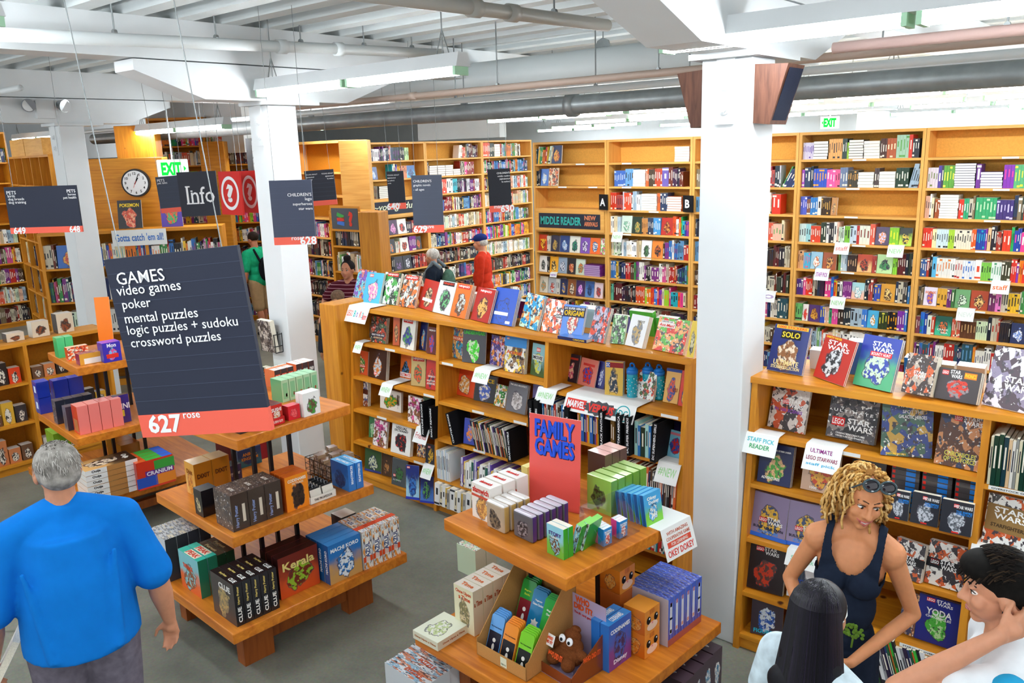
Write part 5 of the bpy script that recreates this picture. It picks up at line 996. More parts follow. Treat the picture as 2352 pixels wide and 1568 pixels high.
text('~young adult~', tint('#dfe6c8'), t, wq*.5, .15, wq*.8, .14, y=-.006, bold=.01, shear=.25)
# ================================================================== boxed games on the stepped tables
FR_ = Matrix.Rotation(R(90), 4, 'Z')
def gbox(label, P, z, rz, dims, cols, texts=(), art=None, n=1, axis='y', name='board_game', cat='board game', rnd=0, tilt=0, mat='gloss', gap=.004, group=None, lab2=None, same=True):
    """box whose nearest lower corner is P; dims run to -x, +y, up. cols: front(-y), side(+x), top. art: {'f'|'s'|'t': (kind, palette)}"""
    wx, wy, h = dims; P = onz(P[0], P[1], z) if len(P) == 2 else P
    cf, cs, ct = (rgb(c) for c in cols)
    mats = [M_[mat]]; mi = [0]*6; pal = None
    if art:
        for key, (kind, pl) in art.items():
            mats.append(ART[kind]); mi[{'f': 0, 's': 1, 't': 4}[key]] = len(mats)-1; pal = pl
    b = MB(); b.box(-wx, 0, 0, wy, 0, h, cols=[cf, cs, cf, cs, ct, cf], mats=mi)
    t = thing(name, label, cat, (0, 0, 0), 0, group)
    base = Matrix.Translation((P[0], P[1], z+.001)) @ Matrix.Rotation(rz, 4, 'Z') @ Matrix.Rotation(tilt, 4, 'Y')
    t.matrix_basis = base; o = b.build('carton', mats, t)
    if rnd: bevel(o, rnd, 3)
    if pal: paint(o, *pal)
    for tx in texts:
        f, s_, c, u, v, w_, h_ = tx[:7]; strip = tx[7] if len(tx) > 7 else None; rot = tx[8] if len(tx) > 8 else 0
        W, H = {'f': (wx, h), 's': (wy, h), 't': (wx, wy)}[f]
        Mx = {'f': Matrix.Translation((-wx, 0, 0)), 's': FR_.copy(), 't': Matrix.Translation((-wx, 0, h)) @ Matrix.Rotation(R(-90), 4, 'X')}[f]
        if strip:
            q = MB(); q.face([Mx @ Vector((u*W+a*w_*W*.55, -.0006, v*H+e*max(h_*H, .01)*.72)) for a, e in ((-1, -1), (1, -1), (1, 1), (-1, 1))]); q.build('title_panel', tint(strip), t)
        if s_: text(s_, tint(c, .5, .2), t, u*W, v*H, w_*(H if rot else W), h_*(W if rot else H), y=-.0012, rot=R(rot), M=Mx, bold=.025)
    d = {'y': (0, wy+gap, 0), 'x': (-wx-gap, 0, 0), 'z': (0, 0, h+gap)}[axis]
    for i in range(1, n):
        c = copy_tree(t); c.matrix_basis = base @ Matrix.Translation(tuple(q*i for q in d))
        c['label'] = (lab2 or ' '.join(label.split()[:9]).rstrip(','))+f', {ORD[i]} of {n} counted from the {"bottom" if axis == "z" else "front"}'
    if n > 1: t['label'] = ' '.join(label.split()[:9]).rstrip(',')+f', first of {n} counted from the {"bottom" if axis == "z" else "front"}' if not lab2 else lab2+f', first of {n} counted from the {"bottom" if axis == "z" else "front"}'
    return t
a1, a1t = T1R, T1R+R(4)
# middle table, lower board
gbox('black and red mystery game carton with spine letters', (545.5, 1440.6), .38, a1, (.27, .052, .265), ('#3a3230', '#18161a', '#1c1a1e'), [('s', 'CLUE', '#f2efe8', .5, .26, .36, .45, None, 90), ('s', 'Harry Potter', '#d8c06a', .5, .72, .42, .35, None, 90), ('t', 'CLUE', '#f2efe8', .8, .5, .25, .5), ('t', 'Harry Potter', '#d8c06a', .4, .5, .3, .35), ('f', 'CLUE', '#e8e6e0', .6, .8, .5, .14), ('f', 'HARRY POTTER', '#b8a878', .6, .62, .4, .06)], {'f': ('figure', ('#3f3835', '#8a7a5a', '#b89a60'))}, 5)
gbox('teal and orange adventure game carton with cloud pictures', (464, 1376), .38, a1, (.26, .06, .25), ('#c8662a', '#2a7a5a', '#3ac0a8'), [('t', 'PEAK', '#d8462a', .55, .5, .5, .6, '#f0e4d0'), ('f', 'THE PACK', '#e0502a', .45, .66, .5, .12)], {'f': ('scene', ('#7ac0c8', '#d8602a', '#8a4a24'))}, 2)
gbox('dark green jungle game carton under the middle board', (onz(464, 1376, .38)+np.array([.007, .126, 0])), .38, a1, (.26, .055, .24), ('#3a4a2a', '#1f3a24', '#4a4034'), [('t', 'Forest', '#b8a070', .5, .5, .5, .4)], {'f': ('busy', ('#3a4a2a', '#5a4a34', '#2a3a24'))}, 2)
gbox('grey shrink wrapped village game carton with pale top', (391, 1337), .38, a1, (.25, .072, .29), ('#9a8458', '#3a3a40', '#b8bcc0'), [('f', 'Village', '#e8dcb8', .5, .7, .6, .12)], {'f': ('scene', ('#7a7470', '#b89a54', '#5a4a30')), 't': ('busy', ('#c8ccd0', '#8a9098', '#e0d8c0'))}, 4)
gbox('brown red elephant game carton with golden title', (738, 1339.6), .38, a1, (.07, .29, .28), ('#2a1414', '#8a2a14', '#2c1416'), [('s', 'Kerala', '#d8c878', .5, .72, .8, .2), ('t', 'Kerala', '#c8a83a', .5, .5, .4, .3)], {'s': ('scene', ('#5a1c14', '#c84a1c', '#8ab02a'))}, 3, 'x') if 0 else None
def kface(label, bl, br, z, rz, wx, h, cols, texts, art, n, **kw):
    """box showing a wide +x face between two floor pixels"""
    A, B2 = onz(*bl, z), onz(*br, z); wy = math.hypot(*(B2-A)[:2])
    return gbox(label, A, z, rz, (wx, wy, h), cols, texts, art, n, 'x', **kw)
kface('brown red game carton with green elephant and golden title', (646.5, 1379), (738, 1339.6), .38, a1, .065, .27, ('#3a1816', '#8a2a14', '#2c1416'), [('s', 'Kerala', '#d8c878', .5, .74, .8, .2), ('f', '', '#d8c878', .5, .5, .3, .3)], {'s': ('scene', ('#6a2014', '#c84a1c', '#8ab02a'))}, 3)
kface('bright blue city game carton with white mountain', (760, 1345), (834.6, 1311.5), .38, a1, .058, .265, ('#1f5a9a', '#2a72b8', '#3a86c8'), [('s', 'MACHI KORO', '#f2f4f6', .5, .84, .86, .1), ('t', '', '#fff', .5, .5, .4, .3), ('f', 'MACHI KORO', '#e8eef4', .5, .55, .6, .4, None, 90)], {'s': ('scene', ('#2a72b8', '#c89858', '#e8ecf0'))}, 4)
gbox('white and orange tile pattern game carton with spine oval', (837.4, 1310), .38, a1, (.26, .072, .265), ('#d8d0c4', '#e6e2da', '#e8e4dc'), [('s', 'AZUL', '#3a4a7a', .5, .5, .4, .45, '#f2efe8', 90), ('s', '', '#d84a1c', .5, .26, .9, .1, '#d8481c'), ('t', 'AZUL', '#3a4a7a', .35, .5, .2, .4, '#f2efe8'), ('t', '', '#d84a1c', .75, .5, .16, .9, '#d8481c')], {'s': ('busy', ('#e6e2da', '#c8ccd8', '#e07a2a')), 't': ('busy', ('#e8e4dc', '#c8ccd8', '#e0903a'))}, 4)
gbox('small dark carton with a white barcode tag, half hidden behind the blue and tiled cartons', (onz(790, 1265, .38)), .38, a1, (.12, .12, .24), ('#2a2428', '#2a2428', '#d8d4cc'))
# middle table, middle board
gbox('large brown stone patterned game carton, standing in front on the middle board', (537, 1223), .88, a1, (.20, .107, .225), ('#4a3c34', '#3a2e2a', '#5a4a40'), [('s', 'Harry Potter', '#8a9ac8', .3, .4, .62, .25, None, 90), ('s', '', '#e0d8c8', .72, .45, .16, .34, '#d8ccb8'), ('t', 'BATTLE', '#e0d8cc', .55, .5, .3, .2)], {'f': ('busy', ('#4a3c34', '#55463c', '#3f342e')), 't': ('busy', ('#5a4a40', '#4a3c34', '#66564a'))}, 3)
gbox('small dark wizard game carton left of the brown cartons', (468, 1189), .88, a1, (.10, .10, .17), ('#2a2622', '#1c1a1e', '#2c2a2e'), [], {'f': ('figure', ('#2a2622', '#c8b888', '#5a4a3a'))})
gbox('small dark wizard game carton behind the golden carton', (onz(520, 1118, .88)), .88, a1, (.10, .12, .13), ('#8a806a', '#3a2c4a', '#201c20'), [('s', 'Harry Potter', '#d8ccc0', .5, .55, .8, .25)])
kface('orange picture clue game carton with two black agents', (660.6, 1178), (708, 1157), .88, a1, .052, .225, ('#c8561a', '#e8801a', '#d8661c'), [('s', 'CODENAMES', '#f6efe2', .52, .86, .8, .09), ('s', 'PICTURES', '#f6d8b0', .55, .76, .5, .06)], {'s': ('figure', ('#ee8a1e', '#1c1a1a', '#3a2c24'))}, 3)
gbox('tall golden card game carton', (452.6, 1142), .88, a1, (.13, .12, .22), ('#d89a3a', '#b8741e', '#c8a878'), [('f', 'Dixit', '#8a4a14', .5, .72, .6, .14), ('s', 'DIXIT', '#5a2c10', .5, .6, .7, .14)], {'f': ('scene', ('#d89a3a', '#e0b060', '#b86a24'))}, 2)
kface('dark blue game carton leaning upright under the top board', (549, 1078), (604, 1062), .88, a1, .03, .13, ('#1c2a4a', '#1c3a6a', '#16244a'), [('s', 'ANIMAL', '#d88a3a', .5, .7, .6, .18), ('s', 'KINGDOM', '#d88a3a', .5, .45, .7, .18)], {'s': ('scene', ('#1c3a6a', '#2a6a7a', '#16305a'))}, 1)
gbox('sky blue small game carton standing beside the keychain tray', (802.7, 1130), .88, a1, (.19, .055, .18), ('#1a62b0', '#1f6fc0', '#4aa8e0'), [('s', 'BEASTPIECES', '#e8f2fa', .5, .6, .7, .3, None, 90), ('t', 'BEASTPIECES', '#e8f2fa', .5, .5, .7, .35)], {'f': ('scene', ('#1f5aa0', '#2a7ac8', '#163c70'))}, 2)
def tray(label, P, z, rz, wx, wy, h, col, front='', fcol='#3a2a2a', back=0):
    t = thing('display_tray', label, 'display tray'); P = onz(P[0], P[1], z) if len(P) == 2 else P
    t.matrix_basis = Matrix.Translation((P[0], P[1], z+.001)) @ Matrix.Rotation(rz, 4, 'Z'); e = .003
    b = MB(); b.box(-wx, 0, 0, wy, 0, e); b.box(-wx, 0, 0, e, 0, h); b.box(-wx, 0, wy-e, wy, 0, max(h, back)); b.box(-e, 0, 0, wy, 0, h); b.box(-wx, -wx+e, 0, wy, 0, h); b.build('card_tray', tint(col), t)
    if front: text(front, tint(fcol), t, wy/2, h*.5, wy*.7, h*.35, y=-.001, M=FR_)
    return t
tray('white tray of black keychain cards beside the orange clue cartons', (714, 1160), .88, a1, .2, .19, .045, '#e8e4da', 'THE PROFESSOR')
for i in range(5):
    for j in range(2):
        P = onz(716, 1158, .88); t = thing('keychain_card', f'black keychain on a white card, {ORD[i]} row back, {("near","far")[j]} file in the white tray', 'keychain', group='keychains in the white tray')
        t.matrix_basis = Matrix.Translation((P[0], P[1], .885)) @ Matrix.Rotation(a1, 4, 'Z') @ Matrix.Translation((-.012-.036*i, .01+.09*j, 0)) @ Matrix.Rotation(R(-14), 4, 'Y')
        b = MB(); b.box(-.002, 0, 0, .08, 0, .07 if i else .075); b.build('card', tint('#e6dfd2'), t); b = MB(); b.box(-.014, -.003, .004, .076, .03, .085); b.build('leather_strap', M_['black'], t)
        b = MB(); b.path([(-.008+.0, .04+.012*math.cos(q), .092+.012*math.sin(q)) for q in np.linspace(0, 6.28, 9)], .002, 5); b.build('key_ring', M_['steel'], t)
        if not i: text('Professor', tint('#4a1c1c'), t, .04, .02, .06, .016, y=-.001, M=FR_)
def wire_basket(label, P, z, rz, wx, wy, h, mat='black'):
    t = thing('wire_basket', label, 'basket'); P = onz(P[0], P[1], z); t.matrix_basis = Matrix.Translation((P[0], P[1], z)) @ Matrix.Rotation(rz, 4, 'Z'); b = MB()
    for i in range(7):
        x = -wx*i/6; b.path([(x, 0, h), (x, 0, .004), (x, wy, .004), (x, wy, h)], .0018, 5)
    for i in range(7):
        y_ = wy*i/6; b.path([(0, y_, h), (0, y_, .004), (-wx, y_, .004), (-wx, y_, h)], .0018, 5)
    for q in (h*.33, h*.66, h): b.path([(0, 0, q), (-wx, 0, q), (-wx, wy, q), (0, wy, q), (0, 0, q)], .0028 if q == h else .0018, 5)
    b.build('wire_frame', M_[mat], t); return t
wire_basket('black wire basket of small boxed animal toys at the far corner of the middle board', (762, 1112), .88, a1, .30, .24, .12)
BP = onz(762, 1112, .88)
for i in range(4):
    for j in range(3):
        v = Matrix.Rotation(a1, 4, 'Z') @ Vector((-.04-.065*i, .02+.07*j, 0))
        gbox(f'small brown and white animal toy box in the wire basket, row {("one","two","three","four")[i]} file {("one","two","three")[j]}', (BP[0]+v.x, BP[1]+v.y, .89), .89, a1+R(rng.uniform(-8, 8)), (.058, .06, .10+.02*((i+j) % 3)), ('#b8a48a', '#8a6a50', '#7a5a44'), [], {'f': ('busy', ('#c8b8a0', '#7a5a44', '#e8e0d4')), 's': ('figure', ('#a88a6a', '#e8e0d4', '#5a4030'))}, name='toy_box', cat='toy box')
# middle table, top board
zt = 1.42
gbox('black boss monster game carton with red slanting title', (552, 998), zt, a1t, (.03, .17, .19), ('#1c1a1c', '#1e1c1e', '#2a2a2a'), [('s', 'BOSS MONSTER', '#e0481e', .45, .62, .8, .11), ('s', '', '#e8e03a', .3, .2, .2, .1, '#d8d83a')], None, 3, 'x')
gbox('dark game carton lying behind the boss monster carton', (onz(484, 986, zt)), zt, a1t, (.12, .16, .09), ('#2a2628', '#242022', '#3a3436'), [('f', '', '#c8452a', .4, .3, .6, .12, '#b83a24')])
tray('red tray holding small sushi card games', (623, 981), zt, a1t, .19, .1, .045, '#c81c1c', 'SUSHI GO!', '#f6ece4')
SP_ = onz(624, 979, zt)
gbox('small sushi card game carton in the red tray', (SP_[0]-.012, SP_[1]+.008, zt+.05), zt+.006, a1t, (.028, .085, .115), ('#5a1c18', '#c82a20', '#4a2a24'), [('s', 'SUSHI', '#f8f2ec', .5, .72, .8, .2), ('s', 'GO!', '#f8f2ec', .5, .5, .5, .2)], {'s': ('figure', ('#c82a20', '#e0904a', '#f2e4d0'))}, 5, 'x', name='card_game', cat='card game')
kface('upright red sushi card game carton behind the hanging sign', (583, 905), (610, 899), zt, a1t, .03, .11, ('#a81c1a', '#d02a1c', '#b82a20'), [('s', 'SUSHI', '#f8f2ec', .5, .65, .8, .22), ('s', 'GO!', '#f8f2ec', .5, .4, .5, .22)], None, 1, name='card_game', cat='card game')
kface('small bright red carton between the sushi tray and the white carton', (664, 967), (692, 959), zt, a1t, .06, .09, ('#b81c24', '#d81f2c', '#e84a54'), [], {'s': ('figure', ('#d81f2c', '#e0404a', '#f06a6a'))}, 1, name='card_game', cat='card game')
kface('white game carton with brown animals and green globe', (699, 959), (737, 947), zt, a1t, .035, .15, ('#e4e2dc', '#efeeea', '#f2f0ea'), [], {'s': ('figure', ('#efeeea', '#6a4a34', '#3a9a3a'))}, 2)
gbox('pale green bamboo tile game carton', (onz(650, 925, zt)+np.array([0, .0, 0])), zt, a1t, (.12, .055, .15), ('#5a9a6a', '#a8cfa8', '#9ad0a0'), [('s', '', '#4a8a5a', .5, .5, .6, .5, '#7ab88a'), ('s', '', '#c83a2a', .62, .3, .2, .1, '#c83a2a')], None, 5)
gbox('orange and white word game carton behind the green ones', (onz(634, 893, zt)), zt, a1t, (.12, .05, .13), ('#d8703a', '#4a3a3a', '#efeae4'), [('s', '1969', '#f6f0ea', .5, .6, .7, .2, '#d84a2a'), ('t', '', '#e07a4a', .3, .5, .3, .8, '#e08a5a')], None, 3)
gbox('orange and white word game carton, rear group by the column', (onz(683, 871, zt)), zt, a1t, (.12, .05, .11), ('#d8602a', '#4a3434', '#f2ece6'), [('s', '1969', '#f6f0ea', .5, .5, .7, .25, '#3a3034')], None, 3)
def placard(label, bl, br, tl, z, col, lines, tilt=4, edge='#e8d0c0', pat=None):
    P, yaw, w, h = span(bl, br, tl, z, tilt); t = thing('placard', label, 'sign')
    t.matrix_basis = Matrix.Translation((P[0], P[1], z+.002)) @ Matrix.Rotation(yaw, 4, 'Z') @ Matrix.Rotation(-R(tilt), 4, 'X')
    b = MB(); b.box(-w/2, w/2, 0, .006, 0, h, cols=[rgb(col)]+[rgb(edge)]*5); b.build('board', pat or M_['col'], t)
    for s_, c, u, v, tw, th, c2 in lines:
        if c2: text(s_, tint(c2), t, (u-.5)*w+.004, v*h-.005, tw*w, th*h, y=-.0012, bold=.05)
        text(s_, tint(c), t, (u-.5)*w, v*h, tw*w, th*h, y=-.003, bold=.04)
    return t
placard('lime green games placard half hidden behind the hanging games sign', (525, 862), (592, 855), (530, 795), zt, '#a8cf4a', [('PARTY', '#5a3a8a', .6, .75, .75, .3, None), ('GAMES', '#5a3a8a', .6, .3, .75, .3, None)])
# left table
a0 = T0R
zt = 1.42
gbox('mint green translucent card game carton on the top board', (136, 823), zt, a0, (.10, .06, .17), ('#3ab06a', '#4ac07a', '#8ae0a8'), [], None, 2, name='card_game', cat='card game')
gbox('orange tray carton of playing cards on the top board', (158, 830), zt, a0, (.07, .16, .11), ('#d8562a', '#e8682a', '#e88a5a'), [('t', '', '#f2d0b0', .5, .5, .7, .7, '#f0c8a8')], {'s': ('busy', ('#e8682a', '#c83a2a', '#f2e4d0'))}, 1, name='card_game', cat='card game')
gbox('maroon and yellow carton of playing cards with a fan of cards', (185, 840), zt, a0, (.10, .19, .09), ('#8a2c50', '#e0a03a', '#a83a5a'), [('s', '', '#f6f2ea', .5, .3, .6, .35, '#f2ede4')], {'t': ('busy', ('#8a2c50', '#c84a4a', '#e0a03a'))}, 1, name='card_game', cat='card game')
gbox('purple and blue card game carton beside the hanging sign', (240, 834), zt, a0, (.12, .14, .16), ('#2a2c9a', '#3a2ca8', '#7a4ad0'), [('s', 'Mon', '#f2ecf8', .5, .85, .5, .2), ('s', '', '#d8281c', .5, .3, .6, .15, '#d8281c')], {'s': ('figure', ('#3a2ca8', '#e05a9a', '#6ab0e0'))}, 1, name='card_game', cat='card game')
placard('orange placard standing behind cards on the left table', (228, 790), (262, 788), (224, 683), zt, '#e87a1e', [])
zt = .88
gbox('deep blue dotted card game carton', (94, 952), zt, a0, (.13, .10, .14), ('#1f2fa0', '#2238a8', '#2a48c8'), [('f', '', '#e0e8f4', .5, .5, .4, .3, '#d8e2f2')], None, 2, 'z', lab2='blue dotted card game carton in the left pile')
gbox('deep blue dotted card game carton behind the clear cases', (onz(131, 938, zt)), zt+.0, a0, (.11, .12, .25), ('#1f2fa0', '#2238a8', '#2a48c8'), [], None, 2)
gbox('clear plastic case of dark tokens', (134, 975), zt, a0, (.10, .07, .20), ('#3a3c4a', '#2c2e3c', '#4a5064'), [], {'f': ('busy', ('#3a3c4a', '#5a6074', '#24242e'))}, 4, name='token_case', cat='game case')
gbox('clear plastic case of stormy pictures beside the pink cartons', (158, 990), zt, a0, (.09, .08, .20), ('#4a4450', '#3a3644', '#56586a'), [], {'f': ('scene', ('#5a5c70', '#7a6a60', '#3a3a48'))}, 4, name='token_case', cat='game case')
gbox('coral pink game carton with a red front', (185, 1000), zt, a0, (.14, .082, .235), ('#d8462e', '#ee8078', '#f29a92'), [('f', '', '#f0a080', .5, .3, .6, .3, '#b8703a')], None, 4)
kface('violet game carton lettered MINI behind the hanging sign', (268, 975), (303, 967), zt, a0, .05, .24, ('#2a1c5a', '#3a2a7a', '#5a4a3a'), [('s', 'MINI', '#f2ecf4', .55, .6, .9, .2), ('s', '', '#e0d03a', .4, .35, .4, .16, '#e0d03a')], None, 1)
zt = .38
gbox('white spirit board game carton with pale hands', (322, 1125), zt, a0, (.26, .39, .042), ('#ecebe8', '#ecebe8', '#e0c8a8'), [('s', 'Ouija', '#2a2a2e', .17, .55, .16, .7), ('f', 'Ouija', '#2a2a2e', .3, .55, .25, .7), ('s', '', '#b8824a', .55, .5, .3, .9, '#a8783c'), ('t', 'Ouija', '#f2ede4', .5, .8, .4, .2, '#1c1a1a')], {'t': ('scene', ('#2a2018', '#d8a868', '#f0dcc0'))}, 5, 'z') if 0 else None
OP = onz(325, 1122, zt)
for i in range(6):
    v = Matrix.Rotation(a0, 4, 'Z') @ Vector((rng.uniform(-.006, .006), -.40, 0))
    gbox(f'white spirit board game carton with pale hands, {ORD[i]} from the bottom of its pile', (OP[0]+v.x, OP[1]+v.y, 0), zt+.045*i, a0, (.26, .40, .042), ('#ecebe8', '#ecebe8', '#2a2018'), [('s', 'Ouija', '#2a2a2e', .2, .55, .17, .6), ('s', '', '#b8824a', .58, .5, .32, .7, '#b07a40')]+([('t', 'Ouija', '#f2ede4', .5, .86, .42, .14)] if i == 5 else []), {'t': ('scene', ('#2a2018', '#d8a868', '#f0dcc0'))})
CP = onz(404, 1104, zt)
v = Matrix.Rotation(a0, 4, 'Z') @ Vector((0, -.30, 0))
gbox('four coloured party game carton with purple oval title', (CP[0]+v.x, CP[1]+v.y, 0), zt, a0, (.07, .30, .24), ('#b8281c', '#d83a24', '#d85a2a'), [('s', '', '#2a4ab0', .25, .25, .5, .25, '#2a52b8'), ('s', '', '#e8862a', .75, .25, .5, .25, '#e8862a'), ('s', '', '#3a9a3a', .75, .75, .5, .25, '#3a9a3a'), ('s', 'CRANIUM', '#f6f2f8', .6, .52, .7, .14, '#6a2a8a'), ('t', '', '#3a9a3a', .5, .5, .9, .3, '#3aa03a'), ('t', '', '#2a62c8', .5, .85, .9, .2, '#2a62c8')], None, 4, 'x')
gbox('amber carton row in shade behind the spirit boards', (onz(272, 1068, zt)+np.array([.1, .0, 0])), zt, a0, (.12, .16, .2), ('#8a5a1c', '#9a6a24', '#c88a2a'), [], None, 3, 'x')
gbox('lime green carton at the far side under the left table', (onz(130, 1050, zt)), zt, a0, (.12, .14, .22), ('#7ab82a', '#6aa82a', '#9ad04a'), [], None, 2, 'x', name='card_game', cat='card game')
# ================================================================== two tier table
a2, a2t, zu, zl = T2R, T2R+R(-4), 1.05, .38
gbox('white sandwich card game carton with red script', (1128, 1204), zu, a2t, (.155, .085, .20), ('#eae4da', '#e2ddd6', '#f4f2ee'), [('f', 'slamwich', '#c82418', .5, .84, .85, .17), ('f', '', '#c84a3a', .5, .66, .9, .05, '#c8503a'), ('t', 'slamwich', '#c82418', .5, .5, .6, .3)], {'f': ('figure', ('#eae4da', '#b07a4a', '#e0b060'))}, 3, gap=.012, name='card_game', cat='card game')
gbox('rounded tin with tan wizard children on its lid', (1158.6, 1229), zu, a2t, (.145, .046, .155), ('#a8947a', '#b89454', '#d8d4d0'), [], {'f': ('figure', ('#b09c84', '#3a342e', '#7a6a54'))}, 4, name='game_tin', cat='game tin', rnd=.014, gap=.004)
gbox('rounded tin with grey wizard portraits and purple rim', (1223, 1251), zu, a2t, (.145, .042, .15), ('#4a464a', '#4a2c6a', '#b8b0bc'), [], {'f': ('figure', ('#5a565a', '#24222a', '#8a8286'))}, 6, name='game_tin', cat='game tin', rnd=.014, gap=.004)
gbox('green edged story card carton standing upright', (1295, 1287), zu, a2t, (.115, .032, .16), ('#6ab8c8', '#2a9a2a', '#e8e2d0'), [('f', 'STORY', '#4a2a7a', .5, .74, .75, .12), ('f', 'CARDS', '#e8f0f4', .5, .62, .5, .06)], {'f': ('scene', ('#8ac8d8', '#6ab03a', '#6a4428'))}, 2, name='card_game', cat='card game')
for i in range(2):
    P = onz(1320+18*i, 1272-6*i, zu)
    gbox(f'green edged story card carton leaning over, {("nearer","farther")[i]} of the tilted two', (P[0], P[1], 0), zu, a2t+R(8), (.032, .115, .16), ('#2a9a2a', '#2a9a2a', '#8ad06a'), [], {'f': ('busy', ('#8ac8d8', '#d8e8e0', '#4a3a2c'))}, tilt=R(16), name='card_game', cat='card game')
# clear acrylic holder and playing cards
P = onz(1381.6, 1265, zu); t = thing('acrylic_holder', 'clear acrylic holder with a low front and tall slanted back, full of playing cards', 'holder'); t.matrix_basis = Matrix.Translation((P[0], P[1], zu+.001)) @ Matrix.Rotation(a2t, 4, 'Z')
b = MB(); e = .004; wx, wy = .15, .30
b.box(-wx, 0, 0, wy, 0, e); b.box(-e, 0, 0, wy, 0, .05); b.box(-wx, -wx+e, 0, wy, 0, .19)
for y_ in (0, wy-e): b.prism([(-wx, 0), (0, 0), (0, .05), (-wx+.01, .19), (-wx, .19)], y_, y_+e)
b.build('clear_panel', M_['clear'], t)
for i in range(7):
    blue = i in (0, 1, 4); v = Matrix.Rotation(a2t, 4, 'Z') @ Vector((-.012-.022*(i % 4), .03+.065*(i//4)*1.6+.004*i, 0))
    gbox(f'{"blue" if blue else "pink"} playing card carton in the acrylic holder, {ORD[i]} one', (P[0]+v.x, P[1]+v.y, 0), zu+.006, a2t, (.02, .062, .092), ('#1f7ac0' if blue else '#d8488a', '#2a8ad0' if blue else '#e05a98', '#e8eef4'), [('s', 'PLAYING', '#f4f6f8', .5, .8, .8, .1), ('s', 'CARDS', '#f4f6f8', .5, .68, .7, .1)], {'s': ('figure', ('#2a8ad0' if blue else '#e05a98', '#e8eef4', '#d8483a'))}, name='playing_cards', cat='playing cards')
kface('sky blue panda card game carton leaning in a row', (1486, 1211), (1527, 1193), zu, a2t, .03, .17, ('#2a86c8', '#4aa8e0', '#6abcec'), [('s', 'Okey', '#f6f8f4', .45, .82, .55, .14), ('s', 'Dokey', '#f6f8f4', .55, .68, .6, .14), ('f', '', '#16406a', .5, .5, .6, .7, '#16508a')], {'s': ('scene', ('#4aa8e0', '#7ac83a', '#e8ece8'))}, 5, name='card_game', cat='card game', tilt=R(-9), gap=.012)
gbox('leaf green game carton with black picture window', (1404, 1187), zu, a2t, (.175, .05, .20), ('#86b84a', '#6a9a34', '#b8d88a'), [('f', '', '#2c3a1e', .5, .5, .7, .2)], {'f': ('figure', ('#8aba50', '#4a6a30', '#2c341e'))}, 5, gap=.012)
gbox('rose topped game carton behind the coral placard', (onz(1390, 1150, zu)), zu, a2t, (.13, .06, .27), ('#4a3a3a', '#5a4038', '#d8a8a0'), [], None, 3, gap=.004)
gbox('pale yellow game carton with tan picture left of the coral placard', (onz(1213, 1150, zu)), zu, a2t, (.05, .09, .20), ('#d8c87a', '#d8c070', '#e8dc90'), [], {'f': ('scene', ('#e0d080', '#b89868', '#8a6a48'))})
m, N, L, bb = newmat('coral_hatched_card', .25, .5); tc = N.new('ShaderNodeTexCoord'); wv = N.new('ShaderNodeTexWave'); wv.inputs['Scale'].default_value = 60; wv.bands_direction = 'DIAGONAL'
rr = N.new('ShaderNodeValToRGB'); rr.color_ramp.elements[0].color = rgb('#e0443e'); rr.color_ramp.elements[1].color = rgb('#ef6a62')
L.new(tc.outputs['Object'], wv.inputs['Vector']); L.new(wv.outputs['Fac'], rr.inputs['Fac']); L.new(rr.outputs['Color'], bb.inputs['Base Color'])
placard('tall coral placard lettered FAMILY GAMES in blue', (1216, 1155), (1331, 1181), (1207, 947), zu, '#e8544c', [('FAMILY', '#1f52d8', .5, .86, .78, .19, '#1c1448'), ('GAMES', '#1f52d8', .5, .66, .78, .19, '#1c1448')], 3, pat=m)
# paper over the edge
t = thing('shelf_card', 'white paper with red handwriting hanging over the table end', 'sign'); P = onz(1508, 1222, zu)
t.matrix_basis = Matrix.Translation((P[0], P[1], zu)) @ Matrix.Rotation(a2t, 4, 'Z') @ Matrix.Translation((.008, .12, 0))
b = MB(); b.box(-.2, 0, -.1, .16, .001, .002); b.face([(0, -.1, .002), (.05, -.1, -.16), (.05, .16, -.16), (0, .16, .002)]); b.face([(0, .16, .0015), (.05, .16, -.1605), (.05, -.1, -.1605), (0, -.1, .0015)]); b.build('paper', M_['paper'], t)
Mp = Matrix.Translation((.0, -.1, .0)) @ Matrix.Rotation(R(90), 4, 'Z') @ Matrix.Rotation(R(-17), 4, 'X')
text('OKEY DOKEY', tint('#d8301e'), t, .13, -.135, .22, .035, y=-.002, M=Mp); text('WITH AMAZING', tint('#c8705a'), t, .13, -.03, .18, .018, y=-.002, M=Mp); text('COOPERATIVE GAME', tint('#c8705a'), t, .13, -.058, .2, .018, y=-.002, M=Mp); text('FOR LEARNING', tint('#f2e4dc'), t, .13, -.09, .14, .018, y=-.003, M=Mp)
q = MB(); q.face([Mp @ Vector(v) for v in ((.03, -.0015, -.105), (.23, -.0015, -.105), (.23, -.0015, -.075), (.03, -.0015, -.075))]); q.build('title_panel', tint('#d8503a'), t)
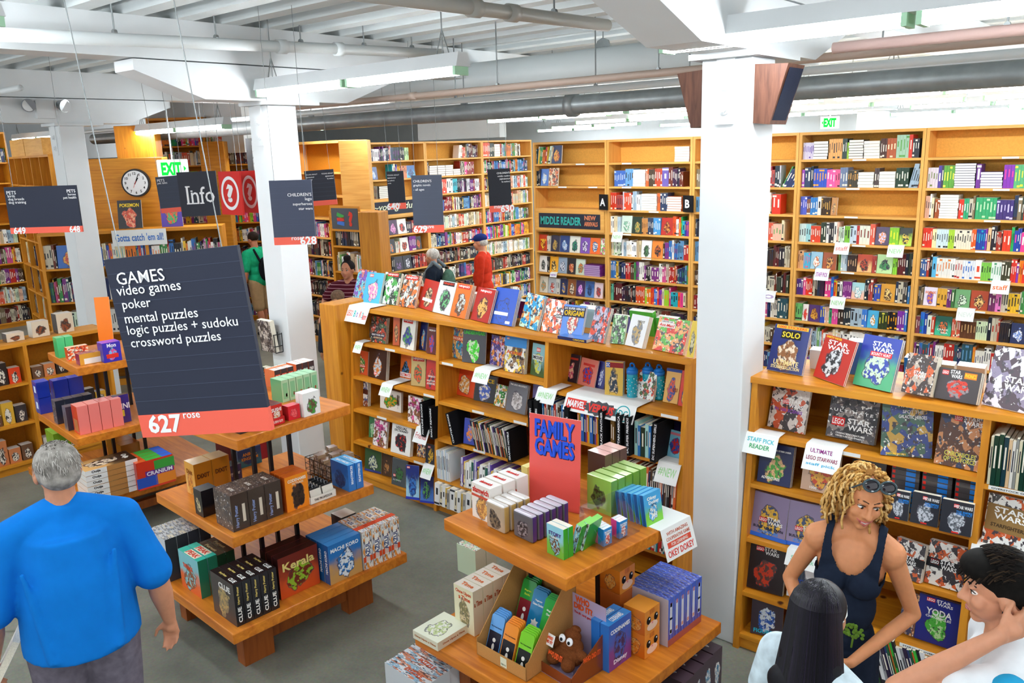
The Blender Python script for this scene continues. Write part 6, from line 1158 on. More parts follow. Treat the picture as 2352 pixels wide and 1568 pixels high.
# lower board
gbox('cream story game carton with green frame picture', (1090, 1462), zl, a2, (.155, .075, .27), ('#e2dcc6', '#d8d0b8', '#ece6d8'), [('f', 'Once Upon', '#c8502a', .5, .88, .8, .1), ('f', 'a Time', '#c8502a', .55, .77, .6, .1), ('t', 'Time', '#d8703a', .5, .5, .6, .4), ('s', 'a Time', '#a8502a', .5, .7, .8, .12)], {'f': ('figure', ('#dcd6b4', '#7a7048', '#c8b088'))}, 4, lab2='cream story game carton')
LP = onz(1006, 1496, zl+.0); 
gbox('cream story game carton lying flat over the table corner', (LP[0], LP[1], 0), zl, a2+R(2), (.20, .24, .05), ('#d8d2ba', '#d8d0b8', '#eef2dc'), [('f', 'Once Upon a Time', '#b06a3a', .5, .5, .85, .3), ('s', 'Once Upon a Time', '#b06a3a', .5, .5, .7, .3)], {'t': ('figure', ('#eef2dc', '#c8d89a', '#f0f2e8'))})
gbox('pale green puzzle carton behind the cream story cartons', (onz(1094, 1330, zl)), zl, a2, (.17, .09, .19), ('#cfe0c0', '#dce8d4', '#e6efe2'), [], {'t': ('busy', ('#e6efe2', '#b8d8a8', '#e8c8b8'))}, 2)
# kraft card display with tall magnetic tins
KP = onz(1209, 1566, zl); KW, KD = .36, .40
t = thing('display_tray', 'brown cardboard counter display with sloping sides for slim card tins', 'display tray'); KM = Matrix.Translation((KP[0], KP[1], zl+.001)) @ Matrix.Rotation(a2, 4, 'Z'); t.matrix_basis = KM
b = MB(); e = .004; b.box(-KW, 0, 0, KD, 0, e); b.box(-KW, 0, 0, e, 0, .075); b.box(-KW, 0, KD-e, KD, 0, .44); b.box(-KW, 0, .16, .164, 0, .12)
for x_ in (-KW, -e): 
    b.prism([(0, 0), (KD, 0), (KD, .44), (.30, .40), (.02, .10), (0, .10)], x_, x_+e, T=lambda p: (p[1], p[0], p[2]))
b.build('cardboard_tray', plain('kraft_card', '#b8874c', .8, .2, 0, .06, 120), t)
text('DJECO', tint('#3a5a4a'), t, -.16, .025, .035, .012, y=-.001); q = MB(); q.box(-.182, -.138, -.0008, 0, .012, .066); q.build('brand_label', tint('#d8e0c8'), t)
def slim(label, x, y, z, w, h, cols, txt, n, tiltd, tint2='#f2efe6'):
    for i in range(n):
        g = thing('card_tin', f'{label}, {ORD[i]} of {n} from the front' if n > 1 else label, 'card tin', group=label)
        g.matrix_basis = KM @ Matrix.Translation((x, y+.012*i, z+.004*i)) @ Matrix.Rotation(-R(tiltd), 4, 'X')
        b = MB(); c = rgb(cols[0]); rr_ = .014; P_ = []
        for cx, cz, a0_ in ((w/2-rr_, rr_, -90), (w/2-rr_, h-rr_, 0), (-w/2+rr_, h-rr_, 90), (-w/2+rr_, rr_, 180)):
            for k in range(4): a = R(a0_+30*k); P_.append((cx+rr_*math.cos(a), cz+rr_*math.sin(a)))
        b.prism(P_, 0, .008, c); b.build('tin', M_['gloss'], g)
        if i == 0:
            if cols[1] != cols[0]:
                b = MB(); b.box(-w/2+.004, w/2-.004, -.0005, 0, .01, h*.56); o = b.build('picture_panel', tint(cols[1], .3), g)
            for s_, c_, v, tw, th in txt: text(s_, tint(c_), g, 0, v*h, tw*w, th*h, y=-.0015)
            b = MB()
            if cols[2] == 'check':
                for p in range(4):
                    for r_ in range(3):
                        if (p+r_) % 2: b.box(-w*.3+p*w*.15, -w*.3+(p+1)*w*.15, -.001, 0, h*.08+r_*w*.15, h*.08+(r_+1)*w*.15)
            elif cols[2] == 'star':
                for s0 in (0, 180):
                    P2 = [(w*.3*math.cos(R(90+s0+k*120)), h*.26+w*.3*math.sin(R(90+s0+k*120))) for k in range(3)]; b.face([(px, -.0012, pz) for px, pz in P2])
            else:
                b.ball((0, -.001, h*.34), w*.12, 10, 6, sc=(1, .02, 1)); b.ball((0, -.001, h*.16), w*.14, 10, 6, sc=(.7, .02, 1.4))
            b.build('cover_figure', tint('#e8e4dc'), g)
MG = [('Magnetic', Wt, .74, .5, .05), ('Checkers', Wt, .66, .5, .05)]
slim('tall green and maroon magnetic tin in the back row', -.27, .25, .10, .10, .24, ('#1f8a34', '#7a1c24', 'fig'), [('Magnetic', '#c8d83a', .76, .5, .05), ('Battle', '#c8d83a', .68, .4, .05)], 4, 22)
slim('tall blue magnetic tin with a star board', -.165, .22, .09, .10, .24, ('#1a72a0', '#1a72a0', 'star'), [('Magnetic', Wt, .76, .5, .05), ('Chinese Checkers', Wt, .68, .75, .05)], 3, 22)
slim('tall green magnetic checkers tin with a checkered foot', -.055, .19, .09, .10, .24, ('#2a9a3a', '#2a9a3a', 'check'), MG, 4, 22)
slim('slim blue science card tin in the front row', -.30, .05, .01, .095, .20, ('#5a9ad8', '#1c1c2c', 'fig'), [('The Crazy Scientist', '#1c2a4a', .68, .8, .045)], 5, 20)
slim('slim orange science card tin in the front row', -.185, .035, .01, .095, .20, ('#e88a2a', '#1c1a20', 'fig'), [('The Crazy Scientist', '#4a2410', .68, .8, .045)], 5, 20)
slim('slim lime science card tin in the front row', -.07, .03, .01, .095, .20, ('#7ac82a', '#181c1a', 'fig'), [('The Crazy Scientist', '#1c3a10', .68, .8, .045)], 5, 20)
# lilac and brown counter display with a plush
WP = onz(1404, 1562, zl); WW, WD_ = .25, .26
t = thing('display_tray', 'lilac and brown counter display lettered WHO DID IT, holding a brown plush', 'display tray'); WM = Matrix.Translation((WP[0], WP[1], zl+.001)) @ Matrix.Rotation(a2+R(-4), 4, 'Z') @ Matrix.Translation((-.085, -.2, 0)); t.matrix_basis = WM
b = MB(); e = .004; li, br_ = rgb('#b8a8c8'), rgb('#7a3a1c')
b.box(-WW, 0, 0, WD_, 0, e, li); b.box(-WW, 0, 0, e, 0, .06, br_); b.box(-WW, 0, WD_-e, WD_, 0, .34, li)
for x_ in (-WW, -e): b.prism([(0, 0), (WD_, 0), (WD_, .22), (0, .06)], x_, x_+e, br_ if x_ else li, T=lambda p: (p[1], p[0], p[2]))
b.build('cardboard_tray', M_['gloss'], t)
BM = Matrix.Translation((0, WD_-e, 0))
text('WHO', tint('#e0561e'), t, -.16, .315, .10, .04, y=-.002, M=BM, bold=.05); text('DID IT?', tint('#e0561e'), t, -.155, .275, .13, .035, y=-.002, M=BM, bold=.05); text('The #1 card game about #2!', tint('#c8281e'), t, -.12, .235, .2, .018, y=-.002, M=BM)
SM = FR_.copy(); text('WHO DID IT?', tint('#e0561e'), t, .15, .12, .13, .03, y=-.001, M=SM, bold=.05)
pl = thing('plush_toy', 'brown plush toy with big white eyes and a square tag in the lilac display', 'plush toy'); pl.matrix_basis = WM @ Matrix.Translation((-.125, .10, .06)) @ Matrix.Rotation(R(-22), 4, 'X')
b = MB()
for zz, rr_, dx in ((.03, .085, 0), (.085, .068, .004), (.13, .05, -.004), (.165, .03, .006)):
    b.ball((dx, 0, zz), rr_, 24, 14, sc=(1, .8, .62))
for sx in (-1, 1): b.ball((.085*sx, -.01, .06), .034, 14, 10, sc=(1.2, .8, .8)); b.ball((.05*sx, -.05, -.0), .038, 14, 10)
o = b.build('plush_body', plain('brown_plush', '#6a3a1c', .95, .1, 0, .2, 160), pl, True); o.modifiers.new('m', 'REMESH').voxel_size = .006
for sx in (-1, 1):
    b = MB(); b.ball((.026*sx, -.052, .108), .021, 16, 10, sc=(1, .5, 1)); ey = b.build('eye', M_['lwhite'], pl, True)
    b = MB(); b.ball((.026*sx+.004, -.0635, .104), .009, 12, 8, sc=(1, .4, 1)); b.build('pupil', M_['ink'], ey, True)
b = MB(); b.box(-.105, -.045, -.085, -.084, .05, .11, T=lambda p: p); tg = b.build('tag', M_['paper'], pl); text('WHO', tint('#e0561e'), pl, -.075, .09, .04, .018, y=-.087, bold=.05); text('DID IT?', tint('#e0561e'), pl, -.075, .07, .046, .016, y=-.087, bold=.05)
text('WHO DID IT?', tint('#e0561e'), pl, -.02, .02, .10, .03, y=-.082, bold=.05)
kface('blue and violet picture clue game carton lettered Codenames', (1399, 1546), (1458, 1512), zl, a2, .055, .265, ('#2a6ab8', '#2a5ab0', '#3a92e0'), [('s', 'CODENAMES', '#f2f6fa', .5, .82, .85, .09), ('s', 'Disney', '#e8e0f0', .5, .14, .6, .12), ('t', 'CODENAMES', '#e8f2fa', .5, .5, .5, .6, None, 90)], {'s': ('scene', ('#2a62c0', '#7a3a8a', '#3a2a5a'))}, 2)
def catbox(label, bl, br, z, P=None):
    A, B2 = onz(*bl, z), onz(*br, z)
    t = gbox(label, A, z, a2, (.135, .135, .135), ('#d87a1e', '#e8923a', '#e89a3a'), [], {'f': ('scene', ('#d87a1e', '#c86414', '#e0a050'))}, name='game_box', cat='game box')
    for k in (-1, 1):
        b = MB(); b.ball((.0008, .0675+.033*k, .075), .022, 16, 10, sc=(.03, .85, 1)); b.build('eye_print', M_['ink'], t); b = MB(); b.ball((.0014, .0675+.033*k+.006, .083), .006, 8, 6, sc=(.05, 1, 1)); b.build('eye_glint', M_['lwhite'], t)
    b = MB(); b.ball((.0008, .0675, .035), .04, 16, 10, sc=(.01, 1.2, .6)); b.build('muzzle_print', tint('#f2d0b8'), t); b = MB(); b.ball((.0014, .0675, .052), .008, 8, 6, sc=(.05, 1, .8)); b.build('nose_print', tint('#e88a8a'), t)
    b = MB()
    for k in range(5): b.box(-.0002, .0006, .045+.009*k, .049+.009*k, .105, .132)
    b.build('stripe_print', tint('#b85a14'), t); return t
catbox('lowest orange cat face box beside the blue cartons', (1480.6, 1515), (1523, 1496), zl)
c2 = catbox('middle orange cat face box stacked on the lowest', (1480.6, 1515), (1523, 1496), zl); c2.location.z += .136
c3 = catbox('orange cat face box on its own pile behind, lower one', (1424, 1470), (1466, 1450), zl); c4 = catbox('top orange cat face box looking over the pair in front', (1424, 1470), (1466, 1450), zl); c4.location.z += .272
c5 = gbox('orange patterned box supporting the top cat face box', onz(1424, 1470, zl), zl+.136, a2, (.135, .135, .134), ('#c86a2a', '#c86a2a', '#d87a3a'), name='game_box', cat='game box')
gbox('blue fish puzzle game carton with two plum spine logos', (1534, 1487), zl, a2, (.27, .052, .28), ('#b8b0b8', '#3a5ac0', '#7ab8e0'), [('s', '', '#f', .5, .72, .4, .24, '#d8dce8'), ('s', '', '#f', .5, .42, .4, .24, '#d8dce8'), ('s', '', '#f', .5, .07, .98, .1, '#a8564a'), ('s', '', '#f', .5, .86, .3, .06, '#a81c6a'), ('s', '', '#f', .5, .3, .3, .05, '#d8782a')], {'t': ('busy', ('#8ac0e4', '#5a9ad0', '#d8e4ec')), 's': ('scene', ('#4a6ad0', '#3a4ab0', '#5a7ad8'))}, 6)
# cartons stored on the floor below
FA = onz(1010, 1568, .16)
for i in range(4):
    gbox(f'pale puzzle carton on the floor under the near table corner, {ORD[i]} from the aisle', (FA[0]-.14*i*.0+.0, FA[1]+.10*i-.12, 0), 0, a2, (.34, .095, .2), ('#c8ccd0', '#d8dce0', '#d8e0e6'), [('t', 'PUZZLE', '#c8502a', .6, .5, .4, .3)], {'t': ('busy', ('#d8e0e6', '#8ab0c8', '#c87a5a'))})
FB = onz(1610, 1545, .2)
for i in range(4):
    gbox(f'dark staring eye carton on the floor under the far table end, {ORD[i]} there', (FB[0]+.0, FB[1]-.11*i+.14, 0), 0, a2, (.3, .1, .24), ('#3a2c30', '#4a3a3a', '#c8b8a8'), [], {'t': ('figure', ('#8a5a3a', '#e8e4e0', '#3a9a9a')), 's': ('figure', ('#4a3a44', '#e8e4e0', '#4a8ab0'))})
# ================================================================== hanging signs
def hsign(label, corners, X=None, Y=None, z=None, hdr=(), lines=(), num=None, word=None, align='l', face='#262b3c', back=True, strings=True, ceil=JOIST, slats=10, strip=.105, th=.02, tl=None):
    """flat hung board between three pixels (top left, top right, bottom left) at depth set by distance D along the view"""
    (a, c, d), D = corners
    A = EYEP+ray(*a)*D[0]; C = EYEP+ray(*c)*D[1]; 
    yaw = math.atan2(C[1]-A[1], C[0]-A[0]); w = math.hypot(*(C-A)[:2]); n = np.array([math.sin(yaw), -math.cos(yaw), 0])
    B2 = onplane(*d, A, n); h = A[2]-B2[2]; roll = math.atan2(C[2]-A[2], w)
    t = thing('hanging_sign', label, 'sign'); t.matrix_basis = Matrix.Translation(tuple(A)) @ Matrix.Rotation(yaw, 4, 'Z') @ Matrix.Rotation(-roll, 4, 'Y')
    b = MB(); b.box(0, w, 0, th, -h, 0, rgb(face)); b.build('board', tint(face, .6, .3), t)
    if slats:
        b = MB()
        for k in range(1, slats):
            zz = -h*(1-strip)*k/slats; b.box(0, w, -.0012, 0, zz-.0012, zz)
        b.build('slat_groove', tint('#4a5166', .7), t)
    if strip:
        b = MB(); b.box(-.001, w+.001, -.002, th+.002, -h, -h*(1-strip)); b.build('number_strip', tint('#ee6450', .6), t)
    for s_, zc, hh, wmax, x in hdr:
        ww = wmax*w; xc = x*w+ww/2 if align == 'l' else x*w-ww/2
        text(s_, M_['lwhite'], t, xc, -zc*h, ww, None, y=-.003, bold=.004)
    if num:
        s_, x, hh, wd = num; zc = -h*(1-strip/2); me, lo, hi = text_mesh(s_, .03); ww = hh*(hi[0]-lo[0])/(hi[1]-lo[1]); text(s_, M_['lwhite'], t, x*w, zc, ww, hh, y=-.0035, bold=.03)
        if word: text(wd, M_['lwhite'], t, word[0]*w, zc+hh*.25, None, hh*.35, y=-.0035)
    if strings:
        for x in (.12*w, .88*w):
            b = MB(); b.tube((x, th/2, -.03), (x-math.sin(-roll)*0, th/2, max(.2, ceil-A[2])), .0022, n=5); b.build('cord', M_['galv'], t)
    return t, w, h
def pts(a, c, d, D0, D1=None): return ((a, c, d), (D0, D1 or D0))
# sign 627 close to the viewer
t, w_, h_ = hsign('large charcoal hanging sign listing games and puzzles, numbered 627', pts((238, 597), (545, 563), (300, 1005), 3.1, 2.98), strip=.13,
  hdr=[('GAMES', .108, 0, .365, .07), ('video games', .180, 0, .49, .05), ('poker', .255, 0, .22, .07), ('mental puzzles', .333, 0, .56, .065), ('logic puzzles + sudoku', .397, 0, .84, .065), ('crossword puzzles', .468, 0, .69, .07)], slats=11)
text('627', M_['lwhite'], t, .20*w_, -.925*h_, .265*w_, None, y=-.004, bold=.03); text('rose', M_['lwhite'], t, .42*w_, -.888*h_, .13*w_, None, y=-.004)
def sign2(label, A, hd, **k): return hsign(label, A, hdr=hd, **k)
t, w_, h_ = sign2('wide charcoal sign for pet books numbered 649 and 648', pts((8, 430), (174, 425), (30, 537), 8.0), [('PETS', .12, 0, .13, .03), ('birds', .19, 0, .10, .04), ('dog breeds', .265, 0, .22, .04), ('dog training', .335, 0, .24, .04)], slats=0, strip=.13)
for s_, zz, ww in (('PETS', .12, .12), ('horses', .19, .11), ('pet health', .265, .18)): text(s_, M_['lwhite'], t, w_*(.985-ww/2), -zz*h_, ww*w_, None, y=-.004)
text('649', M_['lwhite'], t, .13*w_, -.935*h_, .17*w_, .07, y=-.004, bold=.03); text('648', M_['lwhite'], t, .9*w_, -.935*h_, .15*w_, .065, y=-.004, bold=.03)
sign2('grey slatted sign for children superhero books numbered 628', pts((617, 415), (714, 412), (633, 563), 6.2), [("CHILDREN'S", .225, 0, .57, .985), ('lego', .30, 0, .16, .985), ('superheroes', .375, 0, .46, .985), ('star wars', .445, 0, .33, .985)], align='r', face='#41475a', strip=.12, num=('628', .82, .065, 'rose'), word=(.55,), slats=9)
sign2('grey slatted sign for graphic novels numbered 629', pts((944, 403), (1014, 401), (952, 535), 8.3), [("CHILDREN'S", .10, 0, .60, .06), ('graphic novels', .175, 0, .56, .06), ('- all ages', .25, 0, .35, .06)], face='#454c5c', strip=.13, num=('629', .22, .075, 'mauve'), word=(.45,), slats=9)
sign2('charcoal sign for middle readers numbered 630', pts((1119, 389), (1171, 386), (1125, 488), 9.6), [("CHILDREN'S", .10, 0, .57, .98), ('middle readers', .17, 0, .54, .98), ('(alphabetical', .24, 0, .46, .98), ('by author)', .305, 0, .37, .98)], align='r', face='#1e2028', strip=.15, num=('630', .80, .085, 'mauve'), word=(.5,), slats=0)
sign2('charcoal sign for young adult books numbered 640', pts((887, 394), (926, 392), (892, 481), 9.2), [('YOUNG ADULT', .10, 0, .7, .04), ('(alphabetical', .175, 0, .48, .04), ('by author)', .245, 0, .4, .04), ('media', .31, 0, .2, .04)], face='#22252e', strip=.16, num=('640', .25, .075, 'rose'), word=(.45,), slats=0)
t, w_, h_ = sign2('double charcoal young adult sign beside the left white column', pts((698, 393), (765, 388), (706, 474), 9.5), [('YOUNG ADULT', .11, 0, .40, .04), ('alphabetical', .19, 0, .28, .04), ('by author', .26, 0, .22, .04)], face='#2c303c', strip=.14, slats=7)
for s_, zz, ww in (('YOUNG ADULT', .11, .40), ('alphabetical', .19, .28), ('by author', .26, .22)): text(s_, M_['lwhite'], t, w_*(.985-ww/2), -zz*h_, ww*w_, None, y=-.004)
sign2('grey slatted pets sign hanging beside the wall clock', pts((356, 407), (412, 402), (370, 490), 9.4), [('PETS', .1, 0, .3, .06), ('pet tales', .18, 0, .4, .06)], face='#3a4050', strip=.13, slats=6)
sign2('black and orange edged sign hanging beside the left column top', pts((563, 318), (592, 316), (568, 392), 10.5, 9.9), [('chil', .12, 0, .4, .5), ('gard', .27, 0, .4, .5), ('pop', .42, 0, .4, .5), ('you', .57, 0, .4, .5), ('plat', .72, 0, .4, .5), ('think', .87, 0, .4, .5)], face='#2a2c34', strip=0, slats=6)
b = MB(); 
# info and question signs
t, w_, h_ = hsign('black hanging sign lettered Info in white serif', pts((405, 396), (494, 392), (417, 498), 9.0), face='#2a2d38', strip=0, slats=0)
text('Info', M_['lwhite'], t, .55*w_, -.52*h_, .72*w_, .36*h_, y=-.004, bold=.004)
b = MB(); xs = .195*w_
for x_, zz, ww in ((.235, -.33, .12), (.235, -.71, .12), (.345, -.71, .10), (.445, -.71, .10), (.57, -.71, .11), (.33, -.43, .05)): b.box((x_-ww/2)*w_, (x_+ww/2)*w_, -.006, -.002, (zz-.014)*h_, (zz+.014)*h_)
b.build('serif', M_['lwhite'], t)
def qsign(label, A):
    t, w_, h_ = hsign(label, A, face='#d2241c', strip=0, slats=0); b = MB(); c = (.5*w_, -.5*h_); n = 36
    for i in range(n):
        a, e = 2*math.pi*i/n, 2*math.pi*(i+1)/n; o1, o2, i1, i2 = w_*.42, h_*.39, w_*.33, h_*.315
        b.face([(c[0]+o1*math.cos(a), -.003, c[1]+o2*math.sin(a)), (c[0]+i1*math.cos(a), -.003, c[1]+i2*math.sin(a)), (c[0]+i1*math.cos(e), -.003, c[1]+i2*math.sin(e)), (c[0]+o1*math.cos(e), -.003, c[1]+o2*math.sin(e))][::-1])
    b.build('ring', M_['lwhite'], t); text('?', M_['lwhite'], t, c[0], c[1], .33*w_, .42*h_, y=-.004, bold=.05)
qsign('red hanging sign with a ringed question mark facing the info sign side', pts((500, 394), (548, 393), (508, 492), 8.8, 8.5))
qsign('red hanging sign with a ringed question mark partly behind its twin', pts((549, 393), (590, 391), (556, 488), 8.95, 8.7))
# exit signs, clock, emergency light, speakers
def exitsign(label, P, yaw, w=.34, h=.19, arrow=True):
    t = thing('exit_sign', label, 'exit sign', tuple(P), yaw); b = MB(); b.box(-w/2, w/2, 0, .05, -h, 0); bevel(b.build('housing', M_['exitw'], t), .012)
    text('EXIT', M_['exit'], t, -.01, -h/2, w*.66, h*.7, y=-.003, bold=.05); b = MB(); b.face([(w*.38, -.002, -h*.35), (w*.38, -.002, -h*.65), (w*.46, -.002, -h*.5)]) if arrow else b.face([(-w*.38, -.002, -h*.35), (-w*.46, -.002, -h*.5), (-w*.38, -.002, -h*.65)]); b.build('arrow', M_['exit'], t)
    b = MB(); b.tube((0, .025, 0), (0, .025, max(.2, JOIST-P[2])), .01, n=8); b.build('stem', M_['white'], t)
exitsign('green and white exit sign hanging left of the white columns', EYEP+ray(393, 366)*10.9, R(42), .40, .24)
exitsign('green and white exit sign above the far bookcases', EYEP+ray(1908, 267)*15, R(40), .34, .22, False)
CK = EYEP+ray(312, 420)*11.3
TY = 46
t = thing('wall_clock', 'round white wall clock with a black rim showing five past one', 'clock', tuple(CK), R(TY))
b = MB(); b.tube((0, .03, 0), (0, -.02, 0), .19, .185, 40); b.build('rim', M_['black'], t, False); b = MB(); b.tube((0, -.021, 0), (0, -.0225, 0), .165, n=40); b.build('dial', M_['lwhite'], t)
for k in range(1, 13): text(str(k), M_['ink'], t, .128*math.sin(R(30*k)), .128*math.cos(R(30*k)), None, .036, y=-.0245, name='numeral')
for nm, ang, ln, w_ in (('hour_hand', 32, .08, .006), ('minute_hand', 24, .13, .0045)):
    b = MB(); T_ = Matrix.Rotation(R(ang), 4, 'Y'); b.box(-w_, w_, -.026, -.025, -.02, ln, T=lambda p: T_ @ Vector(p)); b.build(nm, M_['ink'], t)
b = MB(); T_ = Matrix.Rotation(R(205), 4, 'Y'); b.box(-.002, .002, -.028, -.027, -.03, .07, T=lambda p: T_ @ Vector(p)); b.build('second_hand', tint('#d8281c'), t)
G = GX[1]
t = thing('emergency_light', 'twin lamp emergency light on the beam above the far left column', 'emergency light', (G+.17, 4.15, 3.62))
b = MB(); b.box(-.03, .03, -.1, .1, -.1, .1); b.build('battery_box', M_['white'], t)
for k in (-1, 1):
    b = MB(); b.tube((.0, .17*k, .06), (.08, .2*k, .04), .05, .075, 20); b.build('lamp_head', M_['steel'], t, False); b = MB(); b.tube((.081, .2*k, .04), (.083, .2*k, .04), .066, n=20); b.build('lens', tint('#e8ecee', .1, .8), t)
def speaker(label, P, yaw):
    t = thing('speaker', label, 'speaker', P, yaw); b = MB()
    P_ = [(0, -.24), (.27, -.17), (.16, .24), (0, .24)]
    pr = [(0, .15), (0, -.15), (.09, -.16), (.18, .14)]
    b.prism([(x, z_) for x, z_ in pr], -.11, .11, T=lambda p: (p[0], p[1], p[2])); b.build('cabinet', woodmat('speaker_veneer', '#4c2e22', '#684232', 2, .5, 10, 6), t)
    b = MB(); A_, B_2 = Vector((.093, 0, -.15)), Vector((.178, 0, .13)); n = Vector((.93, 0, -.25)).normalized()*.004
    b.face([tuple(A_+n+Vector((0, -.092, .012))), tuple(A_+n+Vector((0, .092, .012))), tuple(B_2+n+Vector((0, .092, -.008))), tuple(B_2+n+Vector((0, -.092, -.008)))]); b.build('grille', plain('speaker_cloth', '#1c2234', .8, .2, 0, .3, 300), t)
speaker('walnut wall speaker with a black grille facing the space display', (-1.943, 4.42, 3.25), 0)
speaker('walnut speaker on the far side of the near column, grille turned away', (-2.237, 4.45, 3.25), R(180))
t = thing('cable_coil', 'coil of white cable hanging from the joists above the near light', 'cable coil', tuple(EYEP+ray(1737, 12)*4.6))
b = MB()
for r_ in (.07, .078, .085): b.path([(r_*math.cos(a), .01*math.sin(a*3), r_*1.1*math.sin(a)) for a in np.linspace(0, 6.283, 25)], .005, 6)
b.build('cable_loop', M_['white'], t)

# ================================================================== the far side of the shop
def post_of(label, P0, w, d, h, rz, mat='pinev', z0=0):
    b = MB(); b.box(-w/2, w/2, 0, d, 0, h); o = b.build('wooden_post', M_[mat], None); o.location = (P0[0], P0[1], z0); o.rotation_euler.z = rz; bevel(o, .01); return tag(o, label, 'post')
def atD(px, py, D): return EYEP+ray(px, py)*D
# clock tower and counter shelves
q = atD(300, 480, 11.4); post_of('broad plywood panel carrying the wall clock', q, 1.0, .25, 3.05, R(TY), 'pine'); q2 = atD(320, 400, 11.9); post_of('taller wooden post behind the clock panel', q2, .55, .3, 3.5, R(TY))
c = atD(330, 640, 11.0); ang = R(52)
BCK = case('wooden shelf unit under the wall clock with a hand lettered sign', c[0]-.9, c[1]-.9, ang, 2.3, 2.12, [[.3, .75, 1.2, 1.65]]*2, .4, 0, .04, 'pine', ups=[0, 1.3, 2.26])
rows(BCK, 2.3, [[s(.15, 'dark'), fo(.3, .3, 'blue and red monster guide cover on the shelf under the clock', ('#2a62b0', '#d8a03a', '#c8402a')), s(1.0, 'bright'), s(.8, 'mix')], [s(2.2, 'mix')], [s(2.2, 'light')]], [1.65, 1.2, .75], room=.36, depth=.2)
M0 = frame(BCK)
def on_top(label, x, w, h, cols, items, tilt=14, roll=0):
    P = M0 @ Vector((x, .1, 2.125)); book(label, P, ang, w, h, .02, cols, tilt, 'figure', items, roll=roll)
on_top('tan narrow book leaning on the counter left of the dark monster cover', .25, .22, .42, ('#d8a860', '#8a5a34', '#e8d0a0'), (), 30, R(20)); on_top('dark cover with yellow monster lettering below the clock', 1.13, .30, .38, ('#26242a', '#c8503a', '#e0a080'), [('POKEMON', Yl, .5, .82, .8, .13)]); on_top('purple cover with green and red creature below the clock', 1.66, .27, .36, ('#4a2a9a', '#3aa05a', '#d8502a'), [('DELUXE', '#e0a03a', .5, .85, .6, .1)], 6)
t = thing('shelf_card', 'white strip with cheerful blue handwriting under the clock', 'sign'); t.matrix_basis = M0 @ Matrix.Translation((1.25, -.02, 2.0)); b = MB(); b.box(-.34, .34, -.002, 0, -.09, .12); b.build('paper', M_['paper'], t); text("Gotta catch 'em all!", tint('#1f6ac0'), t, 0, .02, .6, .10, y=-.004)
# tall cases behind the info sign and between columns
def farcase(label, pl, pr, D0, D1, h, zs, pals, wood='pine', full=1.0, depth=.3):
    A, C = atD(pl[0], pl[1], D0), atD(pr[0], pr[1], D1); rz = math.atan2(C[1]-A[1], C[0]-A[0]); w = math.hypot(*(C-A)[:2])
    c = case(label, A[0], A[1], rz, w, h, [zs], depth, 0, .04, wood, ups=[0, w-.04]); M = frame(c)
    for i, z in enumerate(zs):
        if pals[i % len(pals)]: fill(M, 0, .06, w-.06, z, [s((w-.12)*full, pals[i % len(pals)])], .3, .03, .2)
    return c
ZS = [.1, .45, .8, 1.15, 1.5, 1.85, 2.2, 2.55, 2.9]
farcase('tall far bookcase of pastel paperbacks behind the exit sign', (375, 600), (500, 590), 15.5, 15.5, 3.75, ZS+[3.25], ['mix', 'mix', 'light', 'light', 'light', 'mix', 'mix', 'bright', 'light', 'bright'])
farcase('tall far bookcase right of the info sign with dark repeated spines', (497, 600), (610, 600), 15.4, 15.4, 3.68, ZS+[3.2], ['mix', 'dark', 'bright', 'dark', 'mix', 'bright', 'dark', 'dark', 'dark', 'light'])
farcase('pale half empty bookcase between the left column and the end panel', (688, 600), (806, 600), 13.6, 12.6, 3.22, [.1, .45, .8, 1.12, 1.45, 1.75, 2.05, 2.4, 2.75], ['dark', 'dark', 'dark', 'mix', 'dark', 'mix', None, None, None], 'pale')
q = atD(822, 500, 11.7); post_of('wide pale end panel closing the young adult row', q, .40, .3, 3.2, R(40), 'pale')
q = atD(505, 520, 14.7); post_of('broad orange end panel behind the info sign', q, .42, .3, 3.3, R(45), 'pine')
# small display with a question mark chalkboard
DA = farcase('small pine display with a chalkboard header behind the woman at the counter', (764, 600), (838, 592), 11.4, 11.0, 2.27, [.5, 1.0, 1.45, 1.8], ['mix', 'bright', 'light', 'dark'])
q = atD(852, 600, 10.9); post_of('thick knotty pine post beside the question mark chalkboard', q, .30, .28, 2.27, R(20))
t = thing('chalkboard', 'small slate board with a drawn book pile and a red question mark', 'sign'); t.matrix_basis = frame(DA) @ Matrix.Translation((.04, -.015, 2.0)); wq = .58
b = MB(); b.box(0, wq, 0, .02, 0, .34); b.build('frame', M_['pine'], t); b = MB(); b.box(.03, wq-.03, -.004, 0, .03, .31); b.build('slate', tint('#4a4e56'), t); text('?', tint('#e03a24'), t, wq*.7, .17, .09, .2, y=-.006, bold=.06)
for i, (cc, zz, rr_) in enumerate((('#3aa04a', .21, .3), ('#d8382a', .16, -.1), ('#3a72c8', .11, .15))):
    b = MB(); T_ = Matrix.Translation((wq*.36, 0, zz)) @ Matrix.Rotation(rr_, 4, 'Y'); b.box(-.07, .07, -.006, -.004, -.025, .025, T=lambda p: T_ @ Vector(p)); b.build('drawn_book', tint(cc), t)
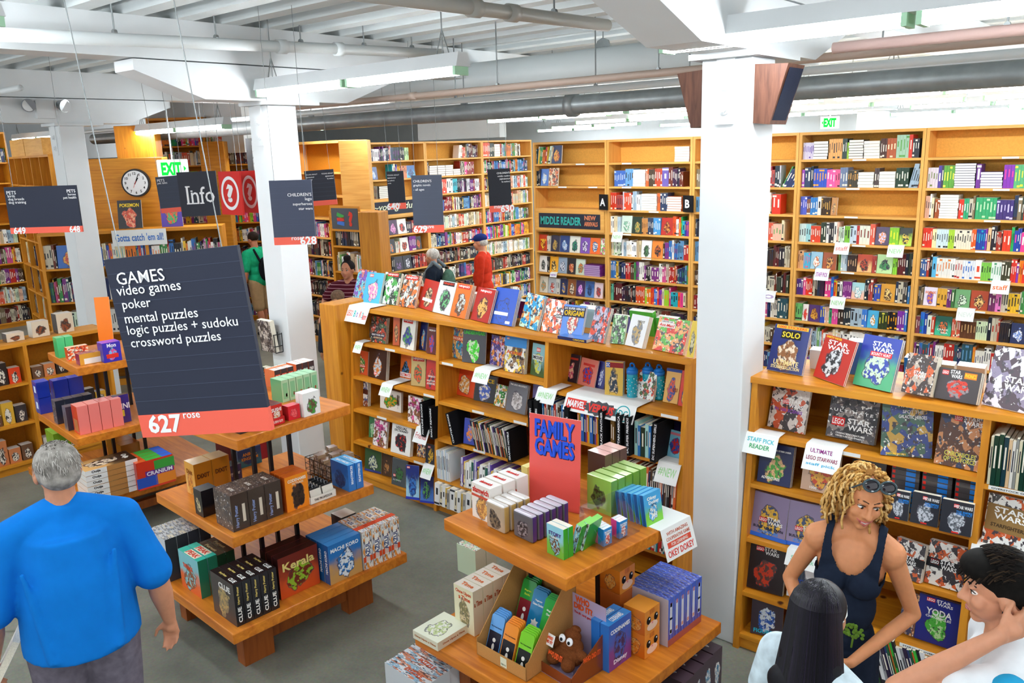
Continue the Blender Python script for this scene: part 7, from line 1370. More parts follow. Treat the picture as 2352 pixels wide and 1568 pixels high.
# wire pockets on the left column
def pocket(label, z, cols, items):
    t = thing('wire_rack', f'black wire pocket fixed on the left white column, {label}', 'rack', (-6.47-.07, 4.43-.148, z)); b = MB()
    for x in (-.11, -.04, .04, .11): b.path([(x, 0, .18), (x, -.001, 0), (x, -.08, 0), (x, -.085, .17)], .004, 6)
    for zz in (.06, .17): b.path([(-.11, 0, zz), (-.11, -.085, zz), (.11, -.085, zz), (.11, 0, zz)], .004, 6)
    b.build('wire', M_['black'], t); book(f'catalogue in the wire pocket, {label}', (-6.47-.07, 4.43-.23, z+.006), 0, .2, .30, .05, cols, -6, 'busy', items)
pocket('upper one with grey papers', 1.25, ('#8a8078', '#4a4440', '#c8c0b4'), ()); pocket('lower one with green magazines', .80, ('#5aa02a', '#24301e', '#e0a08a'), [('PEOPLE', '#a83a1c', .5, .88, .7, .08)])
# red baskets beside the left column
for i in range(2):
    P = onz(590, 838-30*i, .0); t = thing('shopping_basket', f'red plastic shopping basket, {("lower","upper")[i]} one at the left column foot', 'basket', (-7.2, 4.2, 0.6+.21*i), R(-10)); b = MB()
    for k in range(4):
        pass
    b.box(-.22, .22, -.15, .15, 0, .01); b.box(-.23, .23, -.16, -.15, 0, .2); b.box(-.23, .23, .15, .16, 0, .2); b.box(-.23, -.22, -.15, .15, 0, .2); b.box(.22, .23, -.15, .15, 0, .2); b.build('basket_body', tint('#b8181c', .4), t)
    b = MB(); b.path([(-.2, 0, .2), (-.16, 0, .3), (.16, 0, .3), (.2, 0, .2)], .01, 8); b.build('handle', tint('#c8241c', .4), t)
t = thing('basket_stand', 'red stand holding the shopping baskets', 'stand', (-7.2, 4.2, 0), R(-10)); b = MB(); b.box(-.24, .24, -.17, .17, 0, .6); b.build('stand_body', tint('#8a1216', .5), t)
# small gift boxes in the low left bookcase
M0 = frame(GAMEC)
for j in range(3):
    for k, z_ in enumerate((.1, .5, .9)):
        for i in range(6):
            col = rng.choice(('#d8401e', '#2c2420', '#e8e4dc', '#c87a4a', '#6a4a34', '#d8a83a', '#3a3434')); v = M0 @ Vector((.06+.785*j+.115*i+.11, .06, z_))
            gbox(f'small {dict([("#d8401e","red"),("#2c2420","black"),("#e8e4dc","white"),("#c87a4a","tan"),("#6a4a34","brown"),("#d8a83a","amber"),("#3a3434","charcoal")])[col]} gift box, {ORD[i]} in bay {("one","two","three")[j]}, {("low","middle","upper")[k]} shelf of the low left bookcase', (v.x, v.y, 0), z_, R(90), (.105, .1, rng.uniform(.1, .26)), (col, col, '#e8e2d8'), [], {'f': ('figure', (col, '#e8e0d0', '#2a2420'))}, name='gift_box', cat='gift box')
for i in range(9):
    v = M0 @ Vector((.2+.24*i, .12, 1.302)); gbox(f'small carton on top of the low left bookcase, {ORD[i]} from the near end', (v.x, v.y, 0), 1.302, R(90), (.16, .12, rng.uniform(.08, .2)), (rng.choice(('#c8402a', '#e0d8c8', '#4a3a34')),)*2+('#efe8dc',), [], {'f': ('figure', ('#d8c8b0', '#8a4a2a', '#3a3430'))}, name='gift_box', cat='gift box')
# ================================================================== people
V = Vector
SKIN = {}
def skinmat(h):
    if h not in SKIN:
        m = plain('skin_'+h.strip('#'), h, .5, .4, 0, .05, 40); b = m.node_tree.nodes['Principled BSDF']
        b.inputs['Subsurface Weight'].default_value = .12; b.inputs['Subsurface Radius'].default_value = (.02, .008, .004); SKIN[h] = m
    return SKIN[h]
def cloth(h, noise=.08, sc=18): 
    k = 'cloth'+h+str(noise)
    if k not in M_: M_[k] = plain('cloth_'+h.strip('#'), h, .9, .1, 0, noise, sc)
    return M_[k]
def ch(b, pts_, rad, n=12):
    """tapered limb through points with a ball at each joint"""
    for (p, r0), (q, r1) in zip(zip(pts_, rad), zip(pts_[1:], rad[1:])): b.tube(p, q, r0, r1, n)
    for p, r0 in zip(pts_, rad): b.ball(p, r0*1.0, n, 8)
def grow(b, name, mat, parent, vox, smooth=3, cut=None):
    if cut:
        o = grow(b, name, mat, None, vox, smooth); dg = bpy.context.evaluated_depsgraph_get(); me = bpy.data.meshes.new_from_object(o.evaluated_get(dg)); o.modifiers.clear(); o.data = me; o.parent = parent
        import bmesh
        bm = bmesh.new(); bm.from_mesh(me); bmesh.ops.delete(bm, geom=[f for f in bm.faces if cut(f.calc_center_median())], context='FACES')
        for _ in range(8): bmesh.ops.smooth_vert(bm, verts=[v for v in bm.verts if v.is_boundary], factor=.5, use_axis_x=True, use_axis_y=True, use_axis_z=True)
        bm.to_mesh(me); bm.free()
        q = o.modifiers.new('hem', 'SOLIDIFY'); q.thickness = .004; return o
    o = b.build(name, mat, parent, True); m = o.modifiers.new('skin', 'REMESH'); m.mode = 'VOXEL'; m.voxel_size = vox; m.use_smooth_shade = True
    if smooth: q = o.modifiers.new('relax', 'SMOOTH'); q.iterations = smooth; q.factor = .5
    return o
def hand(b, w, d, nrm, thumb, s=1.0, curl=.35, spread=.012):
    """palm and five fingers from wrist w along d; nrm: palm normal; thumb: side the thumb leaves"""
    d, nrm = V(d).normalized(), V(nrm).normalized(); t = V(thumb).normalized(); w = V(w)
    kn = []
    for i, o in enumerate((.030, .010, -.010, -.029)):
        k = w+d*(.088-.006*abs(i-1.2))*s+t*o*s; ch(b, [w+t*o*.5*s, k], [.015*s, .0125*s], 10); kn.append(k)
    b.ball(w+d*.045*s, .03*s, 12, 8, sc=(1, 1, 1))
    for i, (k, L) in enumerate(zip(kn, (.07, .08, .074, .058))):
        L *= s; f1 = (d+t*(.012-.008*i)*8*spread/.012*.1+nrm*curl).normalized(); f2 = (d+nrm*curl*2.6).normalized(); f3 = (d+nrm*curl*4.2).normalized()
        a = k+f1*L*.45; c = a+f2*L*.32; e = c+f3*L*.25; ch(b, [k, a, c, e], [.0098*s, .009*s, .008*s, .0065*s], 9)
    a = w+d*.025*s+t*.028*s+nrm*.006*s; c = a+(d*.7+t*.75+nrm*.2).normalized()*.042*s; e = c+(d*.95+t*.3+nrm*.25).normalized()*.032*s
    ch(b, [w+d*.01*s+t*.012*s, a, c, e], [.014*s, .0125*s, .0105*s, .008*s], 9)
def head(b, C, Rm, s=1.0, fat=1.0):
    def P(x, y, z): return tuple(V(C)+Rm @ V((x*s, y*s, z*s)))
    def E(c, r): 
        q = Rm; b.ball(P(*c), s, 20, 14, sc=r, T=lambda p: tuple(q @ V(p)))
    E((0, .012, .03), (.076*fat, .096, .088)); E((0, -.03, -.045), (.060*fat, .066, .062)); E((0, -.066, -.092), (.026*fat, .024, .022))
    for k in (-1, 1):
        E((.036*k*fat, -.060, -.028), (.028, .026, .026)); E((.079*k*fat, .012, -.012), (.012, .024, .033)); E((.030*k, -.077, .026), (.026, .013, .009)); E((.0135*k, -.094, -.030), (.010, .011, .009))
    ch(b, [P(0, -.084, .018), P(0, -.100, -.010), P(0, -.110, -.026)], [.009*s, .0095*s, .0125*s], 10); E((0, -.083, -.062), (.026, .012, .012))
    return P
def features(o, C, Rm, s, brow='#2a1c14', lip='#b0574a', smile=0, mw=1.0, gaze=(0, 0), teeth=False):
    def P(x, y, z): return tuple(V(C)+Rm @ V((x*s, y*s, z*s)))
    for k in (-1, 1):
        b = MB(); b.ball(P(.031*k, -.069, .004), .0135*s, 14, 10, sc=(1.0, .9, .62), T=lambda p: tuple(Rm @ V(p))); e = b.build('eye', tint('#e9e4de', .25), o, True)
        b = MB(); b.ball(P(.031*k+gaze[0], -.0795, .004+gaze[1]), .0062*s, 10, 8, sc=(1, .35, 1), T=lambda p: tuple(Rm @ V(p))); b.build('iris', tint('#24160e', .2), e, True)
        b = MB(); ch(b, [P(.012*k, -.083, .029), P(.030*k, -.0805, .035), P(.050*k, -.066, .030)], [.0032*s, .0036*s, .002*s], 6); b.build('eyebrow', tint(brow, .8), o, True)
        b = MB(); ch(b, [P(.016*k, -.078, .008), P(.031*k, -.081, .0125), P(.047*k, -.070, .007)], [.0016*s, .002*s, .0014*s], 6); b.build('eyelash', tint('#1c120e', .8), o, True)
    zs = [(-.026*mw, smile), (-.013*mw, smile*.25), (0, 0), (.013*mw, smile*.25), (.026*mw, smile)]
    for nm, dz, r in (('upper_lip', .0035, .0036), ('lower_lip', -.0055-smile*.6, .0045)):
        b = MB(); ch(b, [P(x, -.0965+abs(x)*.38, -.061+dz*(1-abs(x)/.03)+z_) for x, z_ in zs], [.0016*s, r*s, r*s, r*s, .0016*s], 8); b.build(nm, tint(lip, .4), o, True)
    if teeth:
        b = MB(); ch(b, [P(x, -.0955+abs(x)*.38, -.0615+z_) for x, z_ in zs[1:4]], [.0035*s, .0045*s, .0035*s], 8); b.build('teeth', tint('#f2eee6', .3), o, True)
def person(label, P, rz, skin, Hh=1.72, wide=1.0, armw=1.0, slope=0, roll=0, armL=None, armR=None, lean=0, headrot=(0, 0, 0), vox=.01, legs=True, face=True, hands=True, fat=1.0, belly=0, legsep=.095, stride=0, hs=1.0, **ft):
    """returns (object, dict of joints). the figure faces -y in its own space; arms: (elbow, wrist, hand direction, palm normal, thumb side)"""
    k = Hh/1.75; J = {}; b = MB()
    hd = V((0, -.02-lean, 1.635))*k; J['head'] = hd; nk = V((0, .012-lean*.8, 1.47))*k; J['neck'] = nk
    Rm = Matrix.Rotation(headrot[2], 3, 'Z') @ Matrix.Rotation(headrot[0], 3, 'X') @ Matrix.Rotation(headrot[1], 3, 'Y'); J['R'] = Rm
    s = 1.0*k*hs; J['s'] = s; head(b, hd, Rm, s, fat)
    ch(b, [nk-V((0, 0, .05)), nk+V((0, -.005, .03)), hd+V((0, .02, -.04))], [.066*wide**.5, .056*wide**.5, .056*wide**.5], 16)
    sw = .185*wide*k; J['sw'] = sw
    def T(x, y, z, a, c, d): b.ball((x*k, y*k, z*k), k, 24, 14, sc=(a, c, d))
    T(0, .01-lean*.6, 1.30, .165*wide, .105+belly*.3, .17); T(0, -belly*.3-lean*.3, 1.12, .145*wide+belly*.2, .098+belly, .15); T(0, .012, .95, .165*wide, .115+belly*.7, .13)
    for q in (-1, 1): ch(b, [V((q*.04, .015-lean*.8, 1.46))*k, V((q*sw/k*.95, .01-lean*.7, 1.405-slope))*k], [.06*k, .068*k*wide**.4], 14)
    for q, arm in ((-1, armR), (1, armL)):
        sh = V((q*sw, .01-lean*.7*k, (1.40-slope)*k)); J['sh%d' % q] = sh
        el, wr, hdv, nm, th = arm or ((q*(sw+.07), .02, 1.12*k), (q*(sw+.09), -.03, .88*k), (0, -.1, -1), (-q, 0, 0), (0, -1, 0))
        el, wr = V(el), V(wr); J['el%d' % q], J['wr%d' % q] = el, wr; w_ = wide**.55*armw
        ch(b, [sh, sh.lerp(el, .5), el], [.058*k*w_, .05*k*w_, .040*k*w_], 14); ch(b, [el, el.lerp(wr, .35), wr], [.040*k*w_, .041*k*w_, .026*k*w_**.6], 14)
        if hands: hand(b, wr, hdv, nm, th, 1.0*k)
    if legs:
        for q in (-1, 1):
            st = stride*q; hp = V((q*.085*wide*k, .01, .92*k)); kn = V((q*legsep*k*wide**.5, -.02+st*.5, .50*k)); an = V((q*legsep*k*wide**.5, .03+st, .085*k)); J['hp%d' % q], J['kn%d' % q], J['an%d' % q] = hp, kn, an
            ch(b, [hp, hp.lerp(kn, .5), kn], [.088*k*wide**.5, .075*k*wide**.5, .056*k], 16); ch(b, [kn, kn.lerp(an, .35), an], [.054*k, .056*k, .036*k], 14)
            ch(b, [an-V((0, 0, .045)), an+V((q*.012, -.15, -.055))], [.036, .026], 12)
    o = grow(b, 'person', skinmat(skin), None, vox); o.rotation_euler = (0, roll, rz); o.location = V(P)-Matrix.Rotation(rz, 3, 'Z') @ V((math.sin(roll)*hd.z, 0, 0))
    tag(o, label, 'person')
    if face: features(o, hd, Rm, s, **ft)
    J['k'] = k
    return o, J
def torso_shell(b, J, wide=1.0, belly=0, lean=0, grow_=.012, top=1.43, bottom=.92, neck=True):
    k = J['k']; g = grow_
    def T(x, y, z, a, c, d): b.ball((x*k, y*k, z*k), k, 24, 14, sc=(a+g, c+g, d+g))
    T(0, .01-lean*.6, 1.30, .165*wide, .105+belly*.3, .165); T(0, -belly*.3-lean*.3, 1.12, .145*wide+belly*.2, .098+belly, .15); T(0, .012, .97, .165*wide, .115+belly*.7, .12)
def put(px, py, D): return EYEP+ray(px, py)*D
def at_head(px, py, D, top):
    """ground position of someone whose crown shows at a pixel, D along the view"""
    q = put(px, py, D); return (q[0], q[1], 0), q[2]/1.745
# --- man in blue, seen from behind
P, _ = at_head(120, 1020, 3.62, 0); rzb = R(-109)
arms = ((-.40, .03, 1.10), (-.43, -.06, .84), (-.05, -.1, -1), (.9, .2, 0), (.1, -1, 0)); armb = ((.40, .04, 1.10), (.44, -.05, .86), (.05, -.35, -1), (-.9, .2, 0), (-.1, -1, 0))
arms = ((-.335, .05, 1.08), (-.37, .0, .83), (-.02, -.15, -1), (.5, .85, 0), (.85, -.5, 0)); armb = ((.335, .04, 1.08), (.37, -.05, .83), (.05, -.35, -1), (-.9, .2, 0), (-.1, -1, 0))
o, J = person('heavy grey haired man in a bright blue shirt, seen from behind', P, rzb, '#c88a6a', 1.80, 1.22, 1.12, .035, 0, armb, arms, headrot=(R(8), 0, R(12)), vox=.008, face=True, belly=.07, fat=1.08, brow='#8a8a88')
k = J['k']; b = MB(); torso_shell(b, J, 1.24, .07, 0, .02)
for z0, z1, r0, r1 in ((1.38, 1.15, .19, .235), (1.15, .84, .235, .25)): b.tube((0, .0, z0*k), (0, 0, z1*k), r0, r1, 32)
for q in (-1, 1):
    sh, el = J['sh%d' % q], J['el%d' % q]; ch(b, [V((q*.05, .015, 1.455))*k, sh+V((0, 0, .012))], [.075, .082], 16); ch(b, [sh, sh.lerp(el, .5), sh.lerp(el, .86)], [.084, .084, .092], 16)
b.tube((0, .012, 1.44*k), (0, .012, 1.50*k), .10, .082, 20)
for x0, x1, z0 in ((-.17, -.13, 1.30), (-.05, -.09, 1.18), (.08, .05, 1.25), (.19, .12, 1.28)): b.tube((x0, .17, z0*k), (x1, .205, .86*k), .012, .032, 10)
grow(b, 'shirt', cloth('#0f74cc', .07, 9), o, .009, 9)
b = MB()
for q in (-1, 1): ch(b, [J['hp%d' % q]+V((0, 0, .03)), J['hp%d' % q].lerp(J['kn%d' % q], .95)], [.14, .115], 16)
b.ball((0, .012, .92*k), k, 20, 12, sc=(.225, .18, .13)); grow(b, 'shorts', cloth('#6c6672', .2, 25), o, .012, 3)
def shell(name, J, o, mat, c, r, extra=(), vox=.006):
    b = MB(); Rm, s, hd = J['R'], J['s'], J['head']
    for cc, rr in ((c, r),)+tuple(extra): b.ball(tuple(hd+Rm @ V(cc)*s), s, 24, 16, sc=rr, T=lambda p: tuple(Rm @ V(p)))
    return grow(b, name, mat, o, vox, 2)
GH = plain('grey_hair', '#8f8a84', .85, .2, 0, .45, 34)
shell('hair', J, o, GH, (0, .030, .040), (.090, .097, .086), (((0, .06, -.02), (.080, .062, .062)), ((.06, .02, 0), (.03, .04, .05)), ((-.06, .02, 0), (.03, .04, .05))))
Rm, s, hd = J['R'], J['s'], J['head']
b = MB()
for i in range(520):
    a, e = rng.uniform(0, 6.283), rng.uniform(.02, 1.9); d = V((math.sin(e)*math.cos(a)*.089, .030+math.sin(e)*math.sin(a)*.096, .038+math.cos(e)*.086))
    if d.y < -.045: continue
    t_ = V((rng.uniform(-.01, .01), .012, -.022 if e > .7 else .004)); g = rng.choice(('#b4aea8', '#8a857f', '#6a645e', '#c8c4be', '#565049' if d.z < 0 else '#a8a29a'))
    b.tube(tuple(hd+Rm @ d*s), tuple(hd+Rm @ (d*1.035+t_)*s), .0022, .0006, 4, rgb(g))
b.build('hair_strand', M_['cloth'], o)
BKP = frame(o) @ (J['wr1']+V((.01, -.06, -.12))); book('white book carried in the hand of the man in blue', BKP, rzb+R(80), .17, .24, .03, ('#e8e4e0', '#c8c4c0', '#d8d4cc'), 30, 'figure')
# --- curly haired woman
P, _ = at_head(1985, 1092, 3.36, 0); rzc = R(12)
aL = ((.265, .05, 1.10), (.07, -.19, .94), (-1, -.25, -.35), (0, .6, -.8), (-.2, -.6, .6)); aR = ((-.235, .03, 1.12), (-.07, -.18, .96), (1, -.2, -.3), (0, .6, -.8), (.2, -.6, .6))
o, J = person('smiling woman with curly blonde hair in a dark sleeveless dress', P, rzc, '#cf8a5e', 1.70, .83, .86, .01, R(5), aL, aR, headrot=(R(12), R(6), R(26)), vox=.0055, smile=.010, mw=1.3, teeth=True, gaze=(.003, -.002), lip='#b8605a', brow='#4a3220')
k = J['k']; b = MB(); torso_shell(b, J, .83, 0, 0, .010)
for q in (-1, 1): b.ball((q*.066*k, -.085*k, 1.275*k), k, 18, 12, sc=(.07, .058, .066)); ch(b, [V((q*.04, .015, 1.46))*k, V((q*.135, .01, 1.405))*k], [.074, .075], 14); ch(b, [V((q*.10, -.05, 1.34))*k, V((q*.10, .0, 1.42))*k], [.06, .072], 14)
b.tube((0, .012, .95*k), (0, .02, .55*k), .165, .215, 28)
def neckcut(p):
    x, y, z = p.x/k, p.y/k, p.z/k
    if z > 1.18 and abs(x) > .142-.02*(z > 1.3): return True
    if y < .03 and (x/.085)**2+((z-1.47)/.155)**2 < 1: return True
    return z > 1.36 and (x/.086)**2+((y-.02)/.10)**2 < 1
ob = grow(b, 'dress', cloth('#1c2434', .14, 30), o, .006, 4, neckcut)
b = MB(); 
for i in range(30): b.ball((.06+rng.uniform(-.035, .035), -.128+rng.uniform(-.004, .002), 1.03+rng.uniform(-.01, .045)), .008, 8, 6, sc=(1, .4, 1))
b.tube((.06, -.126, .97), (.06, -.13, 1.03), .004); b.build('tree_print', cloth('#5a7a2a'), o)
Rm, s, hd = J['R'], J['s'], J['head']
b = MB(); hc = ['#c89a58', '#a87838', '#e0bc80', '#8a5c2a', '#d8ac68']
for i in range(230):
    a = rng.uniform(0, 6.283); e = math.acos(rng.uniform(-.25, 1)); d = V((math.sin(e)*math.cos(a), math.sin(e)*math.sin(a), math.cos(e)))
    if d.y < -.42 and d.z < .62: continue
    p0 = V((d.x*.076, .014+d.y*.092, .036+d.z*.086)); L = rng.uniform(.14, .25)*(1 if d.z > .2 else .8); ph = rng.uniform(0, 6.28); col = rgb(rng.choice(hc)); pp = []
    if d.y < -.25: d.x = d.x+.55*(1 if d.x > 0 else -1)
    for j in range(15):
        u = j/14; out = V((d.x, max(d.y, -.05), 0)).normalized()*(.046*math.sin(min(1, u*1.5)*1.57)); q = p0+out+V((0, 0, .03*math.sin(u*2.6)*max(d.z, 0)-L*u*u*.9-.02*u))
        q += V((math.cos(ph+u*17), math.sin(ph+u*17), .5*math.sin(ph+u*17)))*.0125*min(1, u*3); pp.append(tuple(hd+Rm @ q*s))
    b.path(pp, .0052*s, 5, col)
b.ball(tuple(hd+Rm @ V((0, .034, .044))*s), s, 20, 14, rgb('#8a5e2c'), sc=(.083, .086, .080), T=lambda p: tuple(Rm @ V(p)))
b.build('hair', M_['cloth'], o, True)
gl = thing('sunglasses', 'dark sunglasses pushed up on the curly hair', 'sunglasses'); gl.matrix_basis = o.matrix_basis @ Matrix.Translation(hd) @ Rm.to_4x4() @ Matrix.Translation((0, -.088*s, .122*s)) @ Matrix.Rotation(R(-30), 4, 'X')
for q in (-1, 1):
    b = MB(); b.ball((.034*q, 0, 0), .029, 18, 10, sc=(1.05, .2, .78)); b.build('lens', tint('#1c1620', .08, .8), gl, True)
    b = MB(); b.path([(.034*q+.032*math.cos(a), -.003, .024*math.sin(a)) for a in np.linspace(0, 6.283, 21)], .0045, 6); b.path([(.066*q, 0, .004), (.082*q, .05, -.02), (.084*q, .10, -.035)], .0035, 6); b.build('frame', tint('#3a4a50', .2), gl)
b = MB(); b.tube((-.006, -.002, .004), (.006, -.002, .004), .004); b.build('bridge', tint('#3a4a50', .2), gl)
# --- girl with long dark hair, back to the viewer
P, kk = at_head(1880, 1345, 2.68, 0); rzg = R(160)
o, J = person('girl with very long black hair and glasses, back turned', P, rzg, '#c08a68', 1.60, .86, headrot=(R(6), 0, R(22)), vox=.008)
k = J['k']; b = MB(); torso_shell(b, J, .86, 0, 0, .014)
for q in (-1, 1): ch(b, [V((q*.05, .015, 1.45))*k, J['sh%d' % q], J['sh%d' % q].lerp(J['el%d' % q], .6)], [.062, .066, .062], 14)
grow(b, 'blouse', cloth('#c8d8e0', .3, 14), o, .01, 3)
b = MB()
for q in (-1, 1): ch(b, [J['hp%d' % q], J['kn%d' % q], J['an%d' % q]], [.10, .07, .05], 14)
b.ball((0, .012, .93*k), k, 20, 12, sc=(.16, .12, .12)); grow(b, 'trousers', cloth('#2a3550'), o, .012, 2)
Rm, s, hd = J['R'], J['s'], J['head']; b = MB()
def HB(c, r): b.ball(tuple(hd+Rm @ V(c)*s), s, 26, 18, sc=r, T=lambda p: tuple(Rm @ V(p)))
HB((0, .030, .036), (.094, .104, .094)); HB((0, .06, -.07), (.092, .072, .10))
for z_, w_, y_ in ((-.16, .115, .075), (-.26, .145, .085), (-.38, .165, .09), (-.50, .17, .085), (-.60, .16, .075)): HB((0, y_, z_), (w_, .055, .09))
BH = plain('black_hair', '#0a0810', .5, .3, 0, .5, 70)
grow(b, 'hair', BH, o, .008, 4)
b = MB()
for i in range(420):
    a = rng.uniform(-2.75, -.39)+math.pi; x_ = math.cos(a); y_ = math.sin(a); e0 = rng.uniform(.03, .8); yy = abs(y_); pp = []
    for j in range(9):
        u = j/8
        if j < 4: e = e0+(1.38-e0)*j/3; q = V((math.sin(e)*x_*.099, .03+math.sin(e)*yy*.109, .036+math.cos(e)*.1))
        else: f = (u-.375)/.625; q = V((x_*(.098+.078*min(1, f*1.3)), .03+yy*(.105+.02*f), .036-.75*f))
        pp.append(tuple(hd+Rm @ q*s))
    b.path(pp, .0016, 4, rgb(rng.choice(('#08070c', '#100d18', '#0c0a12', '#1c1428'))))
b.build('hair_strand', M_['col'], o)
gs = MB()
for q in (-1, 1): gs.path([tuple(hd+Rm @ V((.034*q+.027*math.cos(a), -.098, .004+.021*math.sin(a)))*s) for a in np.linspace(0, 6.283, 17)], .0028, 6); gs.path([tuple(hd+Rm @ V(v)*s) for v in ((.061*q, -.096, .008), (.084*q, -.02, .006), (.086*q, .03, 0))], .0026, 6)
gs.build('glasses', tint('#d8dcd8', .2), o)
# --- boy in profile with a raised arm
P, kk = at_head(2318, 1290, 2.56, 0); rzy = R(-72)
aRb = ((-.34, -.16, 1.50), (-.10, .02, 1.66), (.9, .4, .2), (0, -1, .2), (0, .2, 1)); aRb = ((-.20, -.30, 1.36), (-.14, -.02, 1.56), (.5, .8, .3), (.8, -.5, 0), (0, -.2, 1))
aLb = ((.20, -.30, 1.33), (.15, -.03, 1.54), (-.6, .75, .25), (-.8, -.5, 0), (0, -.2, 1))
o, J = person('dark haired boy in profile in a white shirt with one arm raised behind his neck', P, rzy, '#c98c6c', 1.73, .92, .95, .01, 0, aLb, None, headrot=(R(10), 0, R(0)), vox=.006, brow='#1a1412', lip='#b8736a')
k = J['k']; b = MB(); torso_shell(b, J, .92, 0, 0, .016)
for q in (-1, 1): ch(b, [V((q*.05, .015, 1.45))*k, J['sh%d' % q], J['sh%d' % q].lerp(J['el%d' % q], .42)], [.07, .078, .074], 14)
grow(b, 'tee_shirt', cloth('#e4e8ec', .05), o, .009, 4)
b = MB(); ch(b, [V((.17, -.05, 1.36)), V((.22, .0, 1.40)), V((.24, .02, 1.30))], [.05, .055, .04], 12); grow(b, 'blue_print', cloth('#2a9ac8'), o, .01, 2)
b = MB()
for q in (-1, 1): ch(b, [J['hp%d' % q], J['kn%d' % q], J['an%d' % q]], [.11, .075, .055], 14)
b.ball((0, .012, .94*k), k, 20, 12, sc=(.17, .125, .12)); grow(b, 'trousers', cloth('#3a4a6a'), o, .012, 2)
DH = plain('dark_hair', '#0c0907', .8, .15, 0, .5, 60)
shell('hair', J, o, DH, (0, .026, .052), (.088, .100, .080), (((0, .07, .0), (.078, .05, .07)), ((0, -.035, .082), (.080, .068, .046)), ((.04, .03, .02), (.05, .06, .05)), ((-.04, .03, .02), (.05, .06, .05))))
Rm, s, hd = J['R'], J['s'], J['head']; b = MB()
for i in range(520):
    a = rng.uniform(0, 6.283); e = rng.uniform(.05, 1.45); d = V((math.sin(e)*math.cos(a)*.088, .02+math.sin(e)*math.sin(a)*.098, .052+math.cos(e)*.082))
    q = d+V((d.x*.12, -.035, -.02 if d.y < 0 else .002)); m_ = (d+q)/2+V((0, 0, .007))
    b.path([tuple(hd+Rm @ v*s) for v in (d, m_, q)], .0022, 4, rgb(rng.choice(('#17120f', '#1c1511', '#0e0b0a', '#33271c', '#1a1410'))))
b.build('hair_strand', M_['cloth'], o)
b = MB(); b.ball(tuple(hd+Rm @ V((-.083, .0, -.038))*s), .006*s); b.ball(tuple(hd+Rm @ V((.083, .0, -.038))*s), .006*s); b.build('ear_stud', M_['ink'], o)
# --- people farther off
def farhair(J, o, h, c=(0, .03, .042), r=(.092, .098, .088), extra=()): return shell('hair', J, o, plain('hair_'+h.strip('#'), h, .8, .2, 0, .3, 40), c, r, extra, .01)
def dress(J, o, name, h, wide=1., belly=0, sleeve=1.9, g=.02, lean=0, mat=None):
    b = MB(); torso_shell(b, J, wide, belly, lean, g); kk = J['k']
    for q in (-1, 1):
        sh, el, wr = J['sh%d' % q], J['el%d' % q], J['wr%d' % q]; ch(b, [V((q*.05, .015-lean*.8, 1.45))*kk, sh], [.07, .08], 12)
        if sleeve <= 1: ch(b, [sh, sh.lerp(el, sleeve)], [.08, .07], 12)
        else: ch(b, [sh, el, el.lerp(wr, sleeve-1)], [.08, .066, .05], 12)
    return grow(b, name, mat or cloth(h, .15, 20), o, .012, 3)
def pants(J, o, name, h, f=1.0, wide=1.0):
    b = MB(); kk = J['k']
    for q in (-1, 1): ch(b, [J['hp%d' % q], J['hp%d' % q].lerp(J['kn%d' % q], min(1, f))]+([J['an%d' % q]] if f > 1 else []), [.115*wide, .09*wide]+([.065] if f > 1 else []), 14)
    b.ball((0, .012, .94*kk), kk, 20, 12, sc=(.18*wide, .135, .12)); return grow(b, name, cloth(h), o, .014, 2)
P, kk = at_head(1105, 540, 12.35, 0)
o, J = person('older man in a red shirt and navy cap beyond the display', P, R(-62), '#c88a6c', 1.78, 1.1, vox=.012, headrot=(R(6), 0, R(-8)))
dress(J, o, 'red_shirt', '#b8301a', 1.1, .02); pants(J, o, 'trousers', '#3a3a44', 2)
shell('cap', J, o, cloth('#1f2f6a'), (0, .012, .066), (.095, .108, .068), (((0, -.10, .06), (.07, .075, .012)),), .008); b = MB()
farhair(J, o, '#b8b4ae', (0, .05, .0), (.088, .07, .06))
P, kk = at_head(993, 570, 11.9, 0)
o, J = person('white haired woman with a green backpack beyond the display', P, R(-62), '#d09a80', 1.64, .95, vox=.012, headrot=(R(4), 0, R(-10)))
dress(J, o, 'dark_top', '#1f2734', .95, .02); pants(J, o, 'trousers', '#2a2c34', 2); farhair(J, o, '#d8d6d0', (0, .028, .045), (.096, .102, .09))
bp = thing('backpack', 'green grey backpack worn by the white haired woman', 'backpack'); bp.matrix_basis = frame(o); b = MB(); b.ball((0, .22, 1.14), .16, 20, 12, sc=(1, .62, 1.35)); b.build('bag', cloth('#4a6a5c', .2), bp, True)
for q in (-1, 1): b = MB(); b.path([(q*.1, .2, 1.0), (q*.13, -.02, 1.08), (q*.12, -.125, 1.25), (q*.11, .03, 1.475), (q*.1, .15, 1.38)], .026, 8); b.build('strap', cloth('#7a8a94'), bp)
P, kk = at_head(797, 592, 10.4, 0)
SK = ((-.36, .02, 1.20), (-.30, -.2, 1.02), (.2, -1, -.3), (0, 0, -1), (1, 0, 0))
o, J = person('young woman with a dark hair bun in a maroon striped shirt', P, R(26), '#b87a5c', 1.70, 1.1, 1, 0, 0, None, SK, vox=.011, belly=.03, brow='#1c1210', lip='#a85a50')
mm, N, L, bb = newmat('striped_jersey', .9, .1); tc = N.new('ShaderNodeTexCoord'); sx = N.new('ShaderNodeSeparateXYZ'); m1 = N.new('ShaderNodeMath'); m1.operation = 'MULTIPLY'; m1.inputs[1].default_value = 22; m2 = N.new('ShaderNodeMath'); m2.operation = 'FRACT'; r_ = N.new('ShaderNodeValToRGB')
r_.color_ramp.interpolation = 'CONSTANT'; r_.color_ramp.elements[0].color = rgb('#4a1420'); r_.color_ramp.elements[1].position = .86; r_.color_ramp.elements[1].color = rgb('#b88a94')
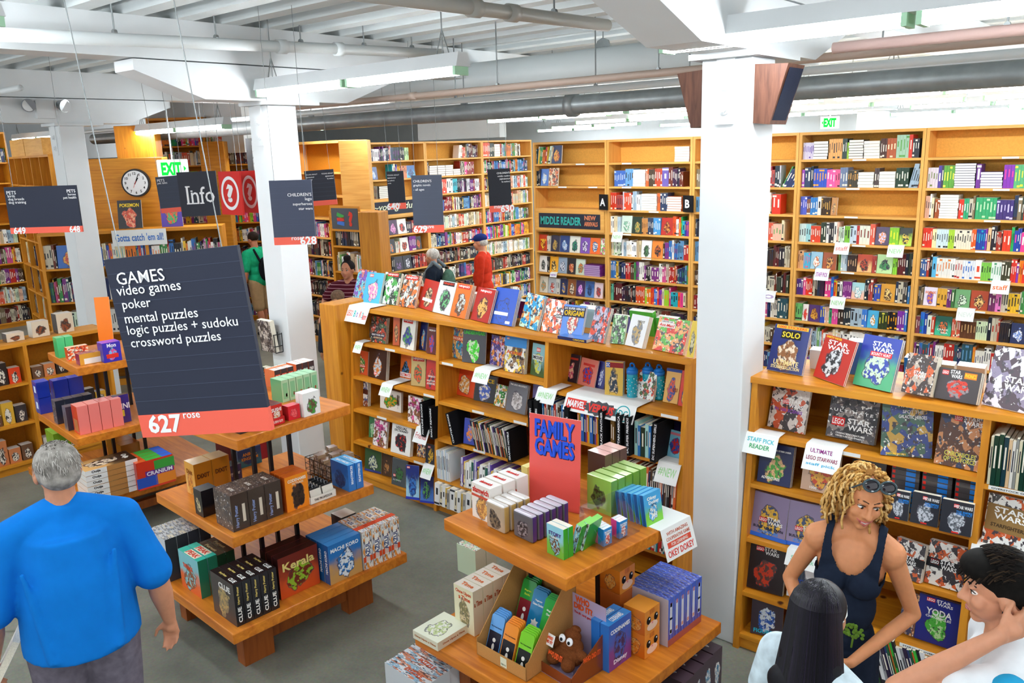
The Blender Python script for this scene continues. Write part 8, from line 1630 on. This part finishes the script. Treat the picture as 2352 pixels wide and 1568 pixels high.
L.new(tc.outputs['Object'], sx.inputs[0]); L.new(sx.outputs[2], m1.inputs[0]); L.new(m1.outputs[0], m2.inputs[0]); L.new(m2.outputs[0], r_.inputs[0]); L.new(r_.outputs[0], bb.inputs['Base Color'])
dress(J, o, 'striped_shirt', '', 1.15, .03, .75, mat=mm); pants(J, o, 'trousers', '#24242c', 2, 1.1); farhair(J, o, '#1c1414', extra=(((0, .02, .155), (.05, .05, .045)),))
P, kk = at_head(775, 668, 9.7, 0)
o, J = person('brown haired person, only the crown showing behind the pine post', P, R(30), '#b8805e', kk*1.745, 1.0, vox=.014, face=False)
farhair(J, o, '#6a5240', (0, .01, .045), (.098, .106, .09)); dress(J, o, 'dark_top', '#2a2c34')
P = (-12.45, 7.95, 0)
o, J = person('man in a green shirt and khaki shorts behind the hanging games sign', P, R(-85), '#b8785a', 1.76, 1.05, 1, 0, 0, None, ((-.26, .10, 1.13), (-.20, .02, .92), (.2, -.4, -1), (1, 0, 0), (0, -1, 0)), vox=.012, lean=.05, headrot=(R(20), 0, 0), stride=.12)
dress(J, o, 'green_shirt', '#1fa878', 1.05, .02, .85, .028); pants(J, o, 'shorts', '#a8906c', 1.0, 1.1); farhair(J, o, '#2a1e18')
b = MB()
for q in (-1, 1): ch(b, [J['an%d' % q]-V((0, 0, .05)), J['an%d' % q]+V((0, -.16, -.055))], [.045, .036], 12)
grow(b, 'shoes' if 0 else 'footwear', cloth('#2a2c30'), o, .012, 1)
bp = thing('backpack', 'black sling bag on the back of the man in green', 'backpack'); bp.matrix_basis = frame(o); b = MB(); b.ball((0, .2, 1.16), .15, 18, 12, sc=(.9, .5, 1.4)); b.build('bag', cloth('#16181e'), bp, True); b = MB(); b.path([(.1, .2, 1.3), (.1, .05, 1.49), (.08, -.13, 1.3), (-.1, -.14, 1.1), (-.17, .05, 1.0), (-.1, .2, 1.0)], .02, 8); b.build('strap', cloth('#16181e'), bp)
o = MASS.build('shelved_books', M_['col']); tag(o, 'hundreds of smaller paperbacks and hardbacks filling the tall bookcases', 'book', None, 'stuff')
